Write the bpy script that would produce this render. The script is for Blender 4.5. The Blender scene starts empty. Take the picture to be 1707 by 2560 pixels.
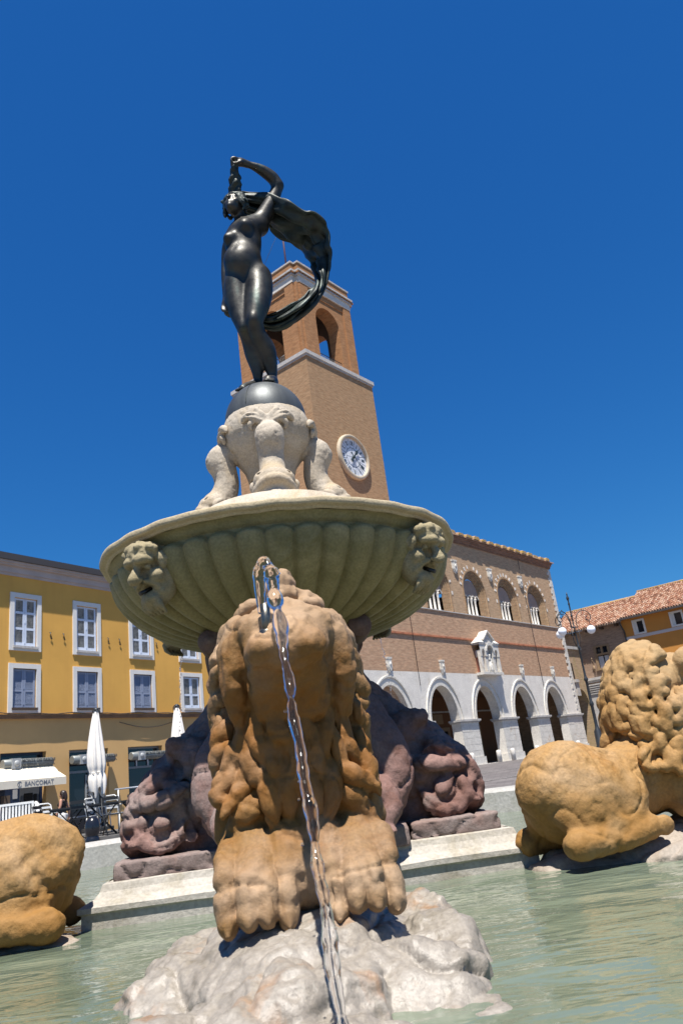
import bpy, bmesh, math, random
import numpy as np
from mathutils import Vector, Matrix

# ------------------------------------------------------------------ camera, sky, sun
SC = bpy.context.scene
COL = SC.collection
R = math.radians
cam_d = bpy.data.cameras.new('camera')
cam = bpy.data.objects.new('camera', cam_d)
COL.objects.link(cam)
_r = Vector((0.99093726, -0.05637954, -0.12192082))
_u = Vector((0.0960269, -0.3373378, 0.93647319))
_f = Vector((0.09392643, 0.93969386, 0.32886665))
cam.matrix_world = Matrix(((_r.x, _u.x, -_f.x, 0.0), (_r.y, _u.y, -_f.y, -4.6), (_r.z, _u.z, -_f.z, 1.0), (0, 0, 0, 1)))
cam_d.sensor_fit = 'HORIZONTAL'
cam_d.sensor_width = 24.0
cam_d.lens = 1881.68 / 1707.0 * 24.0
cam_d.clip_start = 0.05
cam_d.clip_end = 3000.0
cam_d.dof.use_dof = True
cam_d.dof.focus_distance = 4.6
cam_d.dof.aperture_fstop = 6.3
SC.camera = cam

SUN_EL = R(69.5)
SUN_TRAVEL = R(5.0)            # horizontal travel direction of the light, clockwise from +Y (the light comes from behind the camera)
world = bpy.data.worlds.new('World')
SC.world = world
world.use_nodes = True
wn = world.node_tree
sky = wn.nodes.new('ShaderNodeTexSky')
sky.sky_type = 'NISHITA'
sky.sun_disc = False
sky.sun_elevation = SUN_EL
sky.sun_rotation = math.pi + SUN_TRAVEL   # azimuth of the sun
sky.altitude = 300.0
sky.air_density = 1.0
sky.dust_density = 0.1
sky.ozone_density = 3.0
EXPOSURE = 0.85
bg = wn.nodes['Background']
bg.inputs['Strength'].default_value = 0.10
# deep clear summer sky: the physical sky graded channel by channel (gain and gamma), the same all round
_sep = wn.nodes.new('ShaderNodeSeparateColor'); wn.links.new(sky.outputs['Color'], _sep.inputs[0])
_com = wn.nodes.new('ShaderNodeCombineColor')
for _i, (_k, _g) in enumerate(((0.25, 1.38), (0.47, 0.93), (0.72, 0.66))):
    _a = wn.nodes.new('ShaderNodeMath'); _a.operation = 'MULTIPLY'; _a.inputs[1].default_value = 0.1464
    _p = wn.nodes.new('ShaderNodeMath'); _p.operation = 'POWER'; _p.inputs[1].default_value = _g
    _m = wn.nodes.new('ShaderNodeMath'); _m.operation = 'MULTIPLY'; _m.inputs[1].default_value = _k / (0.10 * 2 ** EXPOSURE)
    wn.links.new(_sep.outputs[_i], _a.inputs[0]); wn.links.new(_a.outputs[0], _p.inputs[0]); wn.links.new(_p.outputs[0], _m.inputs[0]); wn.links.new(_m.outputs[0], _com.inputs[_i])
wn.links.new(_com.outputs[0], bg.inputs['Color'])

sun_d = bpy.data.lights.new('sun', 'SUN')
sun_d.energy = 5.0
sun_d.angle = R(0.53)
sun_d.color = (1.0, 0.95, 0.88)
sun = bpy.data.objects.new('sun', sun_d)
COL.objects.link(sun)
_sd = Vector((math.sin(SUN_TRAVEL) * math.cos(SUN_EL), math.cos(SUN_TRAVEL) * math.cos(SUN_EL), -math.sin(SUN_EL)))
sun.rotation_euler = _sd.to_track_quat('-Z', 'Y').to_euler()
sun.location = (0, -20, 40)

SC.view_settings.view_transform = 'Standard'
SC.view_settings.look = 'None'
SC.view_settings.exposure = EXPOSURE
SC.view_settings.gamma = 1.0
SC.view_settings.use_curve_mapping = False
SC.cycles.max_bounces = 10
SC.cycles.transparent_max_bounces = 12
SC.cycles.sample_clamp_indirect = 6.0
SC.cycles.use_denoising = True

# ------------------------------------------------------------------ object helpers
def tag(o, label=None, cat=None, group=None, kind=None):
    if label: o['label'] = label
    if cat: o['category'] = cat
    if group: o['group'] = group
    if kind: o['kind'] = kind
    return o

def empty(name, loc=(0, 0, 0), rz=0.0, label=None, cat=None, group=None):
    o = bpy.data.objects.new(name, None)
    o.empty_display_size = 0.2
    COL.objects.link(o)
    o.location = loc
    o.rotation_euler = (0, 0, rz)
    return tag(o, label, cat, group)

def link(name, me, mat=None, parent=None, loc=None, rot=None):
    o = bpy.data.objects.new(name, me)
    COL.objects.link(o)
    if mat is not None and not me.materials:
        me.materials.append(mat)
    if parent: o.parent = parent
    if loc is not None: o.location = loc
    if rot is not None: o.rotation_euler = rot
    return o

def copy_tree(o, parent=None):
    c = o.copy()
    COL.objects.link(c)
    c.parent = parent
    for ch in list(o.children):
        copy_tree(ch, c)
    return c

class MB:
    """collects shapes and links them as one mesh object"""
    def __init__(s):
        s.v = []; s.f = []; s.sm = []
    def add(s, vs, fs, smooth=False, M=None):
        n = len(s.v)
        if M is not None: vs = [tuple(M @ Vector(v)) for v in vs]
        s.v.extend(tuple(v) for v in vs)
        for f in fs:
            s.f.append(tuple(i + n for i in f)); s.sm.append(smooth)
        return s
    def box(s, x0, x1, y0, y1, z0, z1, M=None):
        v = [(x0, y0, z0), (x1, y0, z0), (x1, y1, z0), (x0, y1, z0), (x0, y0, z1), (x1, y0, z1), (x1, y1, z1), (x0, y1, z1)]
        return s.add(v, [(0, 3, 2, 1), (4, 5, 6, 7), (0, 1, 5, 4), (1, 2, 6, 5), (2, 3, 7, 6), (3, 0, 4, 7)], False, M)
    def prism(s, poly, y0, y1, M=None, smooth=False):
        """poly: (x, z) points counter-clockwise seen from -Y; extruded from y0 (front) to y1 (back)"""
        n = len(poly)
        v = [(x, y0, z) for x, z in poly] + [(x, y1, z) for x, z in poly]
        f = [tuple(range(n)), tuple(range(2 * n - 1, n - 1, -1))]
        f += [(i, i + n, (i + 1) % n + n, (i + 1) % n) for i in range(n)]
        return s.add(v, f, smooth, M)
    def tube(s, pts, rad, n=8, caps=True, M=None):
        pts = [Vector(p) for p in pts]
        if not hasattr(rad, '__len__'): rad = [rad] * len(pts)
        t0 = (pts[1] - pts[0]).normalized()
        a = t0.orthogonal().normalized()
        vs = []; fs = []
        for i, p in enumerate(pts):
            t = (pts[min(i + 1, len(pts) - 1)] - pts[max(i - 1, 0)])
            if t.length < 1e-9: t = t0.copy()
            t.normalize()
            a = (a - t * a.dot(t)).normalized()
            b = t.cross(a)
            for k in range(n):
                w = 2 * math.pi * k / n
                vs.append(p + (a * math.cos(w) + b * math.sin(w)) * rad[i])
        for i in range(len(pts) - 1):
            for k in range(n):
                k2 = (k + 1) % n
                fs.append((i * n + k, i * n + k2, (i + 1) * n + k2, (i + 1) * n + k))
        s.add(vs, fs, True, M)
        if caps:
            m = len(s.v) - len(vs)
            s.f.append(tuple(m + k for k in reversed(range(n)))); s.sm.append(False)
            s.f.append(tuple(m + (len(pts) - 1) * n + k for k in range(n))); s.sm.append(False)
        return s
    def lathe(s, prof, n=24, c=(0, 0, 0), M=None, smooth=True):
        vs = []; fs = []
        for r, z in prof:
            for k in range(n):
                w = 2 * math.pi * k / n
                vs.append((c[0] + r * math.cos(w), c[1] + r * math.sin(w), c[2] + z))
        for i in range(len(prof) - 1):
            for k in range(n):
                k2 = (k + 1) % n
                fs.append((i * n + k, i * n + k2, (i + 1) * n + k2, (i + 1) * n + k))
        s.add(vs, fs, smooth, M)
        m = len(s.v) - len(vs)
        if prof[0][0] > 1e-4:
            s.f.append(tuple(m + k for k in reversed(range(n)))); s.sm.append(False)
        if prof[-1][0] > 1e-4:
            s.f.append(tuple(m + (len(prof) - 1) * n + k for k in range(n))); s.sm.append(False)
        return s
    def ball(s, c, r, n=16, m=10, M=None):
        if not hasattr(r, '__len__'): r = (r, r, r)
        prof = [(math.sin(math.pi * i / m), -math.cos(math.pi * i / m)) for i in range(m + 1)]
        prof[0] = (1e-5, -1); prof[-1] = (1e-5, 1)
        T = Matrix.Translation(c) @ Matrix.Diagonal((r[0], r[1], r[2], 1))
        return s.lathe(prof, n, M=(M @ T) if M is not None else T)
    def grid(s, P, smooth=True, closed_u=False):
        """P[i][j] points"""
        nu, nv = len(P), len(P[0])
        vs = [p for row in P for p in row]
        fs = []
        for i in range(nu if closed_u else nu - 1):
            for j in range(nv - 1):
                a = i * nv + j; b = ((i + 1) % nu) * nv + j
                fs.append((a, b, b + 1, a + 1))
        return s.add(vs, fs, smooth)
    def mesh(s, name):
        me = bpy.data.meshes.new(name)
        me.from_pydata(s.v, [], s.f)
        me.polygons.foreach_set('use_smooth', s.sm)
        me.validate(verbose=False)
        me.update()
        return me
    def build(s, name, mat, parent=None, loc=None, rot=None):
        return link(name, s.mesh(name), mat, parent, loc, rot)

def np_mesh(name, V, Q, smooth=True):
    me = bpy.data.meshes.new(name)
    me.vertices.add(len(V)); me.vertices.foreach_set('co', np.ascontiguousarray(V, np.float32).ravel())
    k = Q.shape[1]
    me.loops.add(Q.size); me.loops.foreach_set('vertex_index', np.ascontiguousarray(Q, np.int32).ravel())
    me.polygons.add(len(Q))
    me.polygons.foreach_set('loop_start', np.arange(0, Q.size, k, dtype=np.int32))
    me.polygons.foreach_set('use_smooth', np.full(len(Q), smooth))
    me.update(calc_edges=True)
    return me

# ------------------------------------------------------------------ noise and signed-distance sculpting
_rng = np.random.default_rng(7)
_LAT = _rng.random((32, 32, 32)).astype(np.float32)

def vnoise(P, freq, seed=0.0):
    q = P * freq + seed
    i = np.floor(q).astype(np.int32); t = (q - i).astype(np.float32)
    t = t * t * (3 - 2 * t)
    i0 = i & 31; i1 = (i + 1) & 31
    x0, y0, z0 = i0.T; x1, y1, z1 = i1.T
    tx, ty, tz = t.T
    c00 = _LAT[x0, y0, z0] * (1 - tx) + _LAT[x1, y0, z0] * tx
    c10 = _LAT[x0, y1, z0] * (1 - tx) + _LAT[x1, y1, z0] * tx
    c01 = _LAT[x0, y0, z1] * (1 - tx) + _LAT[x1, y0, z1] * tx
    c11 = _LAT[x0, y1, z1] * (1 - tx) + _LAT[x1, y1, z1] * tx
    return ((c00 * (1 - ty) + c10 * ty) * (1 - tz) + (c01 * (1 - ty) + c11 * ty) * tz) * 2 - 1

def fbm(P, freq, octv=4, seed=0.0, gain=0.5):
    out = 0; a = 1.0; tot = 0
    for o in range(octv):
        out = out + a * vnoise(P, freq * 2.03 ** o, seed + 17.3 * o); tot += a; a *= gain
    return out / tot

def cellular(P, freq, seed=0.0):
    """distance to the border between jittered cells (0 on the border) and a random number per cell"""
    q = (P * freq + seed).astype(np.float32); i = np.floor(q).astype(np.int32)
    f1 = np.full(len(P), 9.0, np.float32); f2 = f1.copy(); idn = np.zeros(len(P), np.float32)
    for dx in (-1, 0, 1):
        for dy in (-1, 0, 1):
            for dz in (-1, 0, 1):
                c = i + np.array([dx, dy, dz]); a, b, d = (c & 31).T
                p = c + np.stack([_LAT[a, b, d], _LAT[b, d, a], _LAT[d, a, b]], 1)
                r = np.sqrt(((p - q) ** 2).sum(1))
                nr = r < f1
                f2 = np.where(nr, f1, np.minimum(f2, r)); idn = np.where(nr, _LAT[d, b, a], idn); f1 = np.where(nr, r, f1)
    return f2 - f1, idn

def rotm(rx=0, ry=0, rz=0):
    return np.array((Matrix.Rotation(R(rz), 3, 'Z') @ Matrix.Rotation(R(ry), 3, 'Y') @ Matrix.Rotation(R(rx), 3, 'X')), np.float32)

def smin(a, b, k):
    if k <= 0: return np.minimum(a, b)
    h = np.clip(0.5 + 0.5 * (b - a) / k, 0, 1)
    return b + (a - b) * h - k * h * (1 - h)

class SDF:
    def __init__(s, lo, hi, vox):
        s.lo = np.array(lo, np.float32); s.vox = vox
        s.n = np.ceil((np.array(hi) - np.array(lo)) / vox).astype(int) + 1
        s.f = np.full(s.n, 0.5, np.float32)
        s.ax = [s.lo[i] + vox * np.arange(s.n[i], dtype=np.float32) for i in range(3)]
    def _win(s, lo, hi, m):
        a = np.maximum(np.floor((np.array(lo) - m - s.lo) / s.vox).astype(int), 0)
        b = np.minimum(np.ceil((np.array(hi) + m - s.lo) / s.vox).astype(int) + 1, s.n)
        if (b <= a).any(): return None
        return tuple(slice(a[i], b[i]) for i in range(3))
    def _xyz(s, w):
        return s.ax[0][w[0]][:, None, None], s.ax[1][w[1]][None, :, None], s.ax[2][w[2]][None, None, :]
    def _put(s, w, d, k, mode):
        g = s.f[w]
        if mode > 0: s.f[w] = smin(g, d, k)
        else: s.f[w] = -smin(-g, d, k)
    def ell(s, c, r, rot=None, k=0.02, mode=1):
        r = np.array(r if hasattr(r, '__len__') else (r, r, r), np.float32); c = np.array(c, np.float32)
        e = r if rot is None else np.sqrt(((rot * r) ** 2).sum(1))
        w = s._win(c - e, c + e, k + 3 * s.vox)
        if w is None: return s
        X, Y, Z = s._xyz(w); X = X - c[0]; Y = Y - c[1]; Z = Z - c[2]
        if rot is not None:
            X, Y, Z = (rot[0, 0] * X + rot[1, 0] * Y + rot[2, 0] * Z, rot[0, 1] * X + rot[1, 1] * Y + rot[2, 1] * Z, rot[0, 2] * X + rot[1, 2] * Y + rot[2, 2] * Z)
        k0 = np.sqrt((X / r[0]) ** 2 + (Y / r[1]) ** 2 + (Z / r[2]) ** 2)
        k1 = np.sqrt((X / r[0] ** 2) ** 2 + (Y / r[1] ** 2) ** 2 + (Z / r[2] ** 2) ** 2) + 1e-6
        s._put(w, k0 * (k0 - 1) / k1, k, mode)
        return s
    def _cone(s, w, a, b, ra, rb):
        X, Y, Z = s._xyz(w)
        ba = b - a; L = float(ba @ ba) + 1e-9
        px, py, pz = X - a[0], Y - a[1], Z - a[2]
        t = np.clip((px * ba[0] + py * ba[1] + pz * ba[2]) / L, 0, 1)
        return np.sqrt((px - t * ba[0]) ** 2 + (py - t * ba[1]) ** 2 + (pz - t * ba[2]) ** 2) - (ra + (rb - ra) * t)
    def cone(s, a, b, ra, rb=None, k=0.02, mode=1):
        if rb is None: rb = ra
        a = np.array(a, np.float32); b = np.array(b, np.float32); m = max(ra, rb)
        w = s._win(np.minimum(a, b) - m, np.maximum(a, b) + m, k + 3 * s.vox)
        if w is None: return s
        s._put(w, s._cone(w, a, b, ra, rb), k, mode)
        return s
    def tube(s, pts, rad, k=0.02, mode=1, sub=3):
        pts, rad = spline(pts, rad, sub)
        m = rad.max()
        w = s._win(pts.min(0) - m, pts.max(0) + m, k + 3 * s.vox)
        if w is None: return s
        d = None
        for i in range(len(pts) - 1):
            e = s._cone(w, pts[i], pts[i + 1], rad[i], rad[i + 1])
            d = e if d is None else np.minimum(d, e)
        s._put(w, d, k, mode)
        return s
    def box(s, c, h, rot=None, rnd=0.01, k=0.01, mode=1):
        c = np.array(c, np.float32); h = np.array(h, np.float32)
        e = h if rot is None else np.abs(rot) @ h
        w = s._win(c - e, c + e, k + 3 * s.vox)
        if w is None: return s
        X, Y, Z = s._xyz(w); X = X - c[0]; Y = Y - c[1]; Z = Z - c[2]
        if rot is not None:
            X, Y, Z = (rot[0, 0] * X + rot[1, 0] * Y + rot[2, 0] * Z, rot[0, 1] * X + rot[1, 1] * Y + rot[2, 1] * Z, rot[0, 2] * X + rot[1, 2] * Y + rot[2, 2] * Z)
        qx = np.abs(X) - h[0] + rnd; qy = np.abs(Y) - h[1] + rnd; qz = np.abs(Z) - h[2] + rnd
        d = np.sqrt(np.maximum(qx, 0) ** 2 + np.maximum(qy, 0) ** 2 + np.maximum(qz, 0) ** 2) + np.minimum(np.maximum(qx, np.maximum(qy, qz)), 0) - rnd
        s._put(w, d, k, mode)
        return s
    def cut(s, n, d, k=0.01, w=None):
        """keep the side n.x < d"""
        w = w or tuple(slice(0, m) for m in s.n)
        X, Y, Z = s._xyz(w)
        s.f[w] = -smin(-s.f[w], -(n[0] * X + n[1] * Y + n[2] * Z - d), k)
        return s
    def blur(s, n=1):
        """soften creases between the solids"""
        f = np.clip(s.f, -4 * s.vox, 4 * s.vox)
        for _ in range(n):
            for ax in range(3):
                g = f.copy()
                sl = lambda a, b: tuple(slice(a, b) if i == ax else slice(None) for i in range(3))
                g[sl(1, -1)] = 0.25 * f[sl(0, -2)] + 0.5 * f[sl(1, -1)] + 0.25 * f[sl(2, None)]
                f = g
        s.f = f
        return s
    def sample(s, P):
        q = (np.asarray(P, np.float32) - s.lo) / s.vox
        i = np.clip(np.floor(q).astype(int), 0, s.n - 2); t = np.clip(q - i, 0, 1)
        out = 0
        for dx in (0, 1):
            for dy in (0, 1):
                for dz in (0, 1):
                    wgt = (t[:, 0] if dx else 1 - t[:, 0]) * (t[:, 1] if dy else 1 - t[:, 1]) * (t[:, 2] if dz else 1 - t[:, 2])
                    out = out + wgt * s.f[i[:, 0] + dx, i[:, 1] + dy, i[:, 2] + dz]
        return out
    def grad(s, P):
        P = np.asarray(P, np.float32); h = s.vox
        g = np.stack([s.sample(P + h * e) - s.sample(P - h * e) for e in np.eye(3, dtype=np.float32)], 1)
        return g / (np.linalg.norm(g, axis=1, keepdims=True) + 1e-9)
    def hit(s, o, d, tmax):
        """march rays from far (o + d tmax) inwards to the surface"""
        o = np.asarray(o, np.float32); d = np.asarray(d, np.float32)
        t = np.full(len(o), tmax, np.float32)
        for _ in range(60):
            v = s.sample(o + d * t[:, None]); t = np.maximum(t - np.clip(v, -0.02, 0.05) * 0.8, 0)
        return o + d * t[:, None]
    def mesh(s, name, noise=(), cut_bottom=None):
        """surface nets"""
        f = s.f
        f[0] = f[-1] = 0.5; f[:, 0] = f[:, -1] = 0.5; f[:, :, 0] = f[:, :, -1] = 0.5
        ins = f < 0
        a = ins[:-1, :-1, :-1]
        cnt = np.zeros(np.array(f.shape) - 1, np.int8)
        for dx in (0, 1):
            for dy in (0, 1):
                for dz in (0, 1):
                    cnt += ins[dx:f.shape[0] - 1 + dx, dy:f.shape[1] - 1 + dy, dz:f.shape[2] - 1 + dz]
        act = np.argwhere((cnt > 0) & (cnt < 8))
        idx = np.full(cnt.shape, -1, np.int32); idx[tuple(act.T)] = np.arange(len(act))
        i, j, k = act.T
        acc = np.zeros((len(act), 3), np.float32); num = np.zeros(len(act), np.float32)
        cs = [(0, 0, 0), (1, 0, 0), (0, 1, 0), (1, 1, 0), (0, 0, 1), (1, 0, 1), (0, 1, 1), (1, 1, 1)]
        val = [f[i + c[0], j + c[1], k + c[2]] for c in cs]
        for p in range(8):
            for ax in range(3):
                if cs[p][ax] == 0:
                    c2 = list(cs[p]); c2[ax] = 1; q = cs.index(tuple(c2))
                    va, vb = val[p], val[q]
                    m = (va < 0) != (vb < 0)
                    t = np.where(m, va / (va - vb + 1e-12), 0)
                    pos = np.array(cs[p], np.float32)[None, :].repeat(len(act), 0); pos[:, ax] += t
                    acc[m] += pos[m]; num[m] += 1
        V = s.lo + s.vox * (act + acc / num[:, None])
        Q = []
        for ax in range(3):
            o1, o2 = [(1, 2), (2, 0), (0, 1)][ax]
            sl0 = [slice(1, -1)] * 3; sl0[ax] = slice(0, -1)
            sl1 = [slice(1, -1)] * 3; sl1[ax] = slice(1, None)
            A = ins[tuple(sl0)]; B = ins[tuple(sl1)]
            e = np.argwhere(A != B)
            if not len(e): continue
            inside_first = A[tuple(e.T)]
            base = e + 1; base[:, ax] -= 1
            def cell(u, v):
                c = base.copy(); c[:, o1] -= u; c[:, o2] -= v
                return idx[tuple(c.T)]
            q = np.stack([cell(1, 1), cell(0, 1), cell(0, 0), cell(1, 0)], 1)
            q[~inside_first] = q[~inside_first][:, ::-1]
            Q.append(q)
        Q = np.concatenate(Q)
        Q = Q[(Q >= 0).all(1)]
        me = np_mesh(name, V, Q)
        if noise:
            displace(me, noise)
        return me

def mesh_vn(me):
    n = len(me.vertices)
    V = np.empty(n * 3, np.float32); me.vertices.foreach_get('co', V)
    N = np.empty(n * 3, np.float32); me.vertex_normals.foreach_get('vector', N)
    return V.reshape(-1, 3), N.reshape(-1, 3)

def displace(me, noise):
    """noise: list of (kind, amplitude, frequency, seed)"""
    V, N = mesh_vn(me)
    d = np.zeros(len(V), np.float32)
    for kind, amp, fr, seed in noise:
        if kind == 'fbm': d += amp * fbm(V, fr, 4, seed)
        elif kind == 'ridge': d += amp * (0.55 - 2.2 * np.abs(fbm(V, fr, 4, seed)))
        elif kind == 'strand': d += amp * np.clip((V[:, 2] - 0.28) / 0.12, 0, 1) * (1 - 2.4 * np.abs(fbm(V * np.array([1, 1, 0.28], np.float32), fr, 2, seed)))
        elif kind == 'pit': d -= amp * np.clip(fbm(V, fr, 3, seed) * 2.2 - 0.55, 0, 1)
        elif kind == 'cell':
            W = V + 0.35 / fr * np.stack([vnoise(V, fr * 1.3, seed + 3 * j) for j in range(3)], 1)
            b_, i_ = cellular(W, fr, seed); d += amp * (np.clip(b_ * 3.0, 0, 1) ** 0.7 - 0.8 + 0.6 * (i_ - 0.5))
        elif kind == 'crack': 
            r = 1 - np.abs(fbm(V + 0.02 * fbm(V, fr * 2, 2, seed + 5)[:, None], fr, 2, seed)) * 14
            d -= amp * np.clip(r, 0, 1) ** 2
    V = V + N * d[:, None]
    me.vertices.foreach_set('co', V.astype(np.float32).ravel()); me.update()

def spline(pts, rad, sub=3):
    pts = np.array(pts, np.float32); n = len(pts)
    rad = np.array(rad if hasattr(rad, '__len__') else [rad] * n, np.float32)
    if n < 3 or sub < 2: return pts, rad
    A = np.concatenate([pts, rad[:, None]], 1)
    A = np.concatenate([2 * A[:1] - A[1:2], A, 2 * A[-1:] - A[-2:-1]])
    out = []
    for i in range(1, n):
        p0, p1, p2, p3 = A[i - 1:i + 3]
        for t in np.arange(sub) / sub:
            out.append(0.5 * (2 * p1 + (p2 - p0) * t + (2 * p0 - 5 * p1 + 4 * p2 - p3) * t * t + (3 * p1 - p0 - 3 * p2 + p3) * t ** 3))
    out.append(A[n])
    out = np.array(out)
    return out[:, :3], np.maximum(out[:, 3], 0.001)
# ------------------------------------------------------------------ materials
def new_mat(name):
    m = bpy.data.materials.new(name); m.use_nodes = True
    nt = m.node_tree
    return m, nt, nt.nodes['Principled BSDF']

def nd(nt, typ, **kw):
    n = nt.nodes.new(typ)
    for k, v in kw.items():
        if k.startswith('i_'):
            key = k[2:]
            key = int(key) if key.isdigit() else key.replace('_', ' ')
            n.inputs[key].default_value = v
        else: setattr(n, k, v)
    return n

def rgba(c): return (c[0], c[1], c[2], 1.0)

def noise(nt, vec, scale, detail=5.0, rough=0.6, dist=0.0):
    n = nd(nt, 'ShaderNodeTexNoise', i_Scale=scale, i_Detail=detail, i_Roughness=rough, i_Distortion=dist)
    nt.links.new(vec, n.inputs['Vector'])
    return n.outputs['Fac']

def ramp(nt, fac, stops):
    n = nd(nt, 'ShaderNodeValToRGB')
    e = n.color_ramp.elements
    while len(e) < len(stops): e.new(0.5)
    for el, (p, c) in zip(e, stops):
        el.position = p; el.color = rgba(c) if hasattr(c, '__len__') else (c, c, c, 1)
    nt.links.new(fac, n.inputs['Fac'])
    return n.outputs['Color']

def mix(nt, fac, a, b, mode='MIX'):
    n = nd(nt, 'ShaderNodeMix', data_type='RGBA', blend_type=mode)
    for s, v in ((n.inputs[0], fac), (n.inputs[6], a), (n.inputs[7], b)):
        if isinstance(v, (int, float)): s.default_value = v
        elif hasattr(v, '__len__'): s.default_value = rgba(v)
        else: nt.links.new(v, s)
    return n.outputs[2]

def bump(nt, bsdf, h, strength=0.5, dist=0.01, normal=None):
    b = nd(nt, 'ShaderNodeBump', i_Strength=strength, i_Distance=dist)
    nt.links.new(h, b.inputs['Height'])
    if normal is not None: nt.links.new(normal, b.inputs['Normal'])
    nt.links.new(b.outputs['Normal'], bsdf.inputs['Normal'])
    return b.outputs['Normal']

def coords(nt, scale=(1, 1, 1), kind='Object'):
    t = nd(nt, 'ShaderNodeTexCoord')
    if scale == (1, 1, 1): return t.outputs[kind]
    mp = nd(nt, 'ShaderNodeMapping', i_Scale=scale)
    nt.links.new(t.outputs[kind], mp.inputs['Vector'])
    return mp.outputs['Vector']

def plain(name, c, rough=0.6, metal=0.0, var=0.0, scale=6.0, bmp=0.0, spec=0.5):
    m, nt, b = new_mat(name)
    b.inputs['Base Color'].default_value = rgba(c)
    b.inputs['Roughness'].default_value = rough
    b.inputs['Metallic'].default_value = metal
    b.inputs['Specular IOR Level'].default_value = spec
    if var > 0 or bmp > 0:
        v = coords(nt)
        n = noise(nt, v, scale, 6.0)
        if var > 0:
            col = ramp(nt, n, [(0.3, tuple(x * (1 - var) for x in c)), (0.7, tuple(min(x * (1 + var), 0.95) for x in c))])
            nt.links.new(col, b.inputs['Base Color'])
        if bmp > 0: bump(nt, b, noise(nt, v, scale * 6, 6.0), 0.6, bmp)
    return m

def stone(name, c1, c2, scale=4.0, blotch=None, streak=None, vein=None, bmp=0.004, fine=60.0, rough=0.85, spec=0.3, blot2=None):
    """weathered carved stone: two tones, blotches, run-off streaks, veins; fine relief by bump"""
    m, nt, b = new_mat(name)
    v = coords(nt)
    col = ramp(nt, noise(nt, v, scale, 8.0, 0.65, 0.4), [(0.32, c1), (0.68, c2)])
    if blotch:
        c, sc, lo, hi = blotch
        col = mix(nt, ramp(nt, noise(nt, v, sc, 6.0, 0.6, 0.8), [(lo, 0.0), (hi, 1.0)]), col, c)
    if blot2:
        c, sc, lo, hi = blot2
        v2 = coords(nt, (1.0, 1.3, 0.8))
        col = mix(nt, ramp(nt, noise(nt, v2, sc, 7.0, 0.7, 0.5), [(lo, 0.0), (hi, 1.0)]), col, c)
    if streak:
        c, sc, lo, hi = streak
        vs = coords(nt, (1, 1, 0.12))
        col = mix(nt, ramp(nt, noise(nt, vs, sc, 6.0, 0.65, 0.3), [(lo, 0.0), (hi, 1.0)]), col, c)
    if vein:
        c, sc, wdt = vein
        n = noise(nt, v, sc, 3.0, 0.5, 1.2)
        d = nd(nt, 'ShaderNodeMath', operation='SUBTRACT', i_1=0.5); nt.links.new(n, d.inputs[0])
        a = nd(nt, 'ShaderNodeMath', operation='ABSOLUTE'); nt.links.new(d.outputs[0], a.inputs[0])
        col = mix(nt, ramp(nt, a.outputs[0], [(0.0, 0.8), (wdt, 0.0)]), col, c)
    sp = ramp(nt, noise(nt, v, fine * 1.7, 2.0, 0.5), [(0.35, 0.86), (0.65, 1.08)])
    col = mix(nt, 1.0, col, sp, 'MULTIPLY')
    nt.links.new(col, b.inputs['Base Color'])
    b.inputs['Roughness'].default_value = rough
    b.inputs['Specular IOR Level'].default_value = spec
    n1 = bump(nt, b, noise(nt, v, fine, 8.0, 0.7), 0.7, bmp)
    bump(nt, b, noise(nt, v, fine * 0.25, 5.0, 0.6), 0.5, bmp * 3, n1)
    return m

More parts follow.
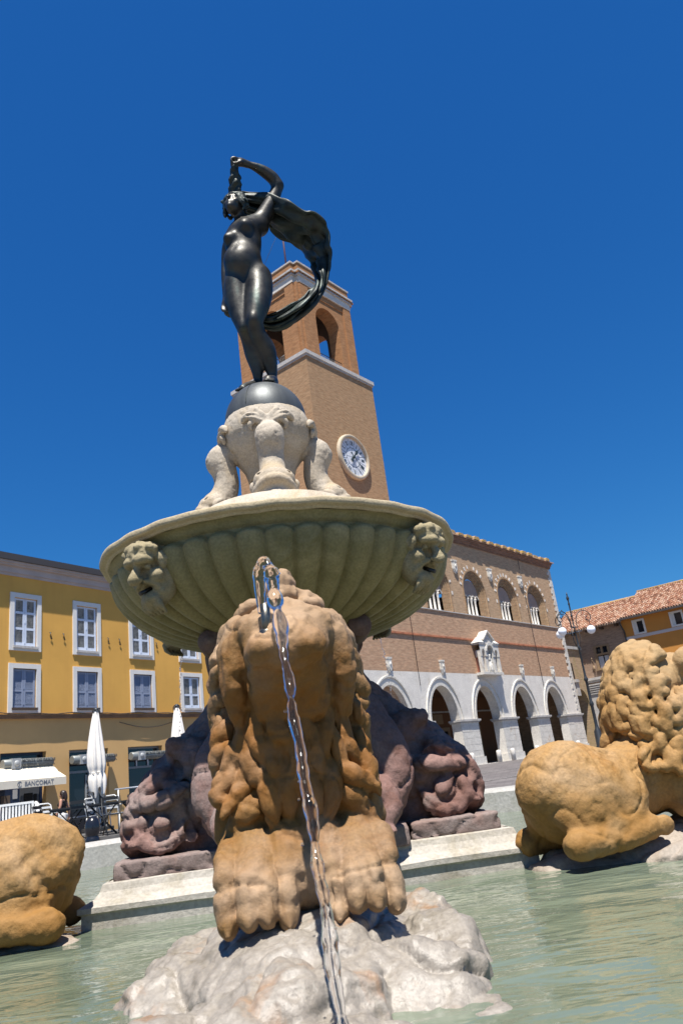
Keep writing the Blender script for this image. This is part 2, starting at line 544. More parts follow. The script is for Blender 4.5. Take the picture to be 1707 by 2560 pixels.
def brick(name, c1, c2, mortar, patch, uv='xz', bw=0.30, bh=0.075, patch_scale=0.35, streak=None, plaster=0.0):
    m, nt, b = new_mat(name)
    t = nd(nt, 'ShaderNodeTexCoord')
    sx = nd(nt, 'ShaderNodeSeparateXYZ'); nt.links.new(t.outputs['Object'], sx.inputs[0])
    ad = nd(nt, 'ShaderNodeMath', operation='ADD'); nt.links.new(sx.outputs[0], ad.inputs[0]); nt.links.new(sx.outputs[1], ad.inputs[1])
    cb = nd(nt, 'ShaderNodeCombineXYZ'); nt.links.new(ad.outputs[0], cb.inputs[0]); nt.links.new(sx.outputs[2], cb.inputs[1])
    br = nd(nt, 'ShaderNodeTexBrick', i_Scale=1.0)
    br.inputs['Color1'].default_value = rgba(c1); br.inputs['Color2'].default_value = rgba(c2); br.inputs['Mortar'].default_value = rgba(mortar)
    br.inputs['Mortar Size'].default_value = 0.010; br.inputs['Brick Width'].default_value = bw; br.inputs['Row Height'].default_value = bh
    br.inputs['Bias'].default_value = 0.0
    nt.links.new(cb.outputs[0], br.inputs['Vector'])
    v = t.outputs['Object']
    mp = nd(nt, 'ShaderNodeMapping', i_Scale=(1.0, 1.0, 2.6)); nt.links.new(v, mp.inputs['Vector'])
    col = mix(nt, ramp(nt, noise(nt, mp.outputs[0], patch_scale * 4, 7.0, 0.75, 0.2), [(0.42, 0.0), (0.62, 0.75)]), br.outputs['Color'], patch)
    col = mix(nt, ramp(nt, noise(nt, v, patch_scale, 5.0, 0.6, 0.5), [(0.35, 0.0), (0.7, 0.55)]), col, tuple(0.5 * (a + c) for a, c in zip(patch, c2)))
    mp2 = nd(nt, 'ShaderNodeMapping', i_Scale=(1.6, 1.6, 9.0)); nt.links.new(v, mp2.inputs['Vector'])
    col = mix(nt, 1.0, col, ramp(nt, noise(nt, mp2.outputs[0], 1.3, 4.0, 0.7), [(0.3, 0.60), (0.7, 1.20)]), 'MULTIPLY')
    if streak:
        mp3 = nd(nt, 'ShaderNodeMapping', i_Scale=(1.0, 1.0, 0.15)); nt.links.new(v, mp3.inputs['Vector'])
        col = mix(nt, ramp(nt, noise(nt, mp3.outputs[0], 0.9, 5.0, 0.6), [(0.5, 0.0), (0.75, 0.6)]), col, streak)
    nt.links.new(col, b.inputs['Base Color'])
    b.inputs['Roughness'].default_value = 0.9; b.inputs['Specular IOR Level'].default_value = 0.2
    bump(nt, b, br.outputs['Fac'], -0.35, 0.012)
    return m

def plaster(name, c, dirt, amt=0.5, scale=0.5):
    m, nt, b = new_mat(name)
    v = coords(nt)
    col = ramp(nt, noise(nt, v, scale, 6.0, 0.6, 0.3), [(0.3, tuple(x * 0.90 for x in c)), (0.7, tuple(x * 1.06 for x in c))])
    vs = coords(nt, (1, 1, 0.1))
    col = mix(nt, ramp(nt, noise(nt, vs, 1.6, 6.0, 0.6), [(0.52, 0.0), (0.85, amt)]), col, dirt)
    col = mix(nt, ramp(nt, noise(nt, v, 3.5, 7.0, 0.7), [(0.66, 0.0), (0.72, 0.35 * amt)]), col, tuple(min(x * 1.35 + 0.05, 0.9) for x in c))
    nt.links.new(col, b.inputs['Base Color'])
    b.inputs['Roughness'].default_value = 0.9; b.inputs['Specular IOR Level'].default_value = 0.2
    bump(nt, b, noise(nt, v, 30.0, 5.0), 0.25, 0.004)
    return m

MT = {}
MT['palazzo_brick'] = brick('palazzo_brick', (0.424, 0.242, 0.138), (0.505, 0.319, 0.190), (0.475, 0.382, 0.257), (0.496, 0.350, 0.219), streak=(0.405, 0.299, 0.190))
MT['palazzo_brick_low'] = brick('palazzo_brick_low', (0.438, 0.231, 0.135), (0.517, 0.317, 0.200), (0.497, 0.390, 0.269), (0.497, 0.317, 0.200))
MT['mould_brick'] = brick('mould_brick', (0.355, 0.206, 0.106), (0.404, 0.271, 0.160), (0.371, 0.309, 0.212), (0.339, 0.224, 0.139))
MT['tower_brick'] = brick('tower_brick', (0.345, 0.176, 0.084), (0.412, 0.245, 0.132), (0.402, 0.296, 0.176), (0.392, 0.254, 0.144), patch_scale=0.3)
MT['belfry_brick'] = brick('belfry_brick', (0.378, 0.159, 0.063), (0.414, 0.206, 0.093), (0.378, 0.243, 0.133), (0.351, 0.176, 0.081), patch_scale=0.4)
MT['dark_brick'] = brick('dark_brick', (0.30, 0.185, 0.125), (0.37, 0.25, 0.175), (0.36, 0.29, 0.22), (0.33, 0.24, 0.18))
MT['cornice_brick'] = brick('cornice_brick', (0.286, 0.143, 0.088), (0.341, 0.193, 0.127), (0.297, 0.220, 0.165), (0.286, 0.171, 0.116))
MT['white_stone'] = stone('white_stone', (0.631, 0.593, 0.535), (0.758, 0.716, 0.646), 1.2, blotch=((0.526, 0.471, 0.389), 1.5, 0.58, 0.8), streak=((0.484, 0.450, 0.398), 1.5, 0.58, 0.8), bmp=0.006, fine=9.0)
MT['white_pier'] = stone('white_pier', (0.567, 0.536, 0.480), (0.688, 0.655, 0.593), 1.6, blotch=((0.506, 0.397, 0.292), 1.1, 0.58, 0.75), bmp=0.008, fine=9.0)
MT['trim_stone'] = stone('trim_stone', (0.55, 0.52, 0.46), (0.70, 0.67, 0.61), 3.0, blotch=((0.35, 0.30, 0.24), 4.0, 0.55, 0.75), bmp=0.01, fine=14.0)
MT['grey_stone'] = stone('grey_stone', (0.40, 0.38, 0.36), (0.52, 0.50, 0.47), 2.0, blotch=((0.27, 0.25, 0.23), 3.0, 0.55, 0.8), bmp=0.006, fine=12.0)
MT['yellow_plaster'] = plaster('yellow_plaster', (0.672, 0.370, 0.088), (0.541, 0.281, 0.072), 0.7)
MT['tan_plaster'] = plaster('tan_plaster', (0.595, 0.372, 0.158), (0.527, 0.320, 0.140), 0.4)
MT['orange_plaster'] = plaster('orange_plaster', (0.540, 0.242, 0.059), (0.450, 0.204, 0.056), 0.4)
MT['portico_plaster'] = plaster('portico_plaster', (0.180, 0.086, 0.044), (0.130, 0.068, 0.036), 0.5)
MT['window_trim'] = plain('window_trim', (0.66, 0.645, 0.61), 0.8, var=0.06, scale=2.0)
MT['cornice_paint'] = plain('cornice_paint', (0.47, 0.39, 0.35), 0.85, var=0.12, scale=1.2)
MT['blue_shutter'] = plain('blue_shutter', (0.245, 0.285, 0.38), 0.6, var=0.06, scale=3.0)
MT['pale_shutter'] = plain('pale_shutter', (0.60, 0.66, 0.76), 0.6, var=0.08, scale=3.0)
MT['worn_louvre'] = stone('worn_louvre', (0.16, 0.165, 0.175), (0.52, 0.52, 0.50), 9.0, bmp=0.002, fine=20.0)
MT['dark_glass'] = plain('dark_glass', (0.012, 0.017, 0.026), 0.06, spec=0.6)
MT['black'] = plain('black', (0.01, 0.009, 0.008), 0.9)
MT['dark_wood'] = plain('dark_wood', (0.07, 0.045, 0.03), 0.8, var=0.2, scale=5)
MT['tan_wood'] = plain('tan_wood', (0.27, 0.18, 0.10), 0.7, var=0.12, scale=5)
MT['shade_plaster'] = plain('shade_plaster', (0.085, 0.055, 0.04), 0.9, var=0.2, scale=1.0)  # shade of the belfry room put into the colour of its inner faces
MT['curtain'] = plain('curtain', (0.50, 0.52, 0.55), 0.9, var=0.05)
MT['iron'] = plain('iron', (0.05, 0.055, 0.06), 0.45, metal=0.6, var=0.2, scale=4)
MT['black_paint'] = plain('black_paint', (0.012, 0.013, 0.017), 0.22, spec=0.6)
MT['table_black'] = plain('table_black', (0.014, 0.015, 0.016), 0.5)
MT['white_metal'] = plain('white_metal', (0.66, 0.665, 0.65), 0.45, var=0.06)
MT['opal_glass'] = plain('opal_glass', (0.82, 0.84, 0.88), 0.25)
MT['sign_grey'] = plain('sign_grey', (0.20, 0.215, 0.21), 0.4, metal=0.3)
MT['sign_knob'] = plain('sign_knob', (0.34, 0.35, 0.35), 0.4)
MT['letter_dark'] = plain('letter_dark', (0.05, 0.055, 0.06), 0.6)
MT['letter_grey'] = plain('letter_grey', (0.17, 0.18, 0.20), 0.6)
MT['awning'] = plain('awning', (0.73, 0.66, 0.53), 0.85, var=0.06, scale=2.0)
MT['shop_blue'] = plain('shop_blue', (0.010, 0.020, 0.055), 0.35)
MT['shop_grey'] = plain('shop_grey', (0.20, 0.21, 0.23), 0.4, metal=0.3)
MT['umbrella'] = plain('umbrella', (0.78, 0.74, 0.68), 0.9, var=0.05, scale=3, bmp=0.002)
MT['bluish_steel'] = plain('bluish_steel', (0.36, 0.39, 0.43), 0.4, metal=0.5)
MT['gutter'] = plain('gutter', (0.05, 0.045, 0.045), 0.6)
MT['cable'] = plain('cable', (0.03, 0.03, 0.03), 0.8)
MT['clock_face'] = plain('clock_face', (0.66, 0.69, 0.74), 0.5, var=0.04, scale=2)
MT['clock_mark'] = plain('clock_mark', (0.02, 0.04, 0.045), 0.6)
MT['lichen_tile'] = stone('lichen_tile', (0.30, 0.20, 0.14), (0.42, 0.30, 0.22), 3.0, blotch=((0.42, 0.27, 0.06), 5.0, 0.42, 0.55), bmp=0.01, fine=20)
def tile_mat():
    m, nt, b = new_mat('roof_tile_clay')
    g = nd(nt, 'ShaderNodeNewGeometry')
    c = ramp(nt, g.outputs['Random Per Island'], [(0.0, (0.16, 0.075, 0.05)), (0.25, (0.36, 0.17, 0.10)), (0.5, (0.44, 0.26, 0.17)), (0.75, (0.52, 0.36, 0.26)), (1.0, (0.30, 0.12, 0.075))])
    v = coords(nt)
    c = mix(nt, ramp(nt, noise(nt, v, 9.0, 6.0, 0.7), [(0.5, 0.0), (0.7, 0.7)]), c, (0.20, 0.16, 0.12))
    nt.links.new(c, b.inputs['Base Color']); b.inputs['Roughness'].default_value = 0.95; b.inputs['Specular IOR Level'].default_value = 0.15
    return m
MT['roof_tile_clay'] = tile_mat()

# ------------------------------------------------------------------ places
CX, CY, CZ = 0.0, -4.6, 1.0
A_P = R(37.87 + 5.708)      # compass direction the brick palace front runs in
A_Y = R(31.03 + 5.708)      # and the yellow building's
def front_frame(a, D):
    """origin and turn of a facade: local x runs along it, local y into the building"""
    return (CX - math.cos(a) * D, CY + math.sin(a) * D, 0.0), math.pi / 2 - a
def gz(x, y):
    s = x * math.sin(A_P) + (y + 4.6) * math.cos(A_P)
    t = min(max((s - 12.0) / 26.0, 0.0), 1.0)
    return 0.62 * t * t * (3 - 2 * t)
# ------------------------------------------------------------------ the square
def ground():
    xs = sorted(set([-600, -200, -60] + list(np.arange(-36, 62, 2.0)) + [80, 200, 600]))
    ys = sorted(set([-600, -200, -60] + list(np.arange(-20, 72, 2.0)) + [90, 200, 600]))
    mb = MB()
    mb.grid([[(x, y, gz(x, y)) for y in ys] for x in xs])
    m, nt, b = new_mat('square_paving')
    v = coords(nt)
    mp = nd(nt, 'ShaderNodeMapping', i_Rotation=(0, 0, 0.3)); nt.links.new(v, mp.inputs['Vector'])
    br = nd(nt, 'ShaderNodeTexBrick', i_Scale=1.0)
    br.inputs['Color1'].default_value = (0.105, 0.093, 0.09, 1); br.inputs['Color2'].default_value = (0.15, 0.135, 0.13, 1); br.inputs['Mortar'].default_value = (0.075, 0.07, 0.065, 1)
    br.inputs['Mortar Size'].default_value = 0.012; br.inputs['Brick Width'].default_value = 0.5; br.inputs['Row Height'].default_value = 0.28
    nt.links.new(mp.outputs[0], br.inputs['Vector'])
    c = mix(nt, 1.0, br.outputs['Color'], ramp(nt, noise(nt, v, 1.4, 6.0), [(0.3, 0.75), (0.7, 1.2)]), 'MULTIPLY')
    nt.links.new(c, b.inputs['Base Color']); b.inputs['Roughness'].default_value = 0.75
    bump(nt, b, br.outputs['Fac'], -0.4, 0.01)
    g = mb.build('ground', m); tag(g, kind='structure')
    # pale kerb strips that cross the square between the fountain and the palace
    st = stone('strip_stone', (0.27, 0.26, 0.25), (0.34, 0.33, 0.31), 3.0, bmp=0.004, fine=12)
    rs = random.Random(3)
    for i, (y0, tilt) in enumerate([(8.6, 0.05), (10.2, 0.02), (13.2, -0.06), (16.2, -0.09), (21.5, 0.07), (27.0, -0.05)]):
        mb = MB()
        n = 60
        P = []
        for k in range(n + 1):
            x = -2 + 26 * k / n
            y = y0 + tilt * (x - 4) 
            wob = 0.02 * math.sin(k * 2.1 + i) + rs.uniform(-0.015, 0.015)
            P.append([(x, y - 0.09 + wob, gz(x, y) + 0.012), (x, y + 0.09 + wob, gz(x, y) + 0.012)])
        mb.grid(P, smooth=False)
        o = mb.build('paving_strip', st, g)
    # paving blocks that can be made out in the gap between the statues
    stuff = MB()
    for r_ in range(26):
        yy = 7.6 + r_ * 0.29
        for c_ in range(34):
            xx = 1.4 + c_ * 0.52 + (0.26 if r_ % 2 else 0) + (yy - 7) * 0.02
            z = gz(xx, yy) + 0.004 + rs.uniform(0, 0.012)
            a, b2 = rs.uniform(0.232, 0.250), rs.uniform(0.125, 0.138)
            v = [(xx - a, yy - b2, z), (xx + a, yy - b2, z), (xx + a, yy + b2, z), (xx - a, yy + b2, z)]
            v += [(q[0], q[1], z - 0.03) for q in v]
            stuff.add(v, [(0, 1, 2, 3), (0, 4, 5, 1), (1, 5, 6, 2), (2, 6, 7, 3), (3, 7, 4, 0)])
    m2, nt, b = new_mat('paving_block')
    gi = nd(nt, 'ShaderNodeNewGeometry')
    c = ramp(nt, gi.outputs['Random Per Island'], [(0.0, (0.10, 0.088, 0.085)), (0.5, (0.13, 0.117, 0.112)), (1.0, (0.165, 0.15, 0.143))])
    nt.links.new(c, b.inputs['Base Color']); b.inputs['Roughness'].default_value = 0.7
    o = stuff.build('paving_blocks', m2, g); tag(o, kind='stuff')
ground()

def arch_pts(xl, xr, zs, rise, n=16, p=2.0):
    c = (xl + xr) / 2; h = (xr - xl) / 2
    out = []
    for i in range(n + 1):
        t = math.pi * (1 - i / n)
        cx = math.cos(t); sz = math.sin(t)
        out.append((c + h * math.copysign(abs(cx) ** (2 / p), cx), zs + rise * abs(sz) ** (2 / p)))
    return out

def wall_with_openings(mb, x0, x1, z0, z1, ops, depth, y=0.0, back=False):
    """front face at local y with arched or flat openings and their reveals; ops: (xl, xr, zbottom, zspring, rise) left to right"""
    def quad(a, b, c, d):
        mb.add([(a[0], y, a[1]), (b[0], y, b[1]), (c[0], y, c[1]), (d[0], y, d[1])], [(0, 1, 2, 3)])
    def rev(a, b):
        mb.add([(a[0], y, a[1]), (b[0], y, b[1]), (b[0], y + depth, b[1]), (a[0], y + depth, a[1])], [(0, 1, 2, 3)])
    x = x0
    for (xl, xr, zb, zs, rise) in ops:
        if xl > x: quad((x, z0), (xl, z0), (xl, z1), (x, z1))
        if zb > z0: quad((xl, z0), (xr, z0), (xr, zb), (xl, zb)); rev((xr, zb), (xl, zb))
        pts = arch_pts(xl, xr, zs, rise) if rise > 0 else [(xl, zs), (xr, zs)]
        for a, b in zip(pts[:-1], pts[1:]):
            quad(a, b, (b[0], z1), (a[0], z1)); rev(a, b)
        rev((xl, zb), (xl, zs)); rev((xr, zs), (xr, zb))
        x = xr
    if x < x1: quad((x, z0), (x1, z0), (x1, z1), (x, z1))

def arch_ring(mb, pts_in, pts_out, y0, y1):
    """a solid band between two arch lines, its face at y0 and going back to y1"""
    n = len(pts_in)
    for i in range(n - 1):
        a, b, c, d = pts_in[i], pts_in[i + 1], pts_out[i + 1], pts_out[i]
        mb.add([(a[0], y0, a[1]), (b[0], y0, b[1]), (c[0], y0, c[1]), (d[0], y0, d[1]),
                (a[0], y1, a[1]), (b[0], y1, b[1]), (c[0], y1, c[1]), (d[0], y1, d[1])],
               [(0, 1, 2, 3), (1, 0, 4, 5), (3, 2, 6, 7)])
    for (a, d) in ((pts_in[0], pts_out[0]), (pts_in[-1], pts_out[-1])):
        mb.add([(a[0], y0, a[1]), (d[0], y0, d[1]), (d[0], y1, d[1]), (a[0], y1, a[1])], [(0, 1, 2, 3)])

# ------------------------------------------------------------------ brick palace
def palazzo():
    (ox, oy, _), rz = front_frame(A_P, 24.0)
    T = empty('brick_palace', (ox, oy, 0), rz, 'long medieval brick palace with a white pointed arcade and four arched windows in view', 'palace')
    S0, S1, ZB = 30.2, 56.95, 0.62
    DEP = 13.0
    rs = random.Random(11)
    cs = [33.05, 38.0, 42.98, 47.98, 52.85]
    hw = 1.48
    # white lower wall with the arches
    mb = MB()
    ops = [(c - hw, c + hw, ZB, 3.2, 2.02) for c in cs]
    wall_with_openings(mb, S0, S1, ZB - 0.3, 5.97, [(a, b, ZB - 0.3, s, r_) for a, b, _, s, r_ in ops], 0.60)
    mb.build('arcade_wall', MT['white_stone'], T)
    # mid brick wall and upper brick wall
    mb = MB(); mb.box(S0, S1, 0.02, 1.0, 5.97, 9.74); mb.build('brick_wall', MT['palazzo_brick_low'], T)
    wc = [34.85, 39.45, 44.05, 48.66, 53.2]
    mb = MB()
    wall_with_openings(mb, S0, S1, 9.80, 14.62, [(c - 1.40, c + 1.40, 9.80, 11.38, 1.46) for c in wc], 0.50, y=-0.005)
    mb.build('upper_brick_wall', MT['palazzo_brick'], T)
    # end wall and back
    mb = MB()
    mb.box(S1 - 0.9, S1 + 0.015, 1.0, DEP, ZB - 0.3, 14.62); mb.box(S0, S0 + 0.5, 1.0, DEP, ZB - 0.3, 14.62); mb.box(S0 + 0.5, S1 - 0.9, DEP - 0.5, DEP, ZB - 0.3, 14.62)
    mb.add([(S1, 0, ZB - 0.3), (S1, 1.0, ZB - 0.3), (S1, 1.0, 14.62), (S1, 0, 14.62)], [(0, 1, 2, 3)])
    mb.build('side_wall', MT['palazzo_brick'], T)
    # string courses
    mb = MB(); mb.box(S0, S1 - 0.35, -0.05, 0.02, 8.07, 8.17); mb.build('string_course', plain('red_brick_course', (0.40, 0.15, 0.075), 0.9, var=0.35, scale=2.5), T)
    mb = MB(); mb.box(S0, S1 - 0.4, -0.045, 0.3, 9.74, 9.80); mb.build('sill_course', MT['grey_stone'], T)
    # arch mouldings, piers, caps
    for c in cs:
        mb = MB()
        pi_ = arch_pts(c - hw + 0.02, c + hw - 0.02, 3.22, 2.0, 22); po = arch_pts(c - hw - 0.13, c + hw + 0.13, 3.22, 2.17, 22)
        pm = arch_pts(c - hw - 0.34, c + hw + 0.34, 3.22, 2.40, 22); pe = arch_pts(c - hw - 0.42, c + hw + 0.42, 3.22, 2.50, 22)
        arch_ring(mb, pi_, po, -0.035, 0.1); arch_ring(mb, pm, pe, -0.075, 0.0)
        mb.build('arch_moulding', MT['trim_stone'], T)
    px = [(S0, cs[0] - hw)] + [(a + hw, b - hw) for a, b in zip(cs[:-1], cs[1:])] + [(cs[-1] + hw, S1)]
    for a, b in px:
        mb = MB()
        mb.box(a - 0.10, b + 0.10, -0.10, 0.66, 3.06, 3.13); mb.box(a - 0.16, b + 0.16, -0.16, 0.70, 3.13, 3.24)
        mb.build('pier_capital', MT['grey_stone'], T)
        # ashlar courses of the pier
        z = ZB - 0.3
        hs = [0.75] + [0.36] * 6
        for k, h in enumerate(hs):
            z2 = min(z + h, 3.06)
            if z2 - z < 0.05: break
            pr = 0.10 if k == 0 else 0.035
            cuts = [a - 0.0, a + (b - a) * rs.uniform(0.35, 0.65), b]
            for u, w in zip(cuts[:-1], cuts[1:]):
                m_ = MB(); j = rs.uniform(0, 0.012)
                m_.box(u + 0.006 - (pr if u == cuts[0] and k == 0 else 0), w - 0.006 + (pr if w == cuts[-1] and k == 0 else 0), -pr - j, 0.61 + (0.04 if k == 0 else 0), z + 0.006, z2 - 0.004)
                m_.build('pier_block', MT['white_pier'], T)
            z = z2
    # bricked-up second arch with a smaller arch left in it
    mb = MB(); c = cs[0]
    wall_with_openings(mb, c - hw + 0.03, c + hw - 0.03, ZB, 5.3, [(c - 0.85, c + 0.85, ZB, 3.35, 1.25)], 0.4, y=0.32)
    mb.build('arch_infill', MT['palazzo_brick_low'], T)
    # shaded portico behind the arches
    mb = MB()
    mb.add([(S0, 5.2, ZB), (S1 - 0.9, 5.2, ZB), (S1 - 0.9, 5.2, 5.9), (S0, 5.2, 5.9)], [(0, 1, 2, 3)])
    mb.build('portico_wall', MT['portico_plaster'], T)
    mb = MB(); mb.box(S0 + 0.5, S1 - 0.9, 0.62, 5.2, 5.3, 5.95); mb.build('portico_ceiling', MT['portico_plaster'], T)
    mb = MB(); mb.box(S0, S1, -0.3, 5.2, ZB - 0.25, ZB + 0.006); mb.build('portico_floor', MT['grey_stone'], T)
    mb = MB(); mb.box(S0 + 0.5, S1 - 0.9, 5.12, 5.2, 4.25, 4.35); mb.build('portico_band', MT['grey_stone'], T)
    for c in (39.6, 45.4, 49.6, 54.6):
        mb = MB()
        mb.box(c - 0.95, c - 0.70, 5.08, 5.2, ZB, 3.0); mb.box(c + 0.70, c + 0.95, 5.08, 5.2, ZB, 3.0); mb.box(c - 0.95, c + 0.95, 5.06, 5.2, 3.0, 3.25)
        o = mb.build('doorway', MT['tan_wood'], T)
        mb = MB(); mb.box(c - 0.70, c + 0.70, 5.14, 5.2, ZB, 3.0); mb.build('door_leaf', MT['black'], o)
    for c, z0, z1 in ((39.4, 3.45, 4.15), (45.0, 3.5, 4.15)):
        mb = MB(); mb.box(c - 0.9, c + 0.7, 5.1, 5.2, z0, z1); mb.build('wall_plaque', MT['tan_wood'], T)
    # upper windows: stepped brick splay, plastered lunette, four lights between white colonnettes
    for c in wc:
        mb = MB()
        for k in range(4):
            h0 = 1.40 - 0.11 * k; h1 = 1.40 - 0.11 * (k + 1)
            po = [(c - h0, 9.80)] + arch_pts(c - h0, c + h0, 11.38, h0 * 1.04, 18) + [(c + h0, 9.80)]
            pi_ = [(c - h1, 9.80)] + arch_pts(c - h1, c + h1, 11.38, h1 * 1.04, 18) + [(c + h1, 9.80)]
            arch_ring(mb, pi_, po, 0.05 + 0.07 * k, 0.05 + 0.07 * (k + 1) + 0.03)
        po = [(c - 1.52, 9.83)] + arch_pts(c - 1.52, c + 1.52, 11.38, 1.60, 18) + [(c + 1.52, 9.83)]
        pi_ = [(c - 1.41, 9.83)] + arch_pts(c - 1.41, c + 1.41, 11.38, 1.48, 18) + [(c + 1.41, 9.83)]
        arch_ring(mb, pi_, po, -0.05, 0.02)
        w = mb.build('arched_window', MT['mould_brick'], T)
        mb = MB(); hi = 0.96
        pa = arch_pts(c - hi, c + hi, 11.30, hi * 1.06, 18)
        # lunette with four little round heads cut out of its lower edge
        lw = 2 * hi / 4
        for k in range(4):
            xl = c - hi + k * lw
            low = arch_pts(xl + 0.05, xl + lw - 0.05, 11.02, 0.20, 6)
            low = [(xl, 11.02)] + low + [(xl + lw, 11.02)]
            for a, b in zip(low[:-1], low[1:]):
                def top(x):
                    t = max(-1, min(1, (x - c) / hi)); return 11.30 + hi * 1.06 * math.sqrt(max(0, 1 - t * t))
                mb.add([(a[0], 0.33, a[1]), (b[0], 0.33, b[1]), (b[0], 0.33, max(top(b[0]), b[1])), (a[0], 0.33, max(top(a[0]), a[1]))], [(0, 1, 2, 3)])
                mb.add([(a[0], 0.33, a[1]), (b[0], 0.33, b[1]), (b[0], 0.50, b[1]), (a[0], 0.50, a[1])], [(0, 1, 2, 3)])
        mb.build('lunette', plain('lunette_plaster', (0.36, 0.27, 0.22), 0.9, var=0.15, scale=1.5), w)
        mb = MB()
        for k in range(4):
            xl = c - hi + k * lw
            pi_ = arch_pts(xl + 0.06, xl + lw - 0.06, 11.02, 0.19, 8); po = arch_pts(xl + 0.005, xl + lw - 0.005, 11.02, 0.25, 8)
            arch_ring(mb, pi_, po, 0.29, 0.37)
        mb.build('light_heads', MT['trim_stone'], w)
        for k in (1, 2, 3):
            xk = c - hi + k * lw
            m_ = MB(); m_.lathe([(0.12, 9.82), (0.12, 9.90), (0.075, 9.96), (0.07, 10.75), (0.075, 10.78), (0.07, 10.80), (0.12, 10.97), (0.13, 11.03)], 10, c=(xk, 0.37, 0))
            m_.build('colonnette', MT['white_stone'], w)
        mb = MB(); mb.add([(c - hi - 0.05, 0.62, 9.8), (c + hi + 0.05, 0.62, 9.8), (c + hi + 0.05, 0.62, 12.2), (c - hi - 0.05, 0.62, 12.2)], [(0, 1, 2, 3)])
        mb.build('window_glass', MT['black'], w)
        # pale key blocks let into the brick round the arch
        for k in range(13):
            t = math.pi * k / 12
            if 0 < k < 12:
                x, z = c + 1.66 * math.cos(t), 11.38 + 1.74 * math.sin(t)
                M_ = Matrix.Translation((x, 0, z)) @ Matrix.Rotation(-(t - math.pi / 2), 4, 'Y')
            else:
                x, z = c + 1.68 * math.cos(t), 11.05; M_ = Matrix.Translation((x, 0, z))
            if rs.random() < 0.12: continue
            m_ = MB(); m_.box(-0.075, 0.075, -0.03, 0.02, -0.10, 0.13, M=M_); m_.build('arch_block', MT['white_stone'], T)
    # coats of arms
    def shield(x, z, w, h, name='coat_of_arms'):
        m_ = MB()
        pl = [(x - w, z + h), (x - w, z - h * 0.2), (x - w * 0.7, z - h * 0.7), (x, z - h), (x + w * 0.7, z - h * 0.7), (x + w, z - h * 0.2), (x + w, z + h)]
        m_.prism(pl, -0.10, 0.01)
        m_.prism([(x - w * 0.72, z + h * 0.75), (x - w * 0.72, z - h * 0.2), (x, z - h * 0.75), (x + w * 0.72, z - h * 0.2), (x + w * 0.72, z + h * 0.75)], -0.15, -0.10)
        m_.box(x - w * 1.1, x + w * 1.1, -0.14, 0.01, z + h, z + h * 1.25)
        m_.ball((x, -0.15, z + h * 0.25), (w * 0.35, 0.05, h * 0.3), 10, 6)
        m_.build(name, MT['trim_stone'], T)
    for x in (36.9, 41.92, 46.55, 51.12): shield(x, 12.82, 0.27, 0.42)
    for x in (33.2, 38.45, 48.55, 53.45): shield(x, 6.22, 0.20, 0.38)
    # canopied niche with its figure over the third arch
    c = 43.65
    mb = MB()
    mb.box(c - 1.28, c + 1.28, -0.55, 0.02, 5.86, 6.02)
    mb.box(c - 1.20, c - 1.02, -0.50, -0.28, 6.02, 7.35); mb.box(c + 1.02, c + 1.20, -0.50, -0.28, 6.02, 7.35)
    mb.box(c - 0.62, c - 0.34, -0.48, 0.0, 6.02, 7.35); mb.box(c + 0.34, c + 0.62, -0.48, 0.0, 6.02, 7.35)
    wall_with_openings(mb, c - 1.22, c + 1.22, 7.0, 7.85, [(c - 1.0, c - 0.64, 7.0, 7.2, 0.28), (c - 0.36, c + 0.36, 7.0, 7.35, 0.36), (c + 0.64, c + 1.0, 7.0, 7.2, 0.28)], 0.5, y=-0.52)
    arch_ring(mb, arch_pts(c - 0.38, c + 0.38, 7.35, 0.38, 12), arch_pts(c - 0.52, c + 0.52, 7.35, 0.54, 12), -0.58, -0.50)
    mb.box(c - 1.26, c + 1.26, -0.56, 0.02, 7.78, 7.88)
    for sx in (-0.9, 0.9):
        x = c + sx
        mb.add([(x - 0.42, -0.58, 7.88), (x + 0.42, -0.58, 7.88), (x + 0.42, 0.0, 7.88), (x - 0.42, 0.0, 7.88), (x, -0.25, 8.28)], [(0, 1, 4), (1, 2, 4), (2, 3, 4), (3, 0, 4)])
    mb.prism([(c - 0.55, 7.9), (c + 0.55, 7.9), (c + 0.55, 8.15), (c, 8.62), (c - 0.55, 8.15)], -0.5, 0.02)
    mb.prism([(c - 0.68, 8.12), (c, 8.70), (c + 0.68, 8.12), (c + 0.68, 8.02), (c, 8.60), (c - 0.68, 8.02)], -0.62, 0.0)
    n_ = mb.build('wall_niche', MT['trim_stone'], T)
    mb = MB()
    for sx in (-0.83, 0.83): mb.add([(c + sx - 0.2, 0.012, 6.02), (c + sx + 0.2, 0.012, 6.02), (c + sx + 0.2, 0.012, 7.4), (c + sx - 0.2, 0.012, 7.4)], [(0, 1, 2, 3)])
    mb.build('niche_back', plain('niche_red', (0.40, 0.15, 0.085), 0.9, var=0.2), n_)
    mb = MB(); mb.add([(c - 0.34, -0.1, 6.02), (c + 0.34, -0.1, 6.02), (c + 0.34, -0.1, 7.72), (c - 0.34, -0.1, 7.72)], [(0, 1, 2, 3)]); mb.build('niche_recess', plain('niche_dark', (0.14, 0.11, 0.08), 0.9), n_)
    mb = MB()
    mb.lathe([(0.26, 6.02), (0.24, 6.2), (0.17, 6.6), (0.16, 6.85), (0.20, 7.05), (0.19, 7.15), (0.07, 7.24), (0.06, 7.28)], 12, c=(c, -0.3, 0))
    mb.ball((c, -0.32, 7.38), (0.10, 0.10, 0.13), 12, 8)
    mb.tube([(c - 0.18, -0.3, 7.1), (c - 0.22, -0.36, 6.85), (c - 0.05, -0.48, 6.8)], 0.055, 7)
    mb.tube([(c + 0.18, -0.3, 7.1), (c + 0.23, -0.36, 6.85), (c + 0.12, -0.46, 6.62)], 0.055, 7)
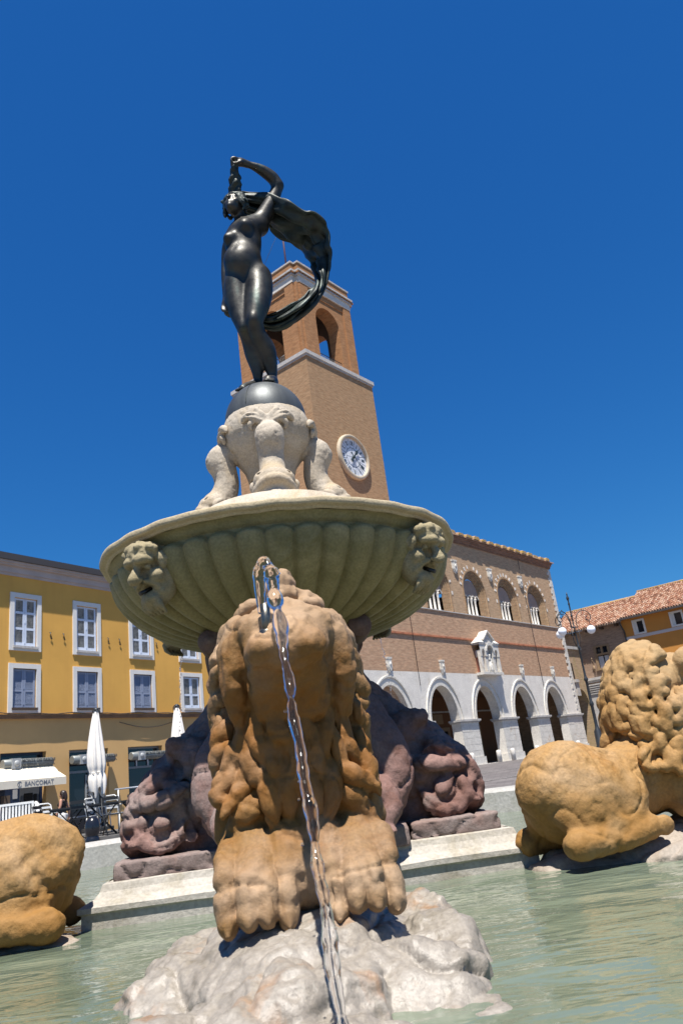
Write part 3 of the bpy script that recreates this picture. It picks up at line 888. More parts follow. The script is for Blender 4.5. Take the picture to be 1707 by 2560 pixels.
    for k in range(5): mb.tube([(c - 0.18 + 0.09 * k, -0.47, 6.06), (c - 0.10 + 0.05 * k, -0.44, 6.7)], 0.03, 5)
    mb.build('niche_figure', MT['trim_stone'], n_)
    # toothed white quoins at the corner
    z = ZB; k = 0
    while z < 14.5:
        h = rs.uniform(0.20, 0.30); w = (0.34 if k % 2 else 0.55) + rs.uniform(-0.07, 0.07)
        m_ = MB(); m_.box(S1 - w, S1 + 0.03, -0.03 - rs.uniform(0, 0.012), 0.6, z + 0.008, min(z + h, 14.6)); m_.build('quoin', MT['trim_stone'], T)
        z += h; k += 1
    mb = MB()
    for x in (35.85, 51.45): mb.tube([(x, -0.07, 5.2), (x + 0.02, -0.07, 10), (x, -0.07, 14.6)], 0.017, 6)
    mb.build('downpipe', MT['cable'], T)
    # eaves: corbelled brick courses, tile bed, lumpy cover tiles
    mb = MB()
    for k, (z0, z1, o) in enumerate([(14.62, 14.74, 0.06), (14.74, 14.84, 0.12), (14.84, 14.96, 0.18), (14.96, 15.06, 0.25)]):
        mb.box(S0, S1 + o, -o, 0.6, z0, z1)
    x = S0 + 0.05
    while x < S1: mb.box(x, x + 0.11, -0.10, 0.0, 14.64, 14.738); x += 0.21
    mb.build('cornice', MT['cornice_brick'], T)
    mb = MB(); O = 0.34; sl = 0.22
    a = [(S0, -O, 15.07), (S1 + 0.45, -O, 15.07), (S1 + 0.45, DEP / 2, 15.07 + (DEP / 2 + O) * sl), (S0, DEP / 2, 15.07 + (DEP / 2 + O) * sl), (S1 + 0.45, DEP, 15.07), (S0, DEP, 15.07)]
    b = [(p[0], p[1], p[2] + 0.07) for p in a]
    mb.add(a + b, [(3, 2, 1, 0), (5, 4, 2, 3), (6, 7, 8, 9), (9, 8, 10, 11), (0, 1, 7, 6), (1, 2, 8, 7), (2, 4, 10, 8), (4, 5, 11, 10), (5, 3, 9, 11), (3, 0, 6, 9)])
    rf = mb.build('roof', MT['roof_tile_clay'], T)
    x = 41.0; k = 0
    while x < S1 + 0.35:
        m_ = MB(); w = 0.36 + rs.uniform(-0.04, 0.05); h = 0.20 + rs.uniform(-0.03, 0.05)
        y0 = -O - 0.03 + rs.uniform(-0.04, 0.04)
        prof = [(-w, 0), (-w * 0.9, h * 0.7), (-w * 0.45, h), (0, h * 0.9), (w * 0.5, h * 1.02), (w * 0.92, h * 0.65), (w, 0)]
        P = []
        for t, s in ((0, 1.0), (0.55, 0.95), (1.3, 0.9)):
            P.append([(x + q[0] * s, y0 + t, 15.145 + t * sl + q[1] * s) for q in prof])
        m_.grid(P, smooth=False); m_.add([p for p in P[0]], [tuple(range(7))[::-1]])
        m_.build('roof_tile', MT['lichen_tile'], rf)
        x += 1.02 + rs.uniform(-0.05, 0.05); k += 1
    return T
palazzo()

# ------------------------------------------------------------------ clock tower
def tower():
    (ox, oy, _), rz = front_frame(A_P, 27.0)
    T = empty('clock_tower', (ox, oy, 0), rz, 'square brick clock tower with an open belfry rising behind the palace', 'tower')
    X0, X1, Y1 = 33.15, 40.15, 7.0
    mb = MB(); mb.box(X0, X1, 0, Y1, 0.5, 27.05); mb.build('shaft', MT['tower_brick'], T)
    mb = MB(); mb.box(X0 - 0.12, X1 + 0.12, -0.12, Y1 + 0.12, 27.05, 27.32); mb.box(X0 - 0.06, X1 + 0.06, -0.06, Y1 + 0.06, 26.92, 27.05); mb.build('string_course', MT['grey_stone'], T)
    # belfry: four pierced walls round an open room
    x0, x1, y0, y1 = X0 + 0.48, X1 - 0.62, 0.5, Y1 - 0.5
    cx, cy = (x0 + x1) / 2, (y0 + y1) / 2; W = 1.0
    def pier_walls():
        for (ax, sgn) in (('x', 1), ('x', -1), ('y', 1), ('y', -1)):
            m_ = MB(); L = (x1 - x0) if ax == 'x' else (y1 - y0)
            op = [(L / 2 - 1.27, L / 2 + 1.27, 27.34, 30.95, 1.27)]
            wall_with_openings(m_, 0, L, 27.32, 33.2, op, W)
            m2 = MB(); wall_with_openings(m2, W, L - W, 27.32, 33.2, op, -0.01, y=W)
            # shallow corner strips and the recessed field between them
            m_.box(0.22, 1.02, -0.13, 0.0, 27.32, 33.2); m_.box(L - 1.02, L - 0.22, -0.13, 0.0, 27.32, 33.2)
            m_.box(1.02, L - 1.02, -0.06, 0.0, 32.75, 33.2)
            if ax == 'x' and sgn > 0: M_ = Matrix.Translation((x0, y0, 0))
            elif ax == 'x': M_ = Matrix.Translation((x1, y1, 0)) @ Matrix.Rotation(math.pi, 4, 'Z')
            elif sgn > 0: M_ = Matrix.Translation((x1, y0, 0)) @ Matrix.Rotation(math.pi / 2, 4, 'Z')
            else: M_ = Matrix.Translation((x0, y1, 0)) @ Matrix.Rotation(-math.pi / 2, 4, 'Z')
            q = MB(); q.add([tuple(M_ @ Vector(v)) for v in m_.v], m_.f)
            bw = q.build('belfry_wall', MT['belfry_brick'], T)
            q = MB(); q.add([tuple(M_ @ Vector(v)) for v in m2.v], m2.f); q.build('inner_face', MT['shade_plaster'], bw)
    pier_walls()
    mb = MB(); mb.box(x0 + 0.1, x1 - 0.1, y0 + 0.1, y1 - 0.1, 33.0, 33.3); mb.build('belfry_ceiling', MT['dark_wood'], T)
    # cornice follows the notched corners
    def ring(mb, e, z0, z1, nt_=0.35):
        # outline with a small notch at each corner
        n = nt_
        pts = [(x0 - e + n, y0 - e), (x1 + e - n, y0 - e), (x1 + e - n, y0 - e + n), (x1 + e, y0 - e + n), (x1 + e, y1 + e - n), (x1 + e - n, y1 + e - n), (x1 + e - n, y1 + e), (x0 - e + n, y1 + e), (x0 - e + n, y1 + e - n), (x0 - e, y1 + e - n), (x0 - e, y0 - e + n), (x0 - e + n, y0 - e + n)]
        v = [(p[0], p[1], z0) for p in pts] + [(p[0], p[1], z1) for p in pts]
        N = len(pts)
        mb.add(v, [tuple(range(N))[::-1], tuple(range(N, 2 * N))] + [(i, (i + 1) % N, (i + 1) % N + N, i + N) for i in range(N)])
    mb = MB(); ring(mb, 0.16, 33.2, 33.72); mb.build('frieze', MT['white_pier'], T)
    mb = MB(); ring(mb, 0.26, 33.72, 33.86); ring(mb, 0.34, 33.98, 34.12)
    mb.build('cornice', MT['grey_stone'], T)
    mb = MB(); ring(mb, 0.20, 33.86, 33.98)
    x = x0
    while x < x1: mb.box(x, x + 0.14, y0 - 0.30, y0 - 0.1, 33.865, 33.975); mb.box(x, x + 0.14, y1 + 0.1, y1 + 0.30, 33.865, 33.975); x += 0.28
    y = y0
    while y < y1: mb.box(x0 - 0.30, x0 - 0.1, y, y + 0.14, 33.865, 33.975); mb.box(x1 + 0.1, x1 + 0.30, y, y + 0.14, 33.865, 33.975); y += 0.28
    mb.build('dentils', MT['belfry_brick'], T)
    mb = MB(); ring(mb, 0.12, 34.12, 34.80); mb.build('parapet', MT['belfry_brick'], T)
    mb = MB(); ring(mb, 0.18, 34.80, 34.92); mb.build('coping', MT['grey_stone'], T)
    # railings in the belfry openings
    def railing(M_):
        m_ = MB()
        m_.tube([(-1.2, 0, 28.3), (1.2, 0, 28.3)], 0.025, 6, M=M_); m_.tube([(-1.2, 0, 27.45), (1.2, 0, 27.45)], 0.02, 6, M=M_)
        for k in range(17): m_.tube([(-1.2 + 0.15 * k, 0, 27.34), (-1.2 + 0.15 * k, 0, 28.3)], 0.016, 5, M=M_)
        m_.build('railing', MT['iron'], T)
    for M_ in (Matrix.Translation((cx, y0 + 0.15, 0)), Matrix.Translation((cx, y1 - 0.15, 0)), Matrix.Translation((x0 + 0.15, cy, 0)) @ Matrix.Rotation(math.pi / 2, 4, 'Z'), Matrix.Translation((x1 - 0.15, cy, 0)) @ Matrix.Rotation(math.pi / 2, 4, 'Z')): railing(M_)
    mb = MB(); mb.tube([(34.6, 2.0, 33.5), (34.6, 2.0, 41.5)], 0.06, 8); mb.ball((34.6, 2.0, 41.55), 0.1, 8, 6); mb.build('mast', plain('mast_red', (0.10, 0.04, 0.05), 0.6), T)
    mb = MB()
    for e in ((38.5, 1.0), (34.0, 5.0)): mb.tube([(34.6, 2.0, 39.5), (e[0], e[1], 34.9)], 0.012, 4)
    mb.build('mast_stay', MT['cable'], T)
    # the clock
    ck = Vector((36.67, 0, 20.5))
    mb = MB()
    prof = [(1.36, -0.02), (1.36, -0.20), (1.40, -0.24), (1.46, -0.21), (1.49, -0.23), (1.57, -0.17), (1.60, -0.08), (1.60, 0.02)]
    P = []
    for k in range(48):
        w = 2 * math.pi * k / 48
        P.append([(ck.x + r_ * math.cos(w), yy, ck.z + r_ * math.sin(w)) for r_, yy in prof])
    mb.grid(P, closed_u=True)
    fr = mb.build('clock_frame', stone('clock_stone', (0.44, 0.37, 0.27), (0.54, 0.46, 0.35), 2.0, bmp=0.004, fine=10), T)
    mb = MB(); mb.add([(ck.x + 1.38 * math.cos(2 * math.pi * k / 48), -0.03, ck.z + 1.38 * math.sin(2 * math.pi * k / 48)) for k in range(48)], [tuple(range(48))[::-1]])
    fc = mb.build('clock_face', MT['clock_face'], T)
    for p in fc.data.polygons: p.use_smooth = False
    mb = MB()
    def bar(x0_, z0_, x1_, z1_, w, y=-0.036, t=0.004):
        d = Vector((x1_ - x0_, 0, z1_ - z0_)); L = d.length; d /= L; nn = Vector((-d.z, 0, d.x)) * w / 2
        a = Vector((ck.x + x0_, y, ck.z + z0_)); b = Vector((ck.x + x1_, y, ck.z + z1_))
        f4 = [a - nn, b - nn, b + nn, a + nn]
        mb.add([tuple(p) for p in f4] + [tuple(p + Vector((0, t, 0))) for p in f4], [(0, 1, 2, 3), (0, 4, 5, 1), (1, 5, 6, 2), (2, 6, 7, 3), (3, 7, 4, 0)])
    for k in range(12):
        t = math.pi / 2 - 2 * math.pi * (k + 0.5) / 12
        bar(0.70 * math.cos(t), 0.70 * math.sin(t), 1.31 * math.cos(t), 1.31 * math.sin(t), 0.025)
    for k in range(40):
        a, b = 2 * math.pi * k / 40, 2 * math.pi * (k + 1) / 40
        bar(0.68 * math.cos(a), 0.68 * math.sin(a), 0.68 * math.cos(b), 0.68 * math.sin(b), 0.03)
    for a in (0.0, math.pi / 2):
        bar(-0.66 * math.cos(a), -0.66 * math.sin(a), 0.66 * math.cos(a), 0.66 * math.sin(a), 0.02, y=-0.0345)
    mb.build('dial_lines', MT['clock_mark'], fc)
    rom = ['XII', 'I', 'II', 'III', 'IIII', 'V', 'VI', 'VII', 'VIII', 'IX', 'X', 'XI']
    wid = {'I': 0.07, 'V': 0.15, 'X': 0.16}
    for k, s in enumerate(rom):
        mb = MB()
        t = math.pi / 2 - 2 * math.pi * k / 12
        ur = Vector((math.cos(t), math.sin(t))); ut = Vector((math.sin(t), -math.cos(t)))
        tot = sum(wid[c_] for c_ in s); u = -tot / 2
        def pt(a, b): q = ur * (1.02 + b) + ut * a; return q.x, q.y
        for c_ in s:
            w = wid[c_]; h = 0.16; m_ = u + w / 2
            if c_ == 'I': L = [((m_, -h), (m_, h), 0.042)]
            elif c_ == 'V': L = [((m_ - 0.055, h), (m_, -h), 0.042), ((m_ + 0.055, h), (m_, -h), 0.02)]
            else: L = [((m_ - 0.055, h), (m_ + 0.055, -h), 0.042), ((m_ + 0.055, h), (m_ - 0.055, -h), 0.02)]
            for i, (p, q, ww) in enumerate(L):
                a = pt(*p); b = pt(*q); bar(a[0], a[1], b[0], b[1], ww, y=-0.037 - 0.0015 * i)
            u += w
        mb.build('numeral', MT['clock_mark'], fc)
    def hand(ang, L, w, tail, y, name):
        nonlocal mb
        mb = MB(); t = math.pi / 2 - ang; d = (math.cos(t), math.sin(t))
        bar(-tail * d[0], -tail * d[1], L * 0.55 * d[0], L * 0.55 * d[1], w * 0.8, y=y, t=0.02); bar(L * 0.45 * d[0], L * 0.45 * d[1], L * 0.85 * d[0], L * 0.85 * d[1], w * 1.5, y=y - 0.003, t=0.02); bar(L * 0.8 * d[0], L * 0.8 * d[1], L * d[0], L * d[1], w * 0.5, y=y - 0.006, t=0.02)
        if tail > 0.3: bar(-tail * d[0], -tail * d[1], -tail * 0.6 * d[0], -tail * 0.6 * d[1], w * 1.8, y=y - 0.003, t=0.02)
        mb.build(name, MT['clock_mark'], fc)
    hand(2 * math.pi * (1 + 22 / 60) / 12, 0.80, 0.13, 0.42, -0.12, 'hour_hand')
    hand(2 * math.pi * 22 / 60, 1.24, 0.055, 0.42, -0.16, 'minute_hand')
    mb = MB(); mb.lathe([(0.10, 0), (0.10, 0.16)], 14, M=Matrix.Translation(ck + Vector((0, -0.02, 0))) @ Matrix.Rotation(math.pi / 2, 4, 'X')); mb.build('hub', MT['clock_mark'], fc)
tower()

def lettering(txt, size, ext, mat, par, loc):
    cu = bpy.data.curves.new('lettering', 'FONT'); cu.body = txt; cu.size = size; cu.extrude = ext; cu.offset = 0.002; cu.resolution_u = 3
    o = bpy.data.objects.new('lettering_source', cu)
    COL.objects.link(o)
    dg = bpy.context.evaluated_depsgraph_get()
    me = bpy.data.meshes.new_from_object(o.evaluated_get(dg)); me.name = 'lettering'
    bpy.data.objects.remove(o); bpy.data.curves.remove(cu)
    me.materials.clear()
    return link('lettering', me, mat, par, loc, (math.pi / 2, 0, 0))

# ------------------------------------------------------------------ yellow building
def yellow():
    (ox, oy, _), rz = front_frame(A_Y, 24.0)
    T = empty('yellow_building', (ox, oy, 0), rz, 'three storey yellow plastered building with blue shutters and bank shopfronts', 'building')
    S0, S1, DEP = 9.0, 28.2, 11.0
    cols = [(13.38, 14.68), (16.09, 17.38), (18.79, 20.12), (21.58, 22.92), (24.40, 25.79)]
    mb = MB()
    ops1 = [(a + 0.17, b - 0.17, 4.60, 5.97, 0) for a, b in cols]
    ops2 = [(a + 0.17, b - 0.17, 6.76, 8.53, 0) for a, b in cols]
    wall_with_openings(mb, S0, S1, 4.36, 6.35, ops1, 0.16); wall_with_openings(mb, S0, S1, 6.35, 9.32, ops2, 0.16)
    mb.box(S1 - 0.3, S1, 0.16, DEP, 0, 9.32); mb.box(S0, S0 + 0.3, 0.16, DEP, 0, 9.32); mb.box(S0, S1, DEP - 0.2, DEP, 0, 9.32)
    mb.box(S0, S1, 0.16, 0.3, 4.36, 9.32)
    mb.build('wall', MT['yellow_plaster'], T)
    doors = [(12.7, 14.6), (15.87, 17.66), (18.62, 20.40), (21.38, 23.20), (24.2, 26.0)]
    mb = MB(); wall_with_openings(mb, S0, S1, -0.2, 4.22, [(a, b, -0.2, 3.10, 0) for a, b in doors], 0.30)
    mb.build('ground_floor_wall', MT['tan_plaster'], T)
    mb = MB(); mb.box(S0, S1 + 0.06, -0.12, 0.1, 4.22, 4.34); mb.box(S0, S1 + 0.1, -0.16, 0.1, 4.30, 4.36); mb.build('string_course', plain('band_brown', (0.22, 0.13, 0.075), 0.9, var=0.25, scale=2), T)
    mb = MB()
    P = [(S0 + (S1 - S0) * k / 60, -0.18, 4.40 + 0.02 * math.sin(k * 1.3) - 0.03 * abs(math.sin(k * 0.31))) for k in range(61)]
    mb.tube(P, 0.018, 5); mb.tube([(20.9 + 3.0 * k / 12, -0.10, 4.05 - 0.22 * math.sin(math.pi * k / 12)) for k in range(13)], 0.012, 5)
    mb.build('cable', MT['cable'], T)
    # eaves cornice
    mb = MB()
    for z0, z1, o in ((9.32, 9.42, 0.04), (9.42, 9.66, 0.09), (9.66, 9.73, 0.20), (9.73, 9.82, 0.26)): mb.box(S0, S1 + o, -o, DEP, z0, z1)
    mb.build('cornice', MT['cornice_paint'], T)
    mb = MB()
    P = []
    for k in range(7):
        w = math.pi + math.pi * k / 6; P.append((-0.26 + 0.075 * math.cos(w), 9.90 + 0.075 * math.sin(w)))
    mb.grid([[(x, p[0], p[1]) for p in P] for x in (S0, S1 + 0.3)]); mb.box(S0, S1 + 0.3, -0.34, -0.20, 9.82, 10.06)
    mb.build('gutter', MT['gutter'], T)
    mb = MB(); O = 0.20; z = 9.96
    a = [(S0, -O, z), (S1 + 0.5, -O, z), (S1 + 0.5, DEP / 2, z + 1.3), (S0, DEP / 2, z + 1.3), (S1 + 0.5, DEP, z), (S0, DEP, z)]
    b = [(p[0], p[1], p[2] + 0.05) for p in a]
    mb.add(a + b, [(3, 2, 1, 0), (5, 4, 2, 3), (6, 7, 8, 9), (9, 8, 10, 11), (0, 1, 7, 6), (1, 2, 8, 7), (4, 5, 11, 10), (2, 4, 10, 8)])
    rf = mb.build('roof', MT['roof_tile_clay'], T)
    # windows
    def leaf(x0, x1, z0, z1, rails, mat, smat, par, th=0.045, y=0.03):
        m_ = MB(); st = 0.075
        m_.box(x0, x0 + st, y, y + th, z0, z1); m_.box(x1 - st, x1, y, y + th, z0, z1)
        zs = [z0] + [z0 + (z1 - z0) * r_ for r_ in rails] + [z1]
        for i, zz in enumerate(zs):
            h = 0.042 if 0 < i < len(zs) - 1 else 0.06
            a = zz - h if 0 < i < len(zs) - 1 else (zz if i == 0 else zz - 2 * h + 0.06)
            b = zz + h if 0 < i < len(zs) - 1 else (zz + 2 * h if i == 0 else zz)
            m_.box(x0 + st, x1 - st, y + 0.002, y + th, a, b)
        for hz in (z0 + 0.12, (z0 + z1) / 2, z1 - 0.12):
            m_.box(x0 - 0.02 if x0 < (x0 + x1) / 2 else x1, x0 + 0.02, y - 0.012, y - 0.001, hz - 0.03, hz + 0.03)
        o = m_.build('shutter', mat, par)
        return o, (x0 + st, x1 - st, zs)
    def slats(x0, x1, zs, mat, par, tilt, y, step=0.045):
        m_ = MB()
        for a, b in zip(zs[:-1], zs[1:]):
            z = a + 0.07
            while z < b - 0.06:
                m_.add([(x0, y + 0.004, z), (x1, y + 0.004, z), (x1, y + 0.034, z + tilt), (x0, y + 0.034, z + tilt)], [(0, 1, 2, 3)])
                m_.add([(x0, y + 0.004, z - 0.008), (x1, y + 0.004, z - 0.008), (x1, y + 0.004, z), (x0, y + 0.004, z)], [(0, 1, 2, 3)])
                z += step
        return m_
    def window(a, b, z0, z1, style):
        m_ = MB(); t = 0.17; pr = -0.05
        m_.box(a, a + t, pr, 0.02, z0, z1); m_.box(b - t, b, pr, 0.02, z0, z1); m_.box(a + t, b - t, pr + 0.002, 0.02, z1 - t, z1)
        m_.box(a + t, b - t, pr + 0.01, 0.02, z0, z0 + 0.09)
        w = m_.build('window', MT['window_trim'], T)
        m_ = MB(); m_.box(a + t - 0.03, b - t + 0.03, -0.10, 0.16, z0 + 0.09, z0 + 0.17); m_.build('sill', MT['grey_stone'] if style != 'blue' else MT['dark_wood'], w)
        xa, xb = a + t + 0.02, b - t - 0.02; zb, zt = z0 + 0.19, z1 - t - 0.02; mid = (xa + xb) / 2
        for x0, x1 in ((xa, mid - 0.004), (mid + 0.004, xb)):
            if style == 'blue':
                o, (u0, u1, zs) = leaf(x0, x1, zb, zt, [0.08, 0.44], MT['blue_shutter'], MT['blue_shutter'], w)
                q = slats(u0, u1, zs[1:], None, None, 0.05, 0.04, 0.042); q.build('slats', MT['blue_shutter'], o)
                m2 = MB(); m2.box(u0, u1, 0.078, 0.09, zb, zt); m2.box(u0, u1, 0.045, 0.07, zs[0] + 0.1, zs[1]); m2.build('shutter_back', MT['blue_shutter'], o)
            else:
                o, (u0, u1, zs) = leaf(x0, x1, zb, zt, [0.36, 0.70] if style == 'pale' else [0.42], MT['pale_shutter'], None, w)
                q = slats(u0, u1, zs, None, None, 0.012, 0.04, 0.05); q.build('slats', MT['worn_louvre'], o)
                m2 = MB(); m2.box(u0, u1, 0.085, 0.095, zb, zt); m2.build('shutter_back', MT['worn_louvre'], o)
        return w
    for a, b in cols: window(a, b, 6.60, 8.71, 'pale')
    for i, (a, b) in enumerate(cols): window(a, b, 4.43, 6.14, 'pale2' if i == 4 else 'blue')
    # wall ties
    for x in (17.80, 18.38, 20.50, 21.08, 23.1, 23.7, 15.1, 15.6):
        m_ = MB(); m_.tube([(x - 0.03, -0.04, 7.36), (x + 0.03, -0.045, 7.13)], 0.014, 5); m_.tube([(x - 0.06, -0.03, 7.37), (x + 0.02, -0.03, 7.35)], 0.012, 5); m_.tube([(x - 0.02, -0.03, 7.14), (x + 0.07, -0.03, 7.12)], 0.012, 5)
        m_.build('wall_tie', MT['iron'], T)
    # shopfronts
    for i, (a, b) in enumerate(doors):
        m_ = MB(); y = 0.26
        m_.box(a, a + 0.07, y - 0.06, y, 0, 3.1); m_.box(b - 0.07, b, y - 0.06, y, 0, 3.1); m_.box(a + 0.07, b - 0.07, y - 0.06, y, 3.02, 3.1); m_.box(a + 0.07, b - 0.07, y - 0.06, y, 2.28, 2.36)
        if i == 2: m_.box(a + 1.0, a + 1.06, y - 0.06, y, 0, 2.28)
        if i != 1: m_.box(a + 0.07, b - 0.07, y - 0.05, y, 0.75, 0.80)
        sh = m_.build('shopfront', MT['shop_grey'] if i != 1 else MT['shop_blue'], T)
        m_ = MB(); m_.add([(a, y + 0.01, 0), (b, y + 0.01, 0), (b, y + 0.01, 3.1), (a, y + 0.01, 3.1)], [(0, 1, 2, 3)]); m_.build('shop_glass', MT['dark_glass'], sh)
        if i == 1:   # cash machine panel
            m_ = MB(); m_.box(a + 0.02, b - 0.02, y - 0.04, y + 0.005, 0, 2.2); m_.build('shop_panel', MT['shop_blue'], sh)
            m_ = MB(); c = b - 0.52
            m_.box(c - 0.36, c + 0.36, y - 0.10, y - 0.04, 1.10, 2.02); m_.box(c - 0.30, c + 0.30, y - 0.17, y - 0.04, 1.06, 1.14)
            cm = m_.build('cash_machine', plain('machine_grey', (0.06, 0.065, 0.075), 0.5), sh)
            m_ = MB(); m_.box(c - 0.24, c + 0.10, y - 0.115, y - 0.10, 1.42, 1.76); m_.box(c + 0.14, c + 0.26, y - 0.115, y - 0.10, 1.45, 1.72); m_.build('machine_screen', MT['black'], sh)
            m_ = MB(); m_.box(a + 0.65, a + 0.82, y - 0.055, y - 0.04, 1.62, 1.92); m_.build('notice', plain('notice_grey', (0.36, 0.37, 0.40), 0.7), sh)
            m_ = MB(); m_.box(a + 0.20, a + 0.55, y - 0.055, y - 0.04, 1.30, 1.75); m_.build('poster', plain('poster_brown', (0.10, 0.075, 0.06), 0.7), sh)
        if i == 2:   # folded lattice gate
            m_ = MB(); rs = random.Random(5)
            for k in range(14):
                z = 0.3 + k * 0.13
                pts = [(a + 0.95 + 0.35 * t, y - 0.05, z + 0.06 * math.sin(t * 7 + k * 1.7) + rs.uniform(-0.02, 0.02)) for t in (0, 0.25, 0.5, 0.75, 1.0)]
                m_.tube(pts, 0.022, 5)
            m_.build('wrought_branches', MT['black'], sh)
            m_ = MB(); m_.box(a + 0.9, a + 1.35, y - 0.02, y + 0.004, 0.05, 2.2); m_.build('gate_panel', plain('gate_grey', (0.30, 0.31, 0.31), 0.6), sh)
        if i == 3:
            m_ = MB(); m_.box(a + 0.07, b - 0.07, y - 0.05, y, 2.66, 2.70); m_.box(a + 0.6, a + 0.64, y - 0.05, y, 2.36, 2.68); m_.box(a + 1.2, a + 1.24, y - 0.05, y, 2.36, 2.68); m_.build('transom_bars', MT['pale_shutter'], sh)
    # a stub of the next house, out to the left, whose eaves shade the corner of the front
    def sign(a, b, label):
        M_ = T.matrix_basis
        t = empty('bank_sign', (0, 0, 0), 0, label, 'sign', 'grey tube signs over the bank shopfronts')
        t.location = Vector((ox, oy, 0)) + Matrix.Rotation(rz, 3, 'Z') @ Vector(((a + b) / 2, -0.22, 2.72)); t.rotation_euler = (0, 0, rz)
        L = (b - a) / 2 + 0.06
        m_ = MB(); m_.lathe([(0.13, -L), (0.155, -L + 0.02), (0.155, L - 0.02), (0.13, L)], 20, M=Matrix.Rotation(math.pi / 2, 4, 'Y')); m_.build('tube', MT['sign_grey'], t)
        m_ = MB(); m_.box(-L + 0.25, -L + 0.58, -0.185, 0.0, -0.165, 0.165); m_.ball((-L + 0.42, -0.19, 0.0), (0.10, 0.05, 0.10), 14, 8); m_.build('emblem', MT['sign_knob'], t)
        m_ = MB(); m_.box(-L + 0.1, -L + 0.14, 0.1, 0.24, -0.03, 0.03); m_.box(L - 0.14, L - 0.1, 0.1, 0.24, -0.03, 0.03); m_.build('bracket', MT['iron'], t)
        for txt, sz, x, z in (('MONTE DEI PASCHI', 0.148, -L + 0.63, 0.022), ('DI SIENA', 0.148, -L + 0.63, -0.115), ('BANCA DAL 1472', 0.082, -L + 1.27, -0.110)):
            lettering(txt, sz, 0.006, MT['letter_dark'], t, (x, -0.162, z))
    sign(doors[1][0], doors[1][1], 'grey tube sign above the cream awning and cash machine')
    sign(doors[2][0], doors[2][1], 'grey tube sign half hidden behind the nearer closed parasol')
    sign(doors[3][0], doors[3][1], 'grey tube sign over the shop window left of the second parasol')
    # awning over the cash machine
    t = empty('awning', (0, 0, 0), rz, 'cream fabric awning lettered over the cash machine', 'awning')
    a, b = doors[1][0] - 0.75, doors[1][1] + 0.06
    t.location = Vector((ox, oy, 0)) + Matrix.Rotation(rz, 3, 'Z') @ Vector(((a + b) / 2, 0.0, 0)); L = (b - a) / 2
    m_ = MB()
    prof = [(-0.02, 2.62), (-0.30, 2.58), (-0.52, 2.42), (-0.60, 2.33), (-0.62, 2.345), (-0.95, 2.18), (-1.0, 2.15)]
    m_.grid([[(x, y, z) for y, z in prof] for x in np.linspace(-L, L, 6)], smooth=False)
    for s in (-1, 1): m_.add([(s * L, y, z) for y, z in prof] + [(s * L, -0.02, 2.15)], [tuple(range(len(prof) + 1))])
    m_.build('canopy', MT['awning'], t)
    m_ = MB(); m_.box(-L, L, -1.012, -1.0, 1.90, 2.15); m_.build('valance', MT['awning'], t)
    lettering('BANCOMAT', 0.20, 0.002, MT['letter_grey'], t, (L - 1.62, -1.016, 1.955))
    m_ = MB(); P = [(L - 1.80 + 0.075 * math.cos(w), -1.016, 2.025 + 0.085 * math.sin(w)) for w in np.linspace(0.5, 2 * math.pi - 0.3, 14)]; m_.tube(P, 0.008, 4); m_.box(L - 1.82, L - 1.79, -1.018, -1.012, 1.97, 2.08); m_.build('bank_symbol', MT['letter_grey'], t)
yellow()

# ------------------------------------------------------------------ houses on the right, facing the fountain across the square
def tile_field(mb, x0, x1, y0, y1, z0, z1, rs, pitch=0.21, course=0.36):
    """barrel tiles laid from the eave (y0, z0) up to the ridge (y1, z1)"""
    L = math.hypot(y1 - y0, z1 - z0); ny = int(L / course); dy, dz = (y1 - y0) / ny, (z1 - z0) / ny
    nx = int((x1 - x0) / pitch); dx = (x1 - x0) / nx
    nv = Vector((0, -(z1 - z0), y1 - y0)).normalized()
    for j in range(ny):
        for i in range(nx):
            x = x0 + (i + 0.5) * dx + rs.uniform(-0.012, 0.012); y = y0 + j * dy; z = z0 + j * dz
            lift = 0.03 + rs.uniform(0, 0.02)
            v = []
            for t, w, l in ((-0.03, 0.088, lift), (1.1, 0.07, 0.0)):
                for k in range(4):
                    a = math.pi * k / 3
                    px, h = math.cos(a) * w, math.sin(a) * w * 0.9 + l
                    v.append((x + px, y + dy * t + nv.y * h, z + dz * t + nv.z * h))
            mb.add(v, [(0, 1, 5, 4), (1, 2, 6, 5), (2, 3, 7, 6), (3, 2, 1, 0)])

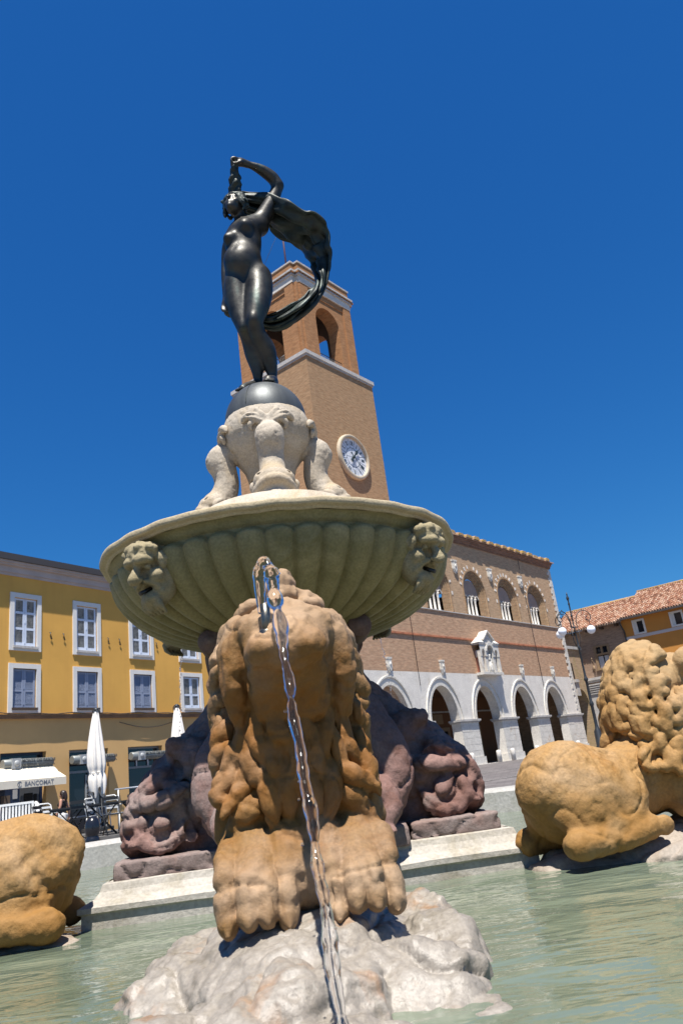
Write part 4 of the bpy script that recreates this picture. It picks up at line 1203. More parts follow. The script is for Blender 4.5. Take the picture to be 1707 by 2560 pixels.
def right_side():
    (ox, oy, _), rz = front_frame(A_P, 24.0)
    Rz = Matrix.Rotation(rz, 3, 'Z')
    # low gate wall beside the palace (its front is set back a metre)
    W = empty('gate_wall', (ox, oy, 0), rz, 'low stained brick gate wall with an arch and slit window joined to the palace corner', 'wall')
    mb = MB()
    wall_with_openings(mb, 56.99, 62.0, 0.3, 8.45, [(59.0, 61.55, 0.3, 3.9, 1.35)], 0.9, y=1.0)
    mb.build('wall', brick('gate_brick', (0.42, 0.26, 0.17), (0.48, 0.33, 0.22), (0.46, 0.36, 0.26), (0.40, 0.30, 0.16), streak=(0.33, 0.27, 0.10)), W)
    mb = MB(); mb.box(57.0, 62.0, 0.85, 2.0, 8.45, 8.68); mb.build('coping', MT['grey_stone'], W)
    mb = MB(); mb.box(59.5, 59.75, 0.99, 1.02, 6.0, 7.3); s_ = mb.build('slit_window', MT['black'], W)
    mb = MB(); mb.box(59.3, 60.0, 0.80, 1.0, 5.75, 5.98); mb.box(59.45, 60.05, 0.9, 1.0, 4.7, 5.75); mb.build('slit_sill', MT['grey_stone'], W)
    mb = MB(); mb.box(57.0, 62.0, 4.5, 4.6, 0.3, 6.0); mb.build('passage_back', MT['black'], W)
    # frame for the facades at right angles: local X runs towards the viewer's right, local Y away from him
    P0 = Vector((ox, oy, 0)) + Rz @ Vector((62.0, 0, 0))      # on the palace front line, 62 m along
    r2 = rz - math.pi / 2
    def X(t): return 24.0 - t
    H = empty('brick_house', tuple(P0), r2, 'old brown brick house with a tan cross window beside the palace', 'house')
    xa, xb = X(27.5), X(21.08)
    mb = MB(); wall_with_openings(mb, xa, xb, 0.3, 10.0, [(X(23.72), X(22.62), 6.72, 8.45, 0)], 0.25); mb.box(xa, xb, 8.0, 8.3, 0.3, 10.0); mb.box(xa, xa + 0.3, 0, 8, 0.3, 10.0); mb.build('wall', MT['dark_brick'], H)
    mb = MB(); a, b = X(23.85), X(22.49)
    mb.box(a, a + 0.2, -0.05, 0.2, 6.66, 8.55); mb.box(b - 0.2, b, -0.05, 0.2, 6.66, 8.55); mb.box(a + 0.2, b - 0.2, -0.05, 0.2, 8.40, 8.55); mb.box(a + 0.2, b - 0.2, -0.04, 0.2, 7.72, 7.88); mb.box((a + b) / 2 - 0.06, (a + b) / 2 + 0.06, -0.03, 0.2, 7.88, 8.40); mb.box(a - 0.12, b + 0.12, -0.16, 0.1, 6.54, 6.66)
    w = mb.build('window', MT['tan_wood'], H)
    mb = MB(); mb.box(a + 0.2, b - 0.2, 0.2, 0.22, 6.66, 8.4); mb.build('window_glass', MT['dark_glass'], w)
    mb = MB(); mb.box(a + 0.22, (a + b) / 2 - 0.05, 0.15, 0.17, 6.68, 7.66); mb.box((a + b) / 2 + 0.05, b - 0.22, 0.15, 0.17, 6.68, 7.66); mb.build('curtain', MT['curtain'], w)
    for x in (a - 0.22, b + 0.16):
        mb = MB(); mb.tube([(x, -0.05, 7.0), (x, -0.25, 7.35), (x, -0.25, 7.45)], 0.03, 6); mb.lathe([(0.05, 6.55), (0.08, 6.75), (0.06, 7.0)], 8, c=(x, -0.14, 0)); mb.tube([(x, -0.25, 7.45), (x, -0.25, 7.62)], 0.035, 6); mb.build('wall_lantern', MT['tan_wood'], H)
    mb = MB(); mb.box(xa, xb - 0.2, -0.25, 0.0, 5.85, 6.05); mb.box(xa, xb - 0.2, -0.15, 0.0, 5.68, 5.85); mb.build('ledge', MT['grey_stone'], H)
    mb = MB(); mb.box(X(25.0), X(22.6), -0.12, 0.0, 0.3, 4.75)
    for k in range(5): mb.box(X(25.1) , X(22.5), -0.20 - 0.03 * k, 0.0, 4.75 + 0.17 * k, 4.87 + 0.17 * k)
    mb.build('stone_portal', MT['grey_stone'], H)
    for k in range(5):
        mb = MB(); mb.box(xa + 1.0 + 1.25 * k, xa + 1.18 + 1.25 * k, -0.55, 0.1, 9.72, 9.92); mb.build('rafter', MT['dark_wood'], H)
    mb = MB(); mb.tube([(xb + 0.03, -0.55, 9.95), (xb + 0.08, -0.5, 9.75), (xb + 0.12, -0.12, 9.2), (xb + 0.12, -0.12, 0.3)], 0.06, 8); mb.build('drainpipe', MT['iron'], H)
    rs = random.Random(21)
    def roof(par, x0, x1, z0, z1, yr, name_over=0.75):
        m_ = MB(); e = name_over
        m_.add([(x0, -e, z0), (x1, -e, z0), (x1, yr, z1), (x0, yr, z1), (x1, 2 * yr, z0), (x0, 2 * yr, z0), (x0, -e, z0 - 0.1), (x1, -e, z0 - 0.1), (x1, yr, z1 - 0.1), (x0, yr, z1 - 0.1)], [(0, 1, 2, 3), (3, 2, 4, 5), (0, 6, 7, 1), (6, 9, 8, 7), (0, 3, 9, 6), (1, 7, 8, 2)])
        o = m_.build('roof', MT['dark_brick'], par)
        m2 = MB(); tile_field(m2, x0, x1, -e - 0.05, yr, z0 + 0.01, z1 + 0.01, rs)
        q = m2.build('roof_tiles', MT['roof_tile_clay'], o); tag(q, kind='stuff')
        m3 = MB(); m3.tube([(x0, yr, z1 + 0.05), (x1, yr, z1 + 0.05)], 0.12, 8); m3.build('ridge', MT['lichen_tile'], o)
    roof(H, xa, xb + 0.25, 10.0, 12.55, 5.0)
    O = empty('orange_house', tuple(P0), r2, 'orange plastered house with white framed windows and a tiled roof at right', 'house')
    xc, xd = xb + 0.02, X(8.0)
    mb = MB()
    ws = [(X(20.22), X(19.22)), (X(17.26), X(16.2)), (X(14.2), X(13.2))]
    wall_with_openings(mb, xc, xd, 0.3, 10.15, [(p + 0.13, q - 0.13, 8.85, 9.8, 0) for p, q in ws], 0.25, y=-0.03); mb.box(xc, xd, 8.0, 8.2, 0.3, 10.1)
    mb.build('wall', MT['orange_plaster'], O)
    mb = MB(); mb.box(xc, xd, -0.08, 0.0, 8.46, 8.70); mb.build('string_course', plain('band_pale', (0.50, 0.47, 0.46), 0.8), O)
    mb = MB(); mb.box(xc, xd, -0.1, 0.0, 0.3, 1.5); mb.build('plinth', MT['grey_stone'], O)
    for p, q in ws:
        mb = MB(); mb.box(p, p + 0.15, -0.08, 0.2, 8.74, 9.92); mb.box(q - 0.15, q, -0.08, 0.2, 8.74, 9.92); mb.box(p + 0.15, q - 0.15, -0.08, 0.2, 9.78, 9.92); mb.box(p + 0.15, q - 0.15, -0.10, 0.2, 8.74, 8.86)
        mb.box(p + 0.15, p + 0.36, 0.02, 0.05, 8.86, 9.78)
        w = mb.build('window', MT['window_trim'], O)
        mb = MB(); mb.box(p + 0.15, q - 0.15, 0.16, 0.18, 8.86, 9.78); mb.build('window_glass', MT['dark_glass'], w)
    mb = MB(); mb.box(xc, xd, -0.82, -0.70, 10.02, 10.16); mb.build('gutter', MT['gutter'], O)
    roof(O, xc + 0.23, xd, 10.18, 12.95, 5.2)
    mb = MB(); mb.box(X(15.9), X(15.2), 4.6, 5.4, 12.6, 13.8); mb.build('chimney', MT['orange_plaster'], O)
right_side()
# ------------------------------------------------------------------ fountain materials
MT['basin_stone'] = stone('basin_stone', (0.347, 0.335, 0.304), (0.422, 0.409, 0.378), 2.0, blotch=((0.260, 0.260, 0.211), 2.5, 0.52, 0.8), bmp=0.004, fine=25)
MT['base_stone'] = stone('base_stone', (0.332, 0.304, 0.257), (0.437, 0.408, 0.364), 3.0, blotch=((0.249, 0.215, 0.144), 4.0, 0.48, 0.75), bmp=0.004, fine=35)
MT['pink_stone'] = stone('pink_stone', (0.147, 0.075, 0.059), (0.245, 0.153, 0.132), 3.0, blotch=((0.245, 0.198, 0.179), 2.6, 0.5, 0.72), blot2=((0.122, 0.054, 0.037), 5.0, 0.55, 0.75), bmp=0.005, fine=40)
MT['slab_stone'] = stone('slab_stone', (0.175, 0.127, 0.116), (0.247, 0.202, 0.184), 4.0, blotch=((0.194, 0.114, 0.092), 4.0, 0.5, 0.75), bmp=0.005, fine=40)
MT['shaft_stone'] = stone('shaft_stone', (0.112, 0.068, 0.052), (0.200, 0.124, 0.100), 4.0, blotch=((0.192, 0.160, 0.120), 4.0, 0.5, 0.75), bmp=0.004, fine=40)
MT['bowl_stone'] = stone('bowl_stone', (0.190, 0.164, 0.074), (0.292, 0.248, 0.121), 2.2, blotch=((0.152, 0.128, 0.047), 2.6, 0.5, 0.74), streak=((0.174, 0.150, 0.064), 6.0, 0.52, 0.75), blot2=((0.266, 0.249, 0.151), 2.0, 0.58, 0.8), bmp=0.0025, fine=45, rough=0.6)
MT['rim_stone'] = stone('rim_stone', (0.368, 0.302, 0.192), (0.479, 0.402, 0.270), 5.0, blotch=((0.342, 0.263, 0.144), 5.0, 0.55, 0.8), bmp=0.0035, fine=50)
MT['mask_stone'] = stone('mask_stone', (0.233, 0.195, 0.112), (0.335, 0.278, 0.172), 5.0, blotch=((0.162, 0.136, 0.063), 4.0, 0.5, 0.75), bmp=0.003, fine=60)
MT['dolphin_stone'] = stone('dolphin_stone', (0.356, 0.303, 0.234), (0.480, 0.423, 0.343), 4.0, blotch=((0.388, 0.295, 0.176), 3.0, 0.5, 0.75), blot2=((0.209, 0.174, 0.139), 6.0, 0.60, 0.78), bmp=0.003, fine=55)
MT['lion_stone'] = stone('lion_stone', (0.178, 0.085, 0.020), (0.227, 0.129, 0.045), 5.0, blotch=((0.257, 0.165, 0.095), 3.2, 0.46, 0.66), blot2=((0.149, 0.060, 0.012), 3.5, 0.54, 0.74), bmp=0.003, fine=60, rough=0.7)
MT['lion_stone_dry'] = stone('lion_stone_dry', (0.280, 0.145, 0.041), (0.336, 0.204, 0.082), 3.5, blotch=((0.336, 0.220, 0.113), 2.6, 0.48, 0.70), blot2=((0.235, 0.106, 0.019), 2.6, 0.56, 0.76), bmp=0.004, fine=45, rough=0.75)
MT['rock_stone'] = stone('rock_stone', (0.227, 0.199, 0.163), (0.306, 0.275, 0.234), 4.5, blotch=((0.269, 0.175, 0.109), 4.4, 0.54, 0.68), blot2=((0.166, 0.144, 0.109), 7.0, 0.55, 0.75), bmp=0.004, fine=45, rough=0.42, spec=0.5)
MT['rock_tan'] = stone('rock_tan', (0.282, 0.234, 0.186), (0.360, 0.318, 0.270), 3.0, blotch=((0.270, 0.198, 0.132), 3.0, 0.5, 0.72), bmp=0.004, fine=40, rough=0.6)
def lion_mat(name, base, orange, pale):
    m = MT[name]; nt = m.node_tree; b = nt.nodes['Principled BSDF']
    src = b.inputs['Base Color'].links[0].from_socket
    at = nd(nt, 'ShaderNodeAttribute', attribute_name='stain_shade')
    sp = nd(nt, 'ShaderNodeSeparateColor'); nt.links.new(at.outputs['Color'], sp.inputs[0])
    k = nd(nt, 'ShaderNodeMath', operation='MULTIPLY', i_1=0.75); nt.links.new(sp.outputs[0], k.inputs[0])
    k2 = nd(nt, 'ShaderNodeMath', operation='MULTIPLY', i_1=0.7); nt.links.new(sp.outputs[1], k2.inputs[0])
    c = mix(nt, k.outputs[0], src, orange); c = mix(nt, k2.outputs[0], c, pale)  # chest shade and sunlit pallor go into the colour along with the staining
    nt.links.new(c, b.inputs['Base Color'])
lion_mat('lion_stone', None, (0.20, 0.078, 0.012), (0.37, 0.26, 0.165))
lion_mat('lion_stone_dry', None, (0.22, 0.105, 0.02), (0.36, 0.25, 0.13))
def bronze_mat():
    m, nt, b = new_mat('bronze')
    v = coords(nt); vs = coords(nt, (1, 1, 0.2))
    n = noise(nt, v, 7.0, 7.0, 0.65, 0.4)
    c = ramp(nt, n, [(0.30, (0.030, 0.030, 0.028)), (0.60, (0.060, 0.058, 0.052)), (0.80, (0.085, 0.075, 0.062))])
    f = ramp(nt, noise(nt, vs, 9.0, 7.0, 0.7, 0.3), [(0.52, 0.0), (0.72, 0.75)])
    c = mix(nt, f, c, (0.045, 0.085, 0.078))
    nt.links.new(c, b.inputs['Base Color'])
    b.inputs['Metallic'].default_value = 0.75
    r_ = ramp(nt, noise(nt, v, 14.0, 6.0, 0.7), [(0.3, 0.34), (0.75, 0.60)])
    nt.links.new(r_, b.inputs['Roughness'])
    b.inputs['Specular IOR Level'].default_value = 0.6
    bump(nt, b, noise(nt, v, 45.0, 6.0, 0.7), 0.35, 0.003)
    return m
MT['bronze'] = bronze_mat()
def veil_mat():
    m, nt, b = new_mat('veil_bronze')
    v = coords(nt)
    c = ramp(nt, noise(nt, v, 9.0, 7.0, 0.7, 0.5), [(0.35, (0.016, 0.018, 0.017)), (0.58, (0.026, 0.038, 0.033)), (0.78, (0.060, 0.095, 0.080))])
    nt.links.new(c, b.inputs['Base Color']); b.inputs['Metallic'].default_value = 0.45; b.inputs['Roughness'].default_value = 0.5
    bump(nt, b, noise(nt, v, 30.0, 6.0, 0.7), 0.5, 0.004)
    return m
MT['veil'] = veil_mat()
def globe_mat():
    m, nt, b = new_mat('globe_bronze')
    v = coords(nt); vs = coords(nt, (1, 1, 0.25))
    c = ramp(nt, noise(nt, vs, 8.0, 7.0, 0.65, 0.3), [(0.3, (0.055, 0.060, 0.062)), (0.7, (0.115, 0.125, 0.125))])
    nt.links.new(c, b.inputs['Base Color']); b.inputs['Metallic'].default_value = 0.45; b.inputs['Roughness'].default_value = 0.50
    bump(nt, b, noise(nt, v, 60.0, 6.0, 0.7), 0.3, 0.002)
    return m
MT['globe'] = globe_mat()
MT['pipe_metal'] = plain('pipe_metal', (0.16, 0.15, 0.125), 0.32, metal=0.9, var=0.3, scale=40)
MT['pipe_black'] = plain('pipe_black', (0.015, 0.014, 0.013), 0.4)
def clear_water():
    m, nt, b = new_mat('clear_water')
    b.inputs['Base Color'].default_value = (1, 1, 1, 1); b.inputs['Roughness'].default_value = 0.055
    b.inputs['IOR'].default_value = 1.30; b.inputs['Specular IOR Level'].default_value = 1.0; b.inputs['Transmission Weight'].default_value = 1.0
    return m
MT['clear_water'] = clear_water()
def pool_water():
    m, nt, b = new_mat('pool_water')
    v = coords(nt)
    c = ramp(nt, noise(nt, v, 0.9, 4.0, 0.6, 0.6), [(0.35, (0.10, 0.125, 0.085)), (0.65, (0.145, 0.175, 0.125))])
    nt.links.new(c, b.inputs['Base Color'])
    b.inputs['Roughness'].default_value = 0.04; b.inputs['IOR'].default_value = 1.333; b.inputs['Specular IOR Level'].default_value = 0.5
    v1 = coords(nt, (1.0, 2.1, 1.0))
    n1 = bump(nt, b, noise(nt, v1, 3.0, 3.0, 0.5, 0.4), 0.42, 0.045)
    bump(nt, b, noise(nt, v1, 14.0, 2.0, 0.5, 0.3), 0.25, 0.008, n1)
    return m
MT['pool_water'] = pool_water()

FX = 0.03           # the fountain's axis
WZ = 0.47           # water level

# ------------------------------------------------------------------ basin and water
def basin():
    mb = MB()
    prof = [(4.55, -0.1), (4.55, 0.14), (4.3, 0.14), (4.3, 0.28), (4.20, 0.30), (4.16, 0.52), (4.24, 0.58), (4.26, 0.66), (4.22, 0.69), (3.86, 0.69), (3.80, 0.66), (3.78, 0.40)]
    n = 96
    P = []
    for k in range(n):
        w = 2 * math.pi * k / n
        P.append([(FX + r_ * math.cos(w), r_ * math.sin(w), z) for r_, z in prof])
    mb.grid(P, smooth=False, closed_u=True)
    o = mb.build('fountain_basin', MT['basin_stone']); tag(o, 'round pale stone basin wall that holds the fountain water', 'basin')
    # finely waved surface
    mb = MB(); rad = np.concatenate([[0.0], np.linspace(0.4, 3.82, 60)])
    P = []
    for k in range(160):
        w = 2 * math.pi * k / 160
        P.append([(FX + r_ * math.cos(w), r_ * math.sin(w), WZ) for r_ in rad])
    mb.grid(P, closed_u=True)
    o = mb.build('water', MT['pool_water']); tag(o, kind='structure')
    V = np.array([v.co for v in o.data.vertices], np.float32)
    V[:, 2] += 0.006 * fbm(V * np.array([1, 1.8, 1], np.float32), 3.0, 3, 2.0)
    o.data.vertices.foreach_set('co', V.ravel()); o.data.update()
basin()

# ------------------------------------------------------------------ central pedestal of pink stone
def pedestal():
    T = empty('fountain_pedestal', (FX, 0, WZ - 0.07), 0, 'pink stone pedestal of carved sea beasts under the green bowl', 'pedestal')
    inv = Vector((-FX, 0, -(WZ - 0.07)))
    def put(name, me, mat):
        o = link(name, me, mat, T); o.location = inv; return o
    # moulded white base
    mb = MB()
    prof = [(0.0, 0.655), (0.02, 0.650), (0.03, 0.62), (0.055, 0.592), (0.10, 0.572), (0.115, 0.562), (0.115, 0.540), (0.10, 0.532), (0.10, 0.36)]
    x0, x1, y0, y1 = -0.955, 1.04, -0.51, 0.70
    P = []
    L = []
    def corner(a, b): L.append((a, b))
    nx = 14
    for k in range(nx): L.append((x0 + (x1 - x0) * k / nx, y0, 0 if k else -1, -1))
    for k in range(nx): L.append((x1, y0 + (y1 - y0) * k / nx, 1, 0 if k else -1))
    for k in range(nx): L.append((x1 - (x1 - x0) * k / nx, y1, 0 if k else 1, 1))
    for k in range(nx): L.append((x0, y1 - (y1 - y0) * k / nx, -1, 0 if k else 1))
    rs = random.Random(4)
    for x, y, dx, dy in L:
        j = rs.uniform(-0.006, 0.006)
        P.append([(x + dx * (o + j), y + dy * (o + j), z + rs.uniform(-0.003, 0.003)) for o, z in prof])
    mb.grid(P, smooth=False, closed_u=True); mb.box(x0, x1, y0, y1, 0.4, 0.653)
    put('moulded_base', mb.mesh('moulded_base'), MT['base_stone'])
    def slab(x0, x1, y0, y1, z0, z1, sd):
        s = SDF((x0 - 0.04, y0 - 0.04, z0 - 0.04), (x1 + 0.04, y1 + 0.04, z1 + 0.04), 0.011)
        s.box(((x0 + x1) / 2, (y0 + y1) / 2, (z0 + z1) / 2), ((x1 - x0) / 2, (y1 - y0) / 2, (z1 - z0) / 2), rnd=0.012)
        put('slab', s.mesh('slab', [('fbm', 0.008, 9, sd), ('crack', 0.016, 5, sd + 3), ('fbm', 0.003, 40, sd)]), MT['slab_stone'])
    slab(-0.93, -0.33, -0.50, 0.45, 0.645, 0.735, 1.0); slab(0.555, 1.015, -0.50, 0.45, 0.645, 0.735, 9.0); slab(0.38, 0.535, -0.56, -0.25, 0.635, 0.74, 5.0)
    # shaft
    s = SDF((-0.75, -0.6, 0.62), (0.80, 0.55, 1.95), 0.014)
    s.cone((0.02, 0, 0.7), (0.02, 0, 1.3), 0.42, 0.34, 0.05); s.cone((0.02, 0, 1.2), (0.02, 0, 1.6), 0.34, 0.33, 0.05); s.cone((0.02, 0, 1.55), (0.02, 0, 1.85), 0.33, 0.48, 0.06)
    for k in range(10):
        a = 2 * math.pi * k / 10 + 0.2
        s.cone((0.36 * math.cos(a), 0.36 * math.sin(a), 1.1), (0.42 * math.cos(a), 0.42 * math.sin(a), 1.75), 0.05, 0.05, 0.03)
    put('shaft', s.mesh('shaft', [('fbm', 0.012, 5, 2.0), ('fbm', 0.004, 18, 4.0)]), MT['shaft_stone'])
    for sx in (-1, 1):
        for yy in (-0.30, 0.30):
            x = 0.02 + sx * 0.42
            m_ = MB(); m_.lathe([(0.0001, -0.14), (0.03, -0.135), (0.032, -0.125), (0.062, -0.12), (0.066, -0.11), (0.066, 0.13), (0.0001, 0.14)], 20, M=Matrix.Translation((x, yy, 1.785)) @ Matrix.Rotation(-math.pi / 2, 4, 'X'))
            me = m_.mesh('scroll'); put('scroll', me, MT['shaft_stone'])
    # sea beasts leaning out to left and right, and the one behind the front lion
    def beast(sx, sd):
        s = SDF((-1.02, -0.62, 0.70), (0.1, 0.55, 1.75), 0.012)
        s.tube([(-0.22, 0.0, 1.62), (-0.33, -0.02, 1.42), (-0.45, -0.05, 1.24), (-0.62, -0.08, 1.06)], [0.17, 0.17, 0.20, 0.22], 0.05)
        s.ell((-0.60, -0.06, 0.94), (0.27, 0.37, 0.24), k=0.08); s.ell((-0.40, -0.03, 0.90), (0.30, 0.33, 0.32), k=0.08); s.ell((-0.70, -0.08, 0.95), (0.215, 0.35, 0.20), rotm(0, 28, 0), 0.06); s.ell((-0.74, -0.08, 0.84), (0.17, 0.36, 0.14), k=0.06)
        s.box((-0.62, -0.05, 0.76), (0.25, 0.32, 0.06), rnd=0.03, k=0.05)
        # scroll on the neck
        s.cone((-0.645, -0.34, 1.255), (-0.645, 0.22, 1.255), 0.052, 0.052, 0.02); s.cone((-0.57, -0.30, 1.265), (-0.57, 0.2, 1.265), 0.05, 0.05, 0.03); s.cone((-0.52, -0.28, 1.17), (-0.52, 0.2, 1.17), 0.12, 0.12, 0.04)
        s.tube([(-0.655, -0.30, 1.235), (-0.615, -0.3, 1.17), (-0.625, -0.28, 1.10)], [0.035, 0.055, 0.08], 0.03)
        # brow, snout with an open mouth, lower jaw, curled lip
        s.ell((-0.74, -0.30, 1.08), (0.13, 0.15, 0.06), rotm(0, -35, 0), 0.03); s.ell((-0.82, -0.22, 1.01), (0.10, 0.20, 0.08), rotm(0, -30, 0), 0.03)
        s.ell((-0.66, -0.40, 1.06), (0.045, 0.05, 0.04), k=0.015)
        s.tube([(-0.93, -0.30, 0.955), (-0.85, -0.44, 0.945), (-0.74, -0.47, 0.955), (-0.66, -0.45, 0.965)], [0.022, 0.024, 0.022, 0.015], 0.014, -1)
        s.tube([(-0.58, -0.40, 1.03), (-0.66, -0.46, 1.0), (-0.75, -0.45, 0.985), (-0.84, -0.38, 0.985)], [0.045, 0.045, 0.036, 0.04], 0.02)
        s.ell((-0.85, -0.22, 0.89), (0.085, 0.22, 0.07), k=0.03); s.ell((-0.83, -0.25, 0.80), (0.10, 0.24, 0.06), k=0.03)
        s.ell((-0.70, -0.43, 0.865), (0.062, 0.07, 0.062), k=0.012)
        s.tube([(-0.79, -0.43, 0.90), (-0.805, -0.44, 0.83), (-0.75, -0.46, 0.775), (-0.68, -0.46, 0.77), (-0.63, -0.44, 0.80), (-0.60, -0.43, 0.86)], [0.03, 0.04, 0.042, 0.042, 0.04, 0.028], 0.012)
        s.tube([(-0.86, -0.36, 0.95), (-0.88, -0.34, 0.87), (-0.86, -0.36, 0.79)], [0.05, 0.055, 0.04], 0.02)
        rs = random.Random(sd)
        for k in range(9):
            s.ell((rs.uniform(-0.85, -0.35), rs.uniform(-0.45, -0.30), rs.uniform(0.78, 1.2)), (rs.uniform(0.02, 0.05), rs.uniform(0.02, 0.05), rs.uniform(0.015, 0.035)), rotm(rs.uniform(0, 90), rs.uniform(0, 90), 0), 0.015, 1 if rs.random() < 0.6 else -1)
        me = s.mesh('sea_beast', [('fbm', 0.020, 5, sd), ('cell', 0.014, 9, sd + 1), ('fbm', 0.009, 16, sd + 1), ('crack', 0.016, 3.0, sd + 2), ('fbm', 0.004, 40, sd + 3)])
        V, _ = mesh_vn(me); V = V.copy(); V[:, 1] += 0.06
        me.vertices.foreach_set('co', V.ravel())
        if sx > 0:
            V[:, 0] = -V[:, 0] * 1.06 + 0.03
            me.vertices.foreach_set('co', V.ravel()); me.flip_normals()
        me.update()
        put('sea_beast', me, MT['pink_stone'])
    beast(-1, 3); beast(1, 8)
    s = SDF((-0.62, -0.98, 0.64), (0.70, -0.25, 1.60), 0.014)
    s.ell((0.03, -0.36, 0.98), (0.47, 0.22, 0.42), k=0.05); s.tube([(0.0, -0.2, 1.5), (0.02, -0.3, 1.25), (0.02, -0.36, 1.0)], [0.2, 0.22, 0.24], 0.06)
    for sx in (-1, 1):
        x = 0.04 + sx * 0.42
        s.tube([(x - sx * 0.06, -0.34, 1.34), (x + sx * 0.02, -0.42, 1.14), (x + sx * 0.06, -0.46, 0.98), (x + sx * 0.02, -0.50, 0.84)], [0.09, 0.11, 0.095, 0.07], 0.03)
        s.tube([(x - sx * 0.08, -0.48, 0.94), (x - sx * 0.03, -0.58, 0.90), (x + sx * 0.0, -0.63, 0.83), (x - sx * 0.05, -0.65, 0.75)], [0.07, 0.06, 0.055, 0.045], 0.02)
        for j in range(3): s.ell((x - sx * (0.02 + 0.05 * j), -0.68, 0.72), (0.026, 0.05, 0.03), k=0.01)
    put('sea_beast', s.mesh('sea_beast', [('fbm', 0.016, 6, 31), ('fbm', 0.008, 16, 32), ('crack', 0.018, 4.0, 33), ('fbm', 0.004, 40, 34)]), MT['pink_stone'])
pedestal()

# ------------------------------------------------------------------ bowl
def bowl():
    T = empty('fountain_bowl', (FX, 0, 1.78), 0, 'wide gadrooned green grey marble bowl with grotesque masks below its rim', 'fountain bowl')
    T.rotation_euler = (0, R(0.8), 0)
    Z0 = -1.78
    A, B, ZC = 0.995, 0.465, 2.242 + Z0
    NG, per = 42, 14
    nu = NG * per
    rows = []
    # rim mouldings down to the flutes
    rim = [(0.60, 2.25), (0.98, 2.325), (1.03, 2.338), (1.080, 2.338), (1.088, 2.335), (1.0915, 2.328), (1.092, 2.312), (1.0885, 2.303), (1.081, 2.2995), (1.064, 2.2985), (1.056, 2.297), (1.0535, 2.290), (1.048, 2.286), (1.040, 2.285)]
    mb = MB()
    P = []
    for i in range(nu // 3):
        w = 2 * math.pi * i / (nu // 3)
        dr = 0.004 * math.sin(w * 9 + 1) + 0.003 * math.sin(w * 23)
        P.append([((r_ + (dr if r_ > 1.0 else 0)) * math.cos(w), (r_ + (dr if r_ > 1.0 else 0)) * math.sin(w), z + Z0 + (0.002 * math.sin(w * 31) if r_ > 1 else 0)) for r_, z in rim])
    mb.grid([p[::-1] for p in P], closed_u=True)
    mb.build('rim', MT['rim_stone'], T)
    m_body = []
    P = []
    ts = np.concatenate([np.linspace(0, 0.12, 9), np.linspace(0.14, 0.5, 20), np.linspace(0.53, 1.35, 26)])
    for i in range(nu):
        w = 2 * math.pi * i / nu
        u = ((i % per) / per) * 2 - 1
        col = []
        for r_, z in [(1.040, 2.285), (1.026, 2.280), (1.014, 2.270), (1.004, 2.258), (0.998, 2.246)]:
            col.append((r_ * math.cos(w), r_ * math.sin(w), z + Z0))
        cap = 0.022 + 0.080 * (1 - math.sqrt(max(0, 1 - (0.97 * u) ** 2)))       # the rounded head of each lobe
        for t in ts:
            g = max(0.0, min(1.0, (t - cap) / 0.045)) ** 0.5 if t > cap else 0.0
            bul = math.sqrt(max(0.0, 1 - (0.96 * u) ** 2))
            fade = 1.0 - 0.5 * max(0, (t - 0.6) / 0.75)
            off = (0.056 * bul * g - 0.014 * (1 - g * 0.2)) * fade
            r_ = A * math.cos(t); z = ZC - B * math.sin(t)
            nx, nz = math.cos(t) / A, -math.sin(t) / B
            l = math.hypot(nx, nz); nx /= l; nz /= l
            rr = max(r_ + nx * off, 0.02)
            col.append((rr * math.cos(w), rr * math.sin(w), z + nz * off))
        P.append(col[::-1])
    mb = MB(); mb.grid(P, closed_u=True)
    me = mb.mesh('fluted_body')
    displace(me, [('fbm', 0.004, 7, 1.0), ('fbm', 0.0018, 30, 2.0)])
    link('fluted_body', me, MT['bowl_stone'], T)
    # grotesque mask (faces -Y, set into the flutes), one mould, then copies
    s = SDF((-0.21, -0.22, -0.27), (0.21, 0.12, 0.25), 0.0062)
    s.ell((0, 0.035, 0.0), (0.150, 0.10, 0.22), rotm(-18, 0, 0), 0.02)
    s.ell((0, -0.05, 0.11), (0.125, 0.085, 0.085), k=0.03)
    for sx in (-1, 1):
        s.tube([(0, -0.11, 0.075), (sx * 0.045, -0.125, 0.085), (sx * 0.105, -0.085, 0.07)], [0.022, 0.026, 0.02], 0.012)
        s.ell((sx * 0.055, -0.105, 0.035), (0.034, 0.03, 0.022), k=0.008, mode=-1); s.ell((sx * 0.055, -0.078, 0.034), (0.022, 0.018, 0.016), k=0.004)
        s.ell((sx * 0.085, -0.05, -0.03), (0.05, 0.05, 0.05), k=0.02)
        s.tube([(sx * 0.03, -0.09, -0.045), (sx * 0.075, -0.075, -0.07), (sx * 0.09, -0.04, -0.125)], [0.018, 0.022, 0.016], 0.012)
        s.ell((sx * 0.135, -0.03, 0.055), (0.03, 0.03, 0.05), k=0.015)
        for k, (x, y, z) in enumerate([(0.045, -0.085, 0.16), (0.11, -0.06, 0.14), (0.14, 0.0, 0.06)]):
            s.tube([(sx * (x - 0.02), y, z + 0.02), (sx * x, y - 0.022, z), (sx * (x + 0.02), y - 0.005, z - 0.012), (sx * x, y, z - 0.035)], [0.018, 0.024, 0.022, 0.014], 0.01)
    s.tube([(0, -0.095, 0.065), (0, -0.125, 0.01), (0, -0.145, -0.03)], [0.02, 0.024, 0.036], 0.014); s.ell((-0.025, -0.13, -0.032), (0.022, 0.02, 0.018), k=0.01); s.ell((0.025, -0.13, -0.032), (0.022, 0.02, 0.018), k=0.01)
    s.ell((0, -0.085, -0.095), (0.045, 0.04, 0.026), k=0.01, mode=-1)
    s.ell((0, -0.06, -0.15), (0.06, 0.05, 0.045), k=0.02)
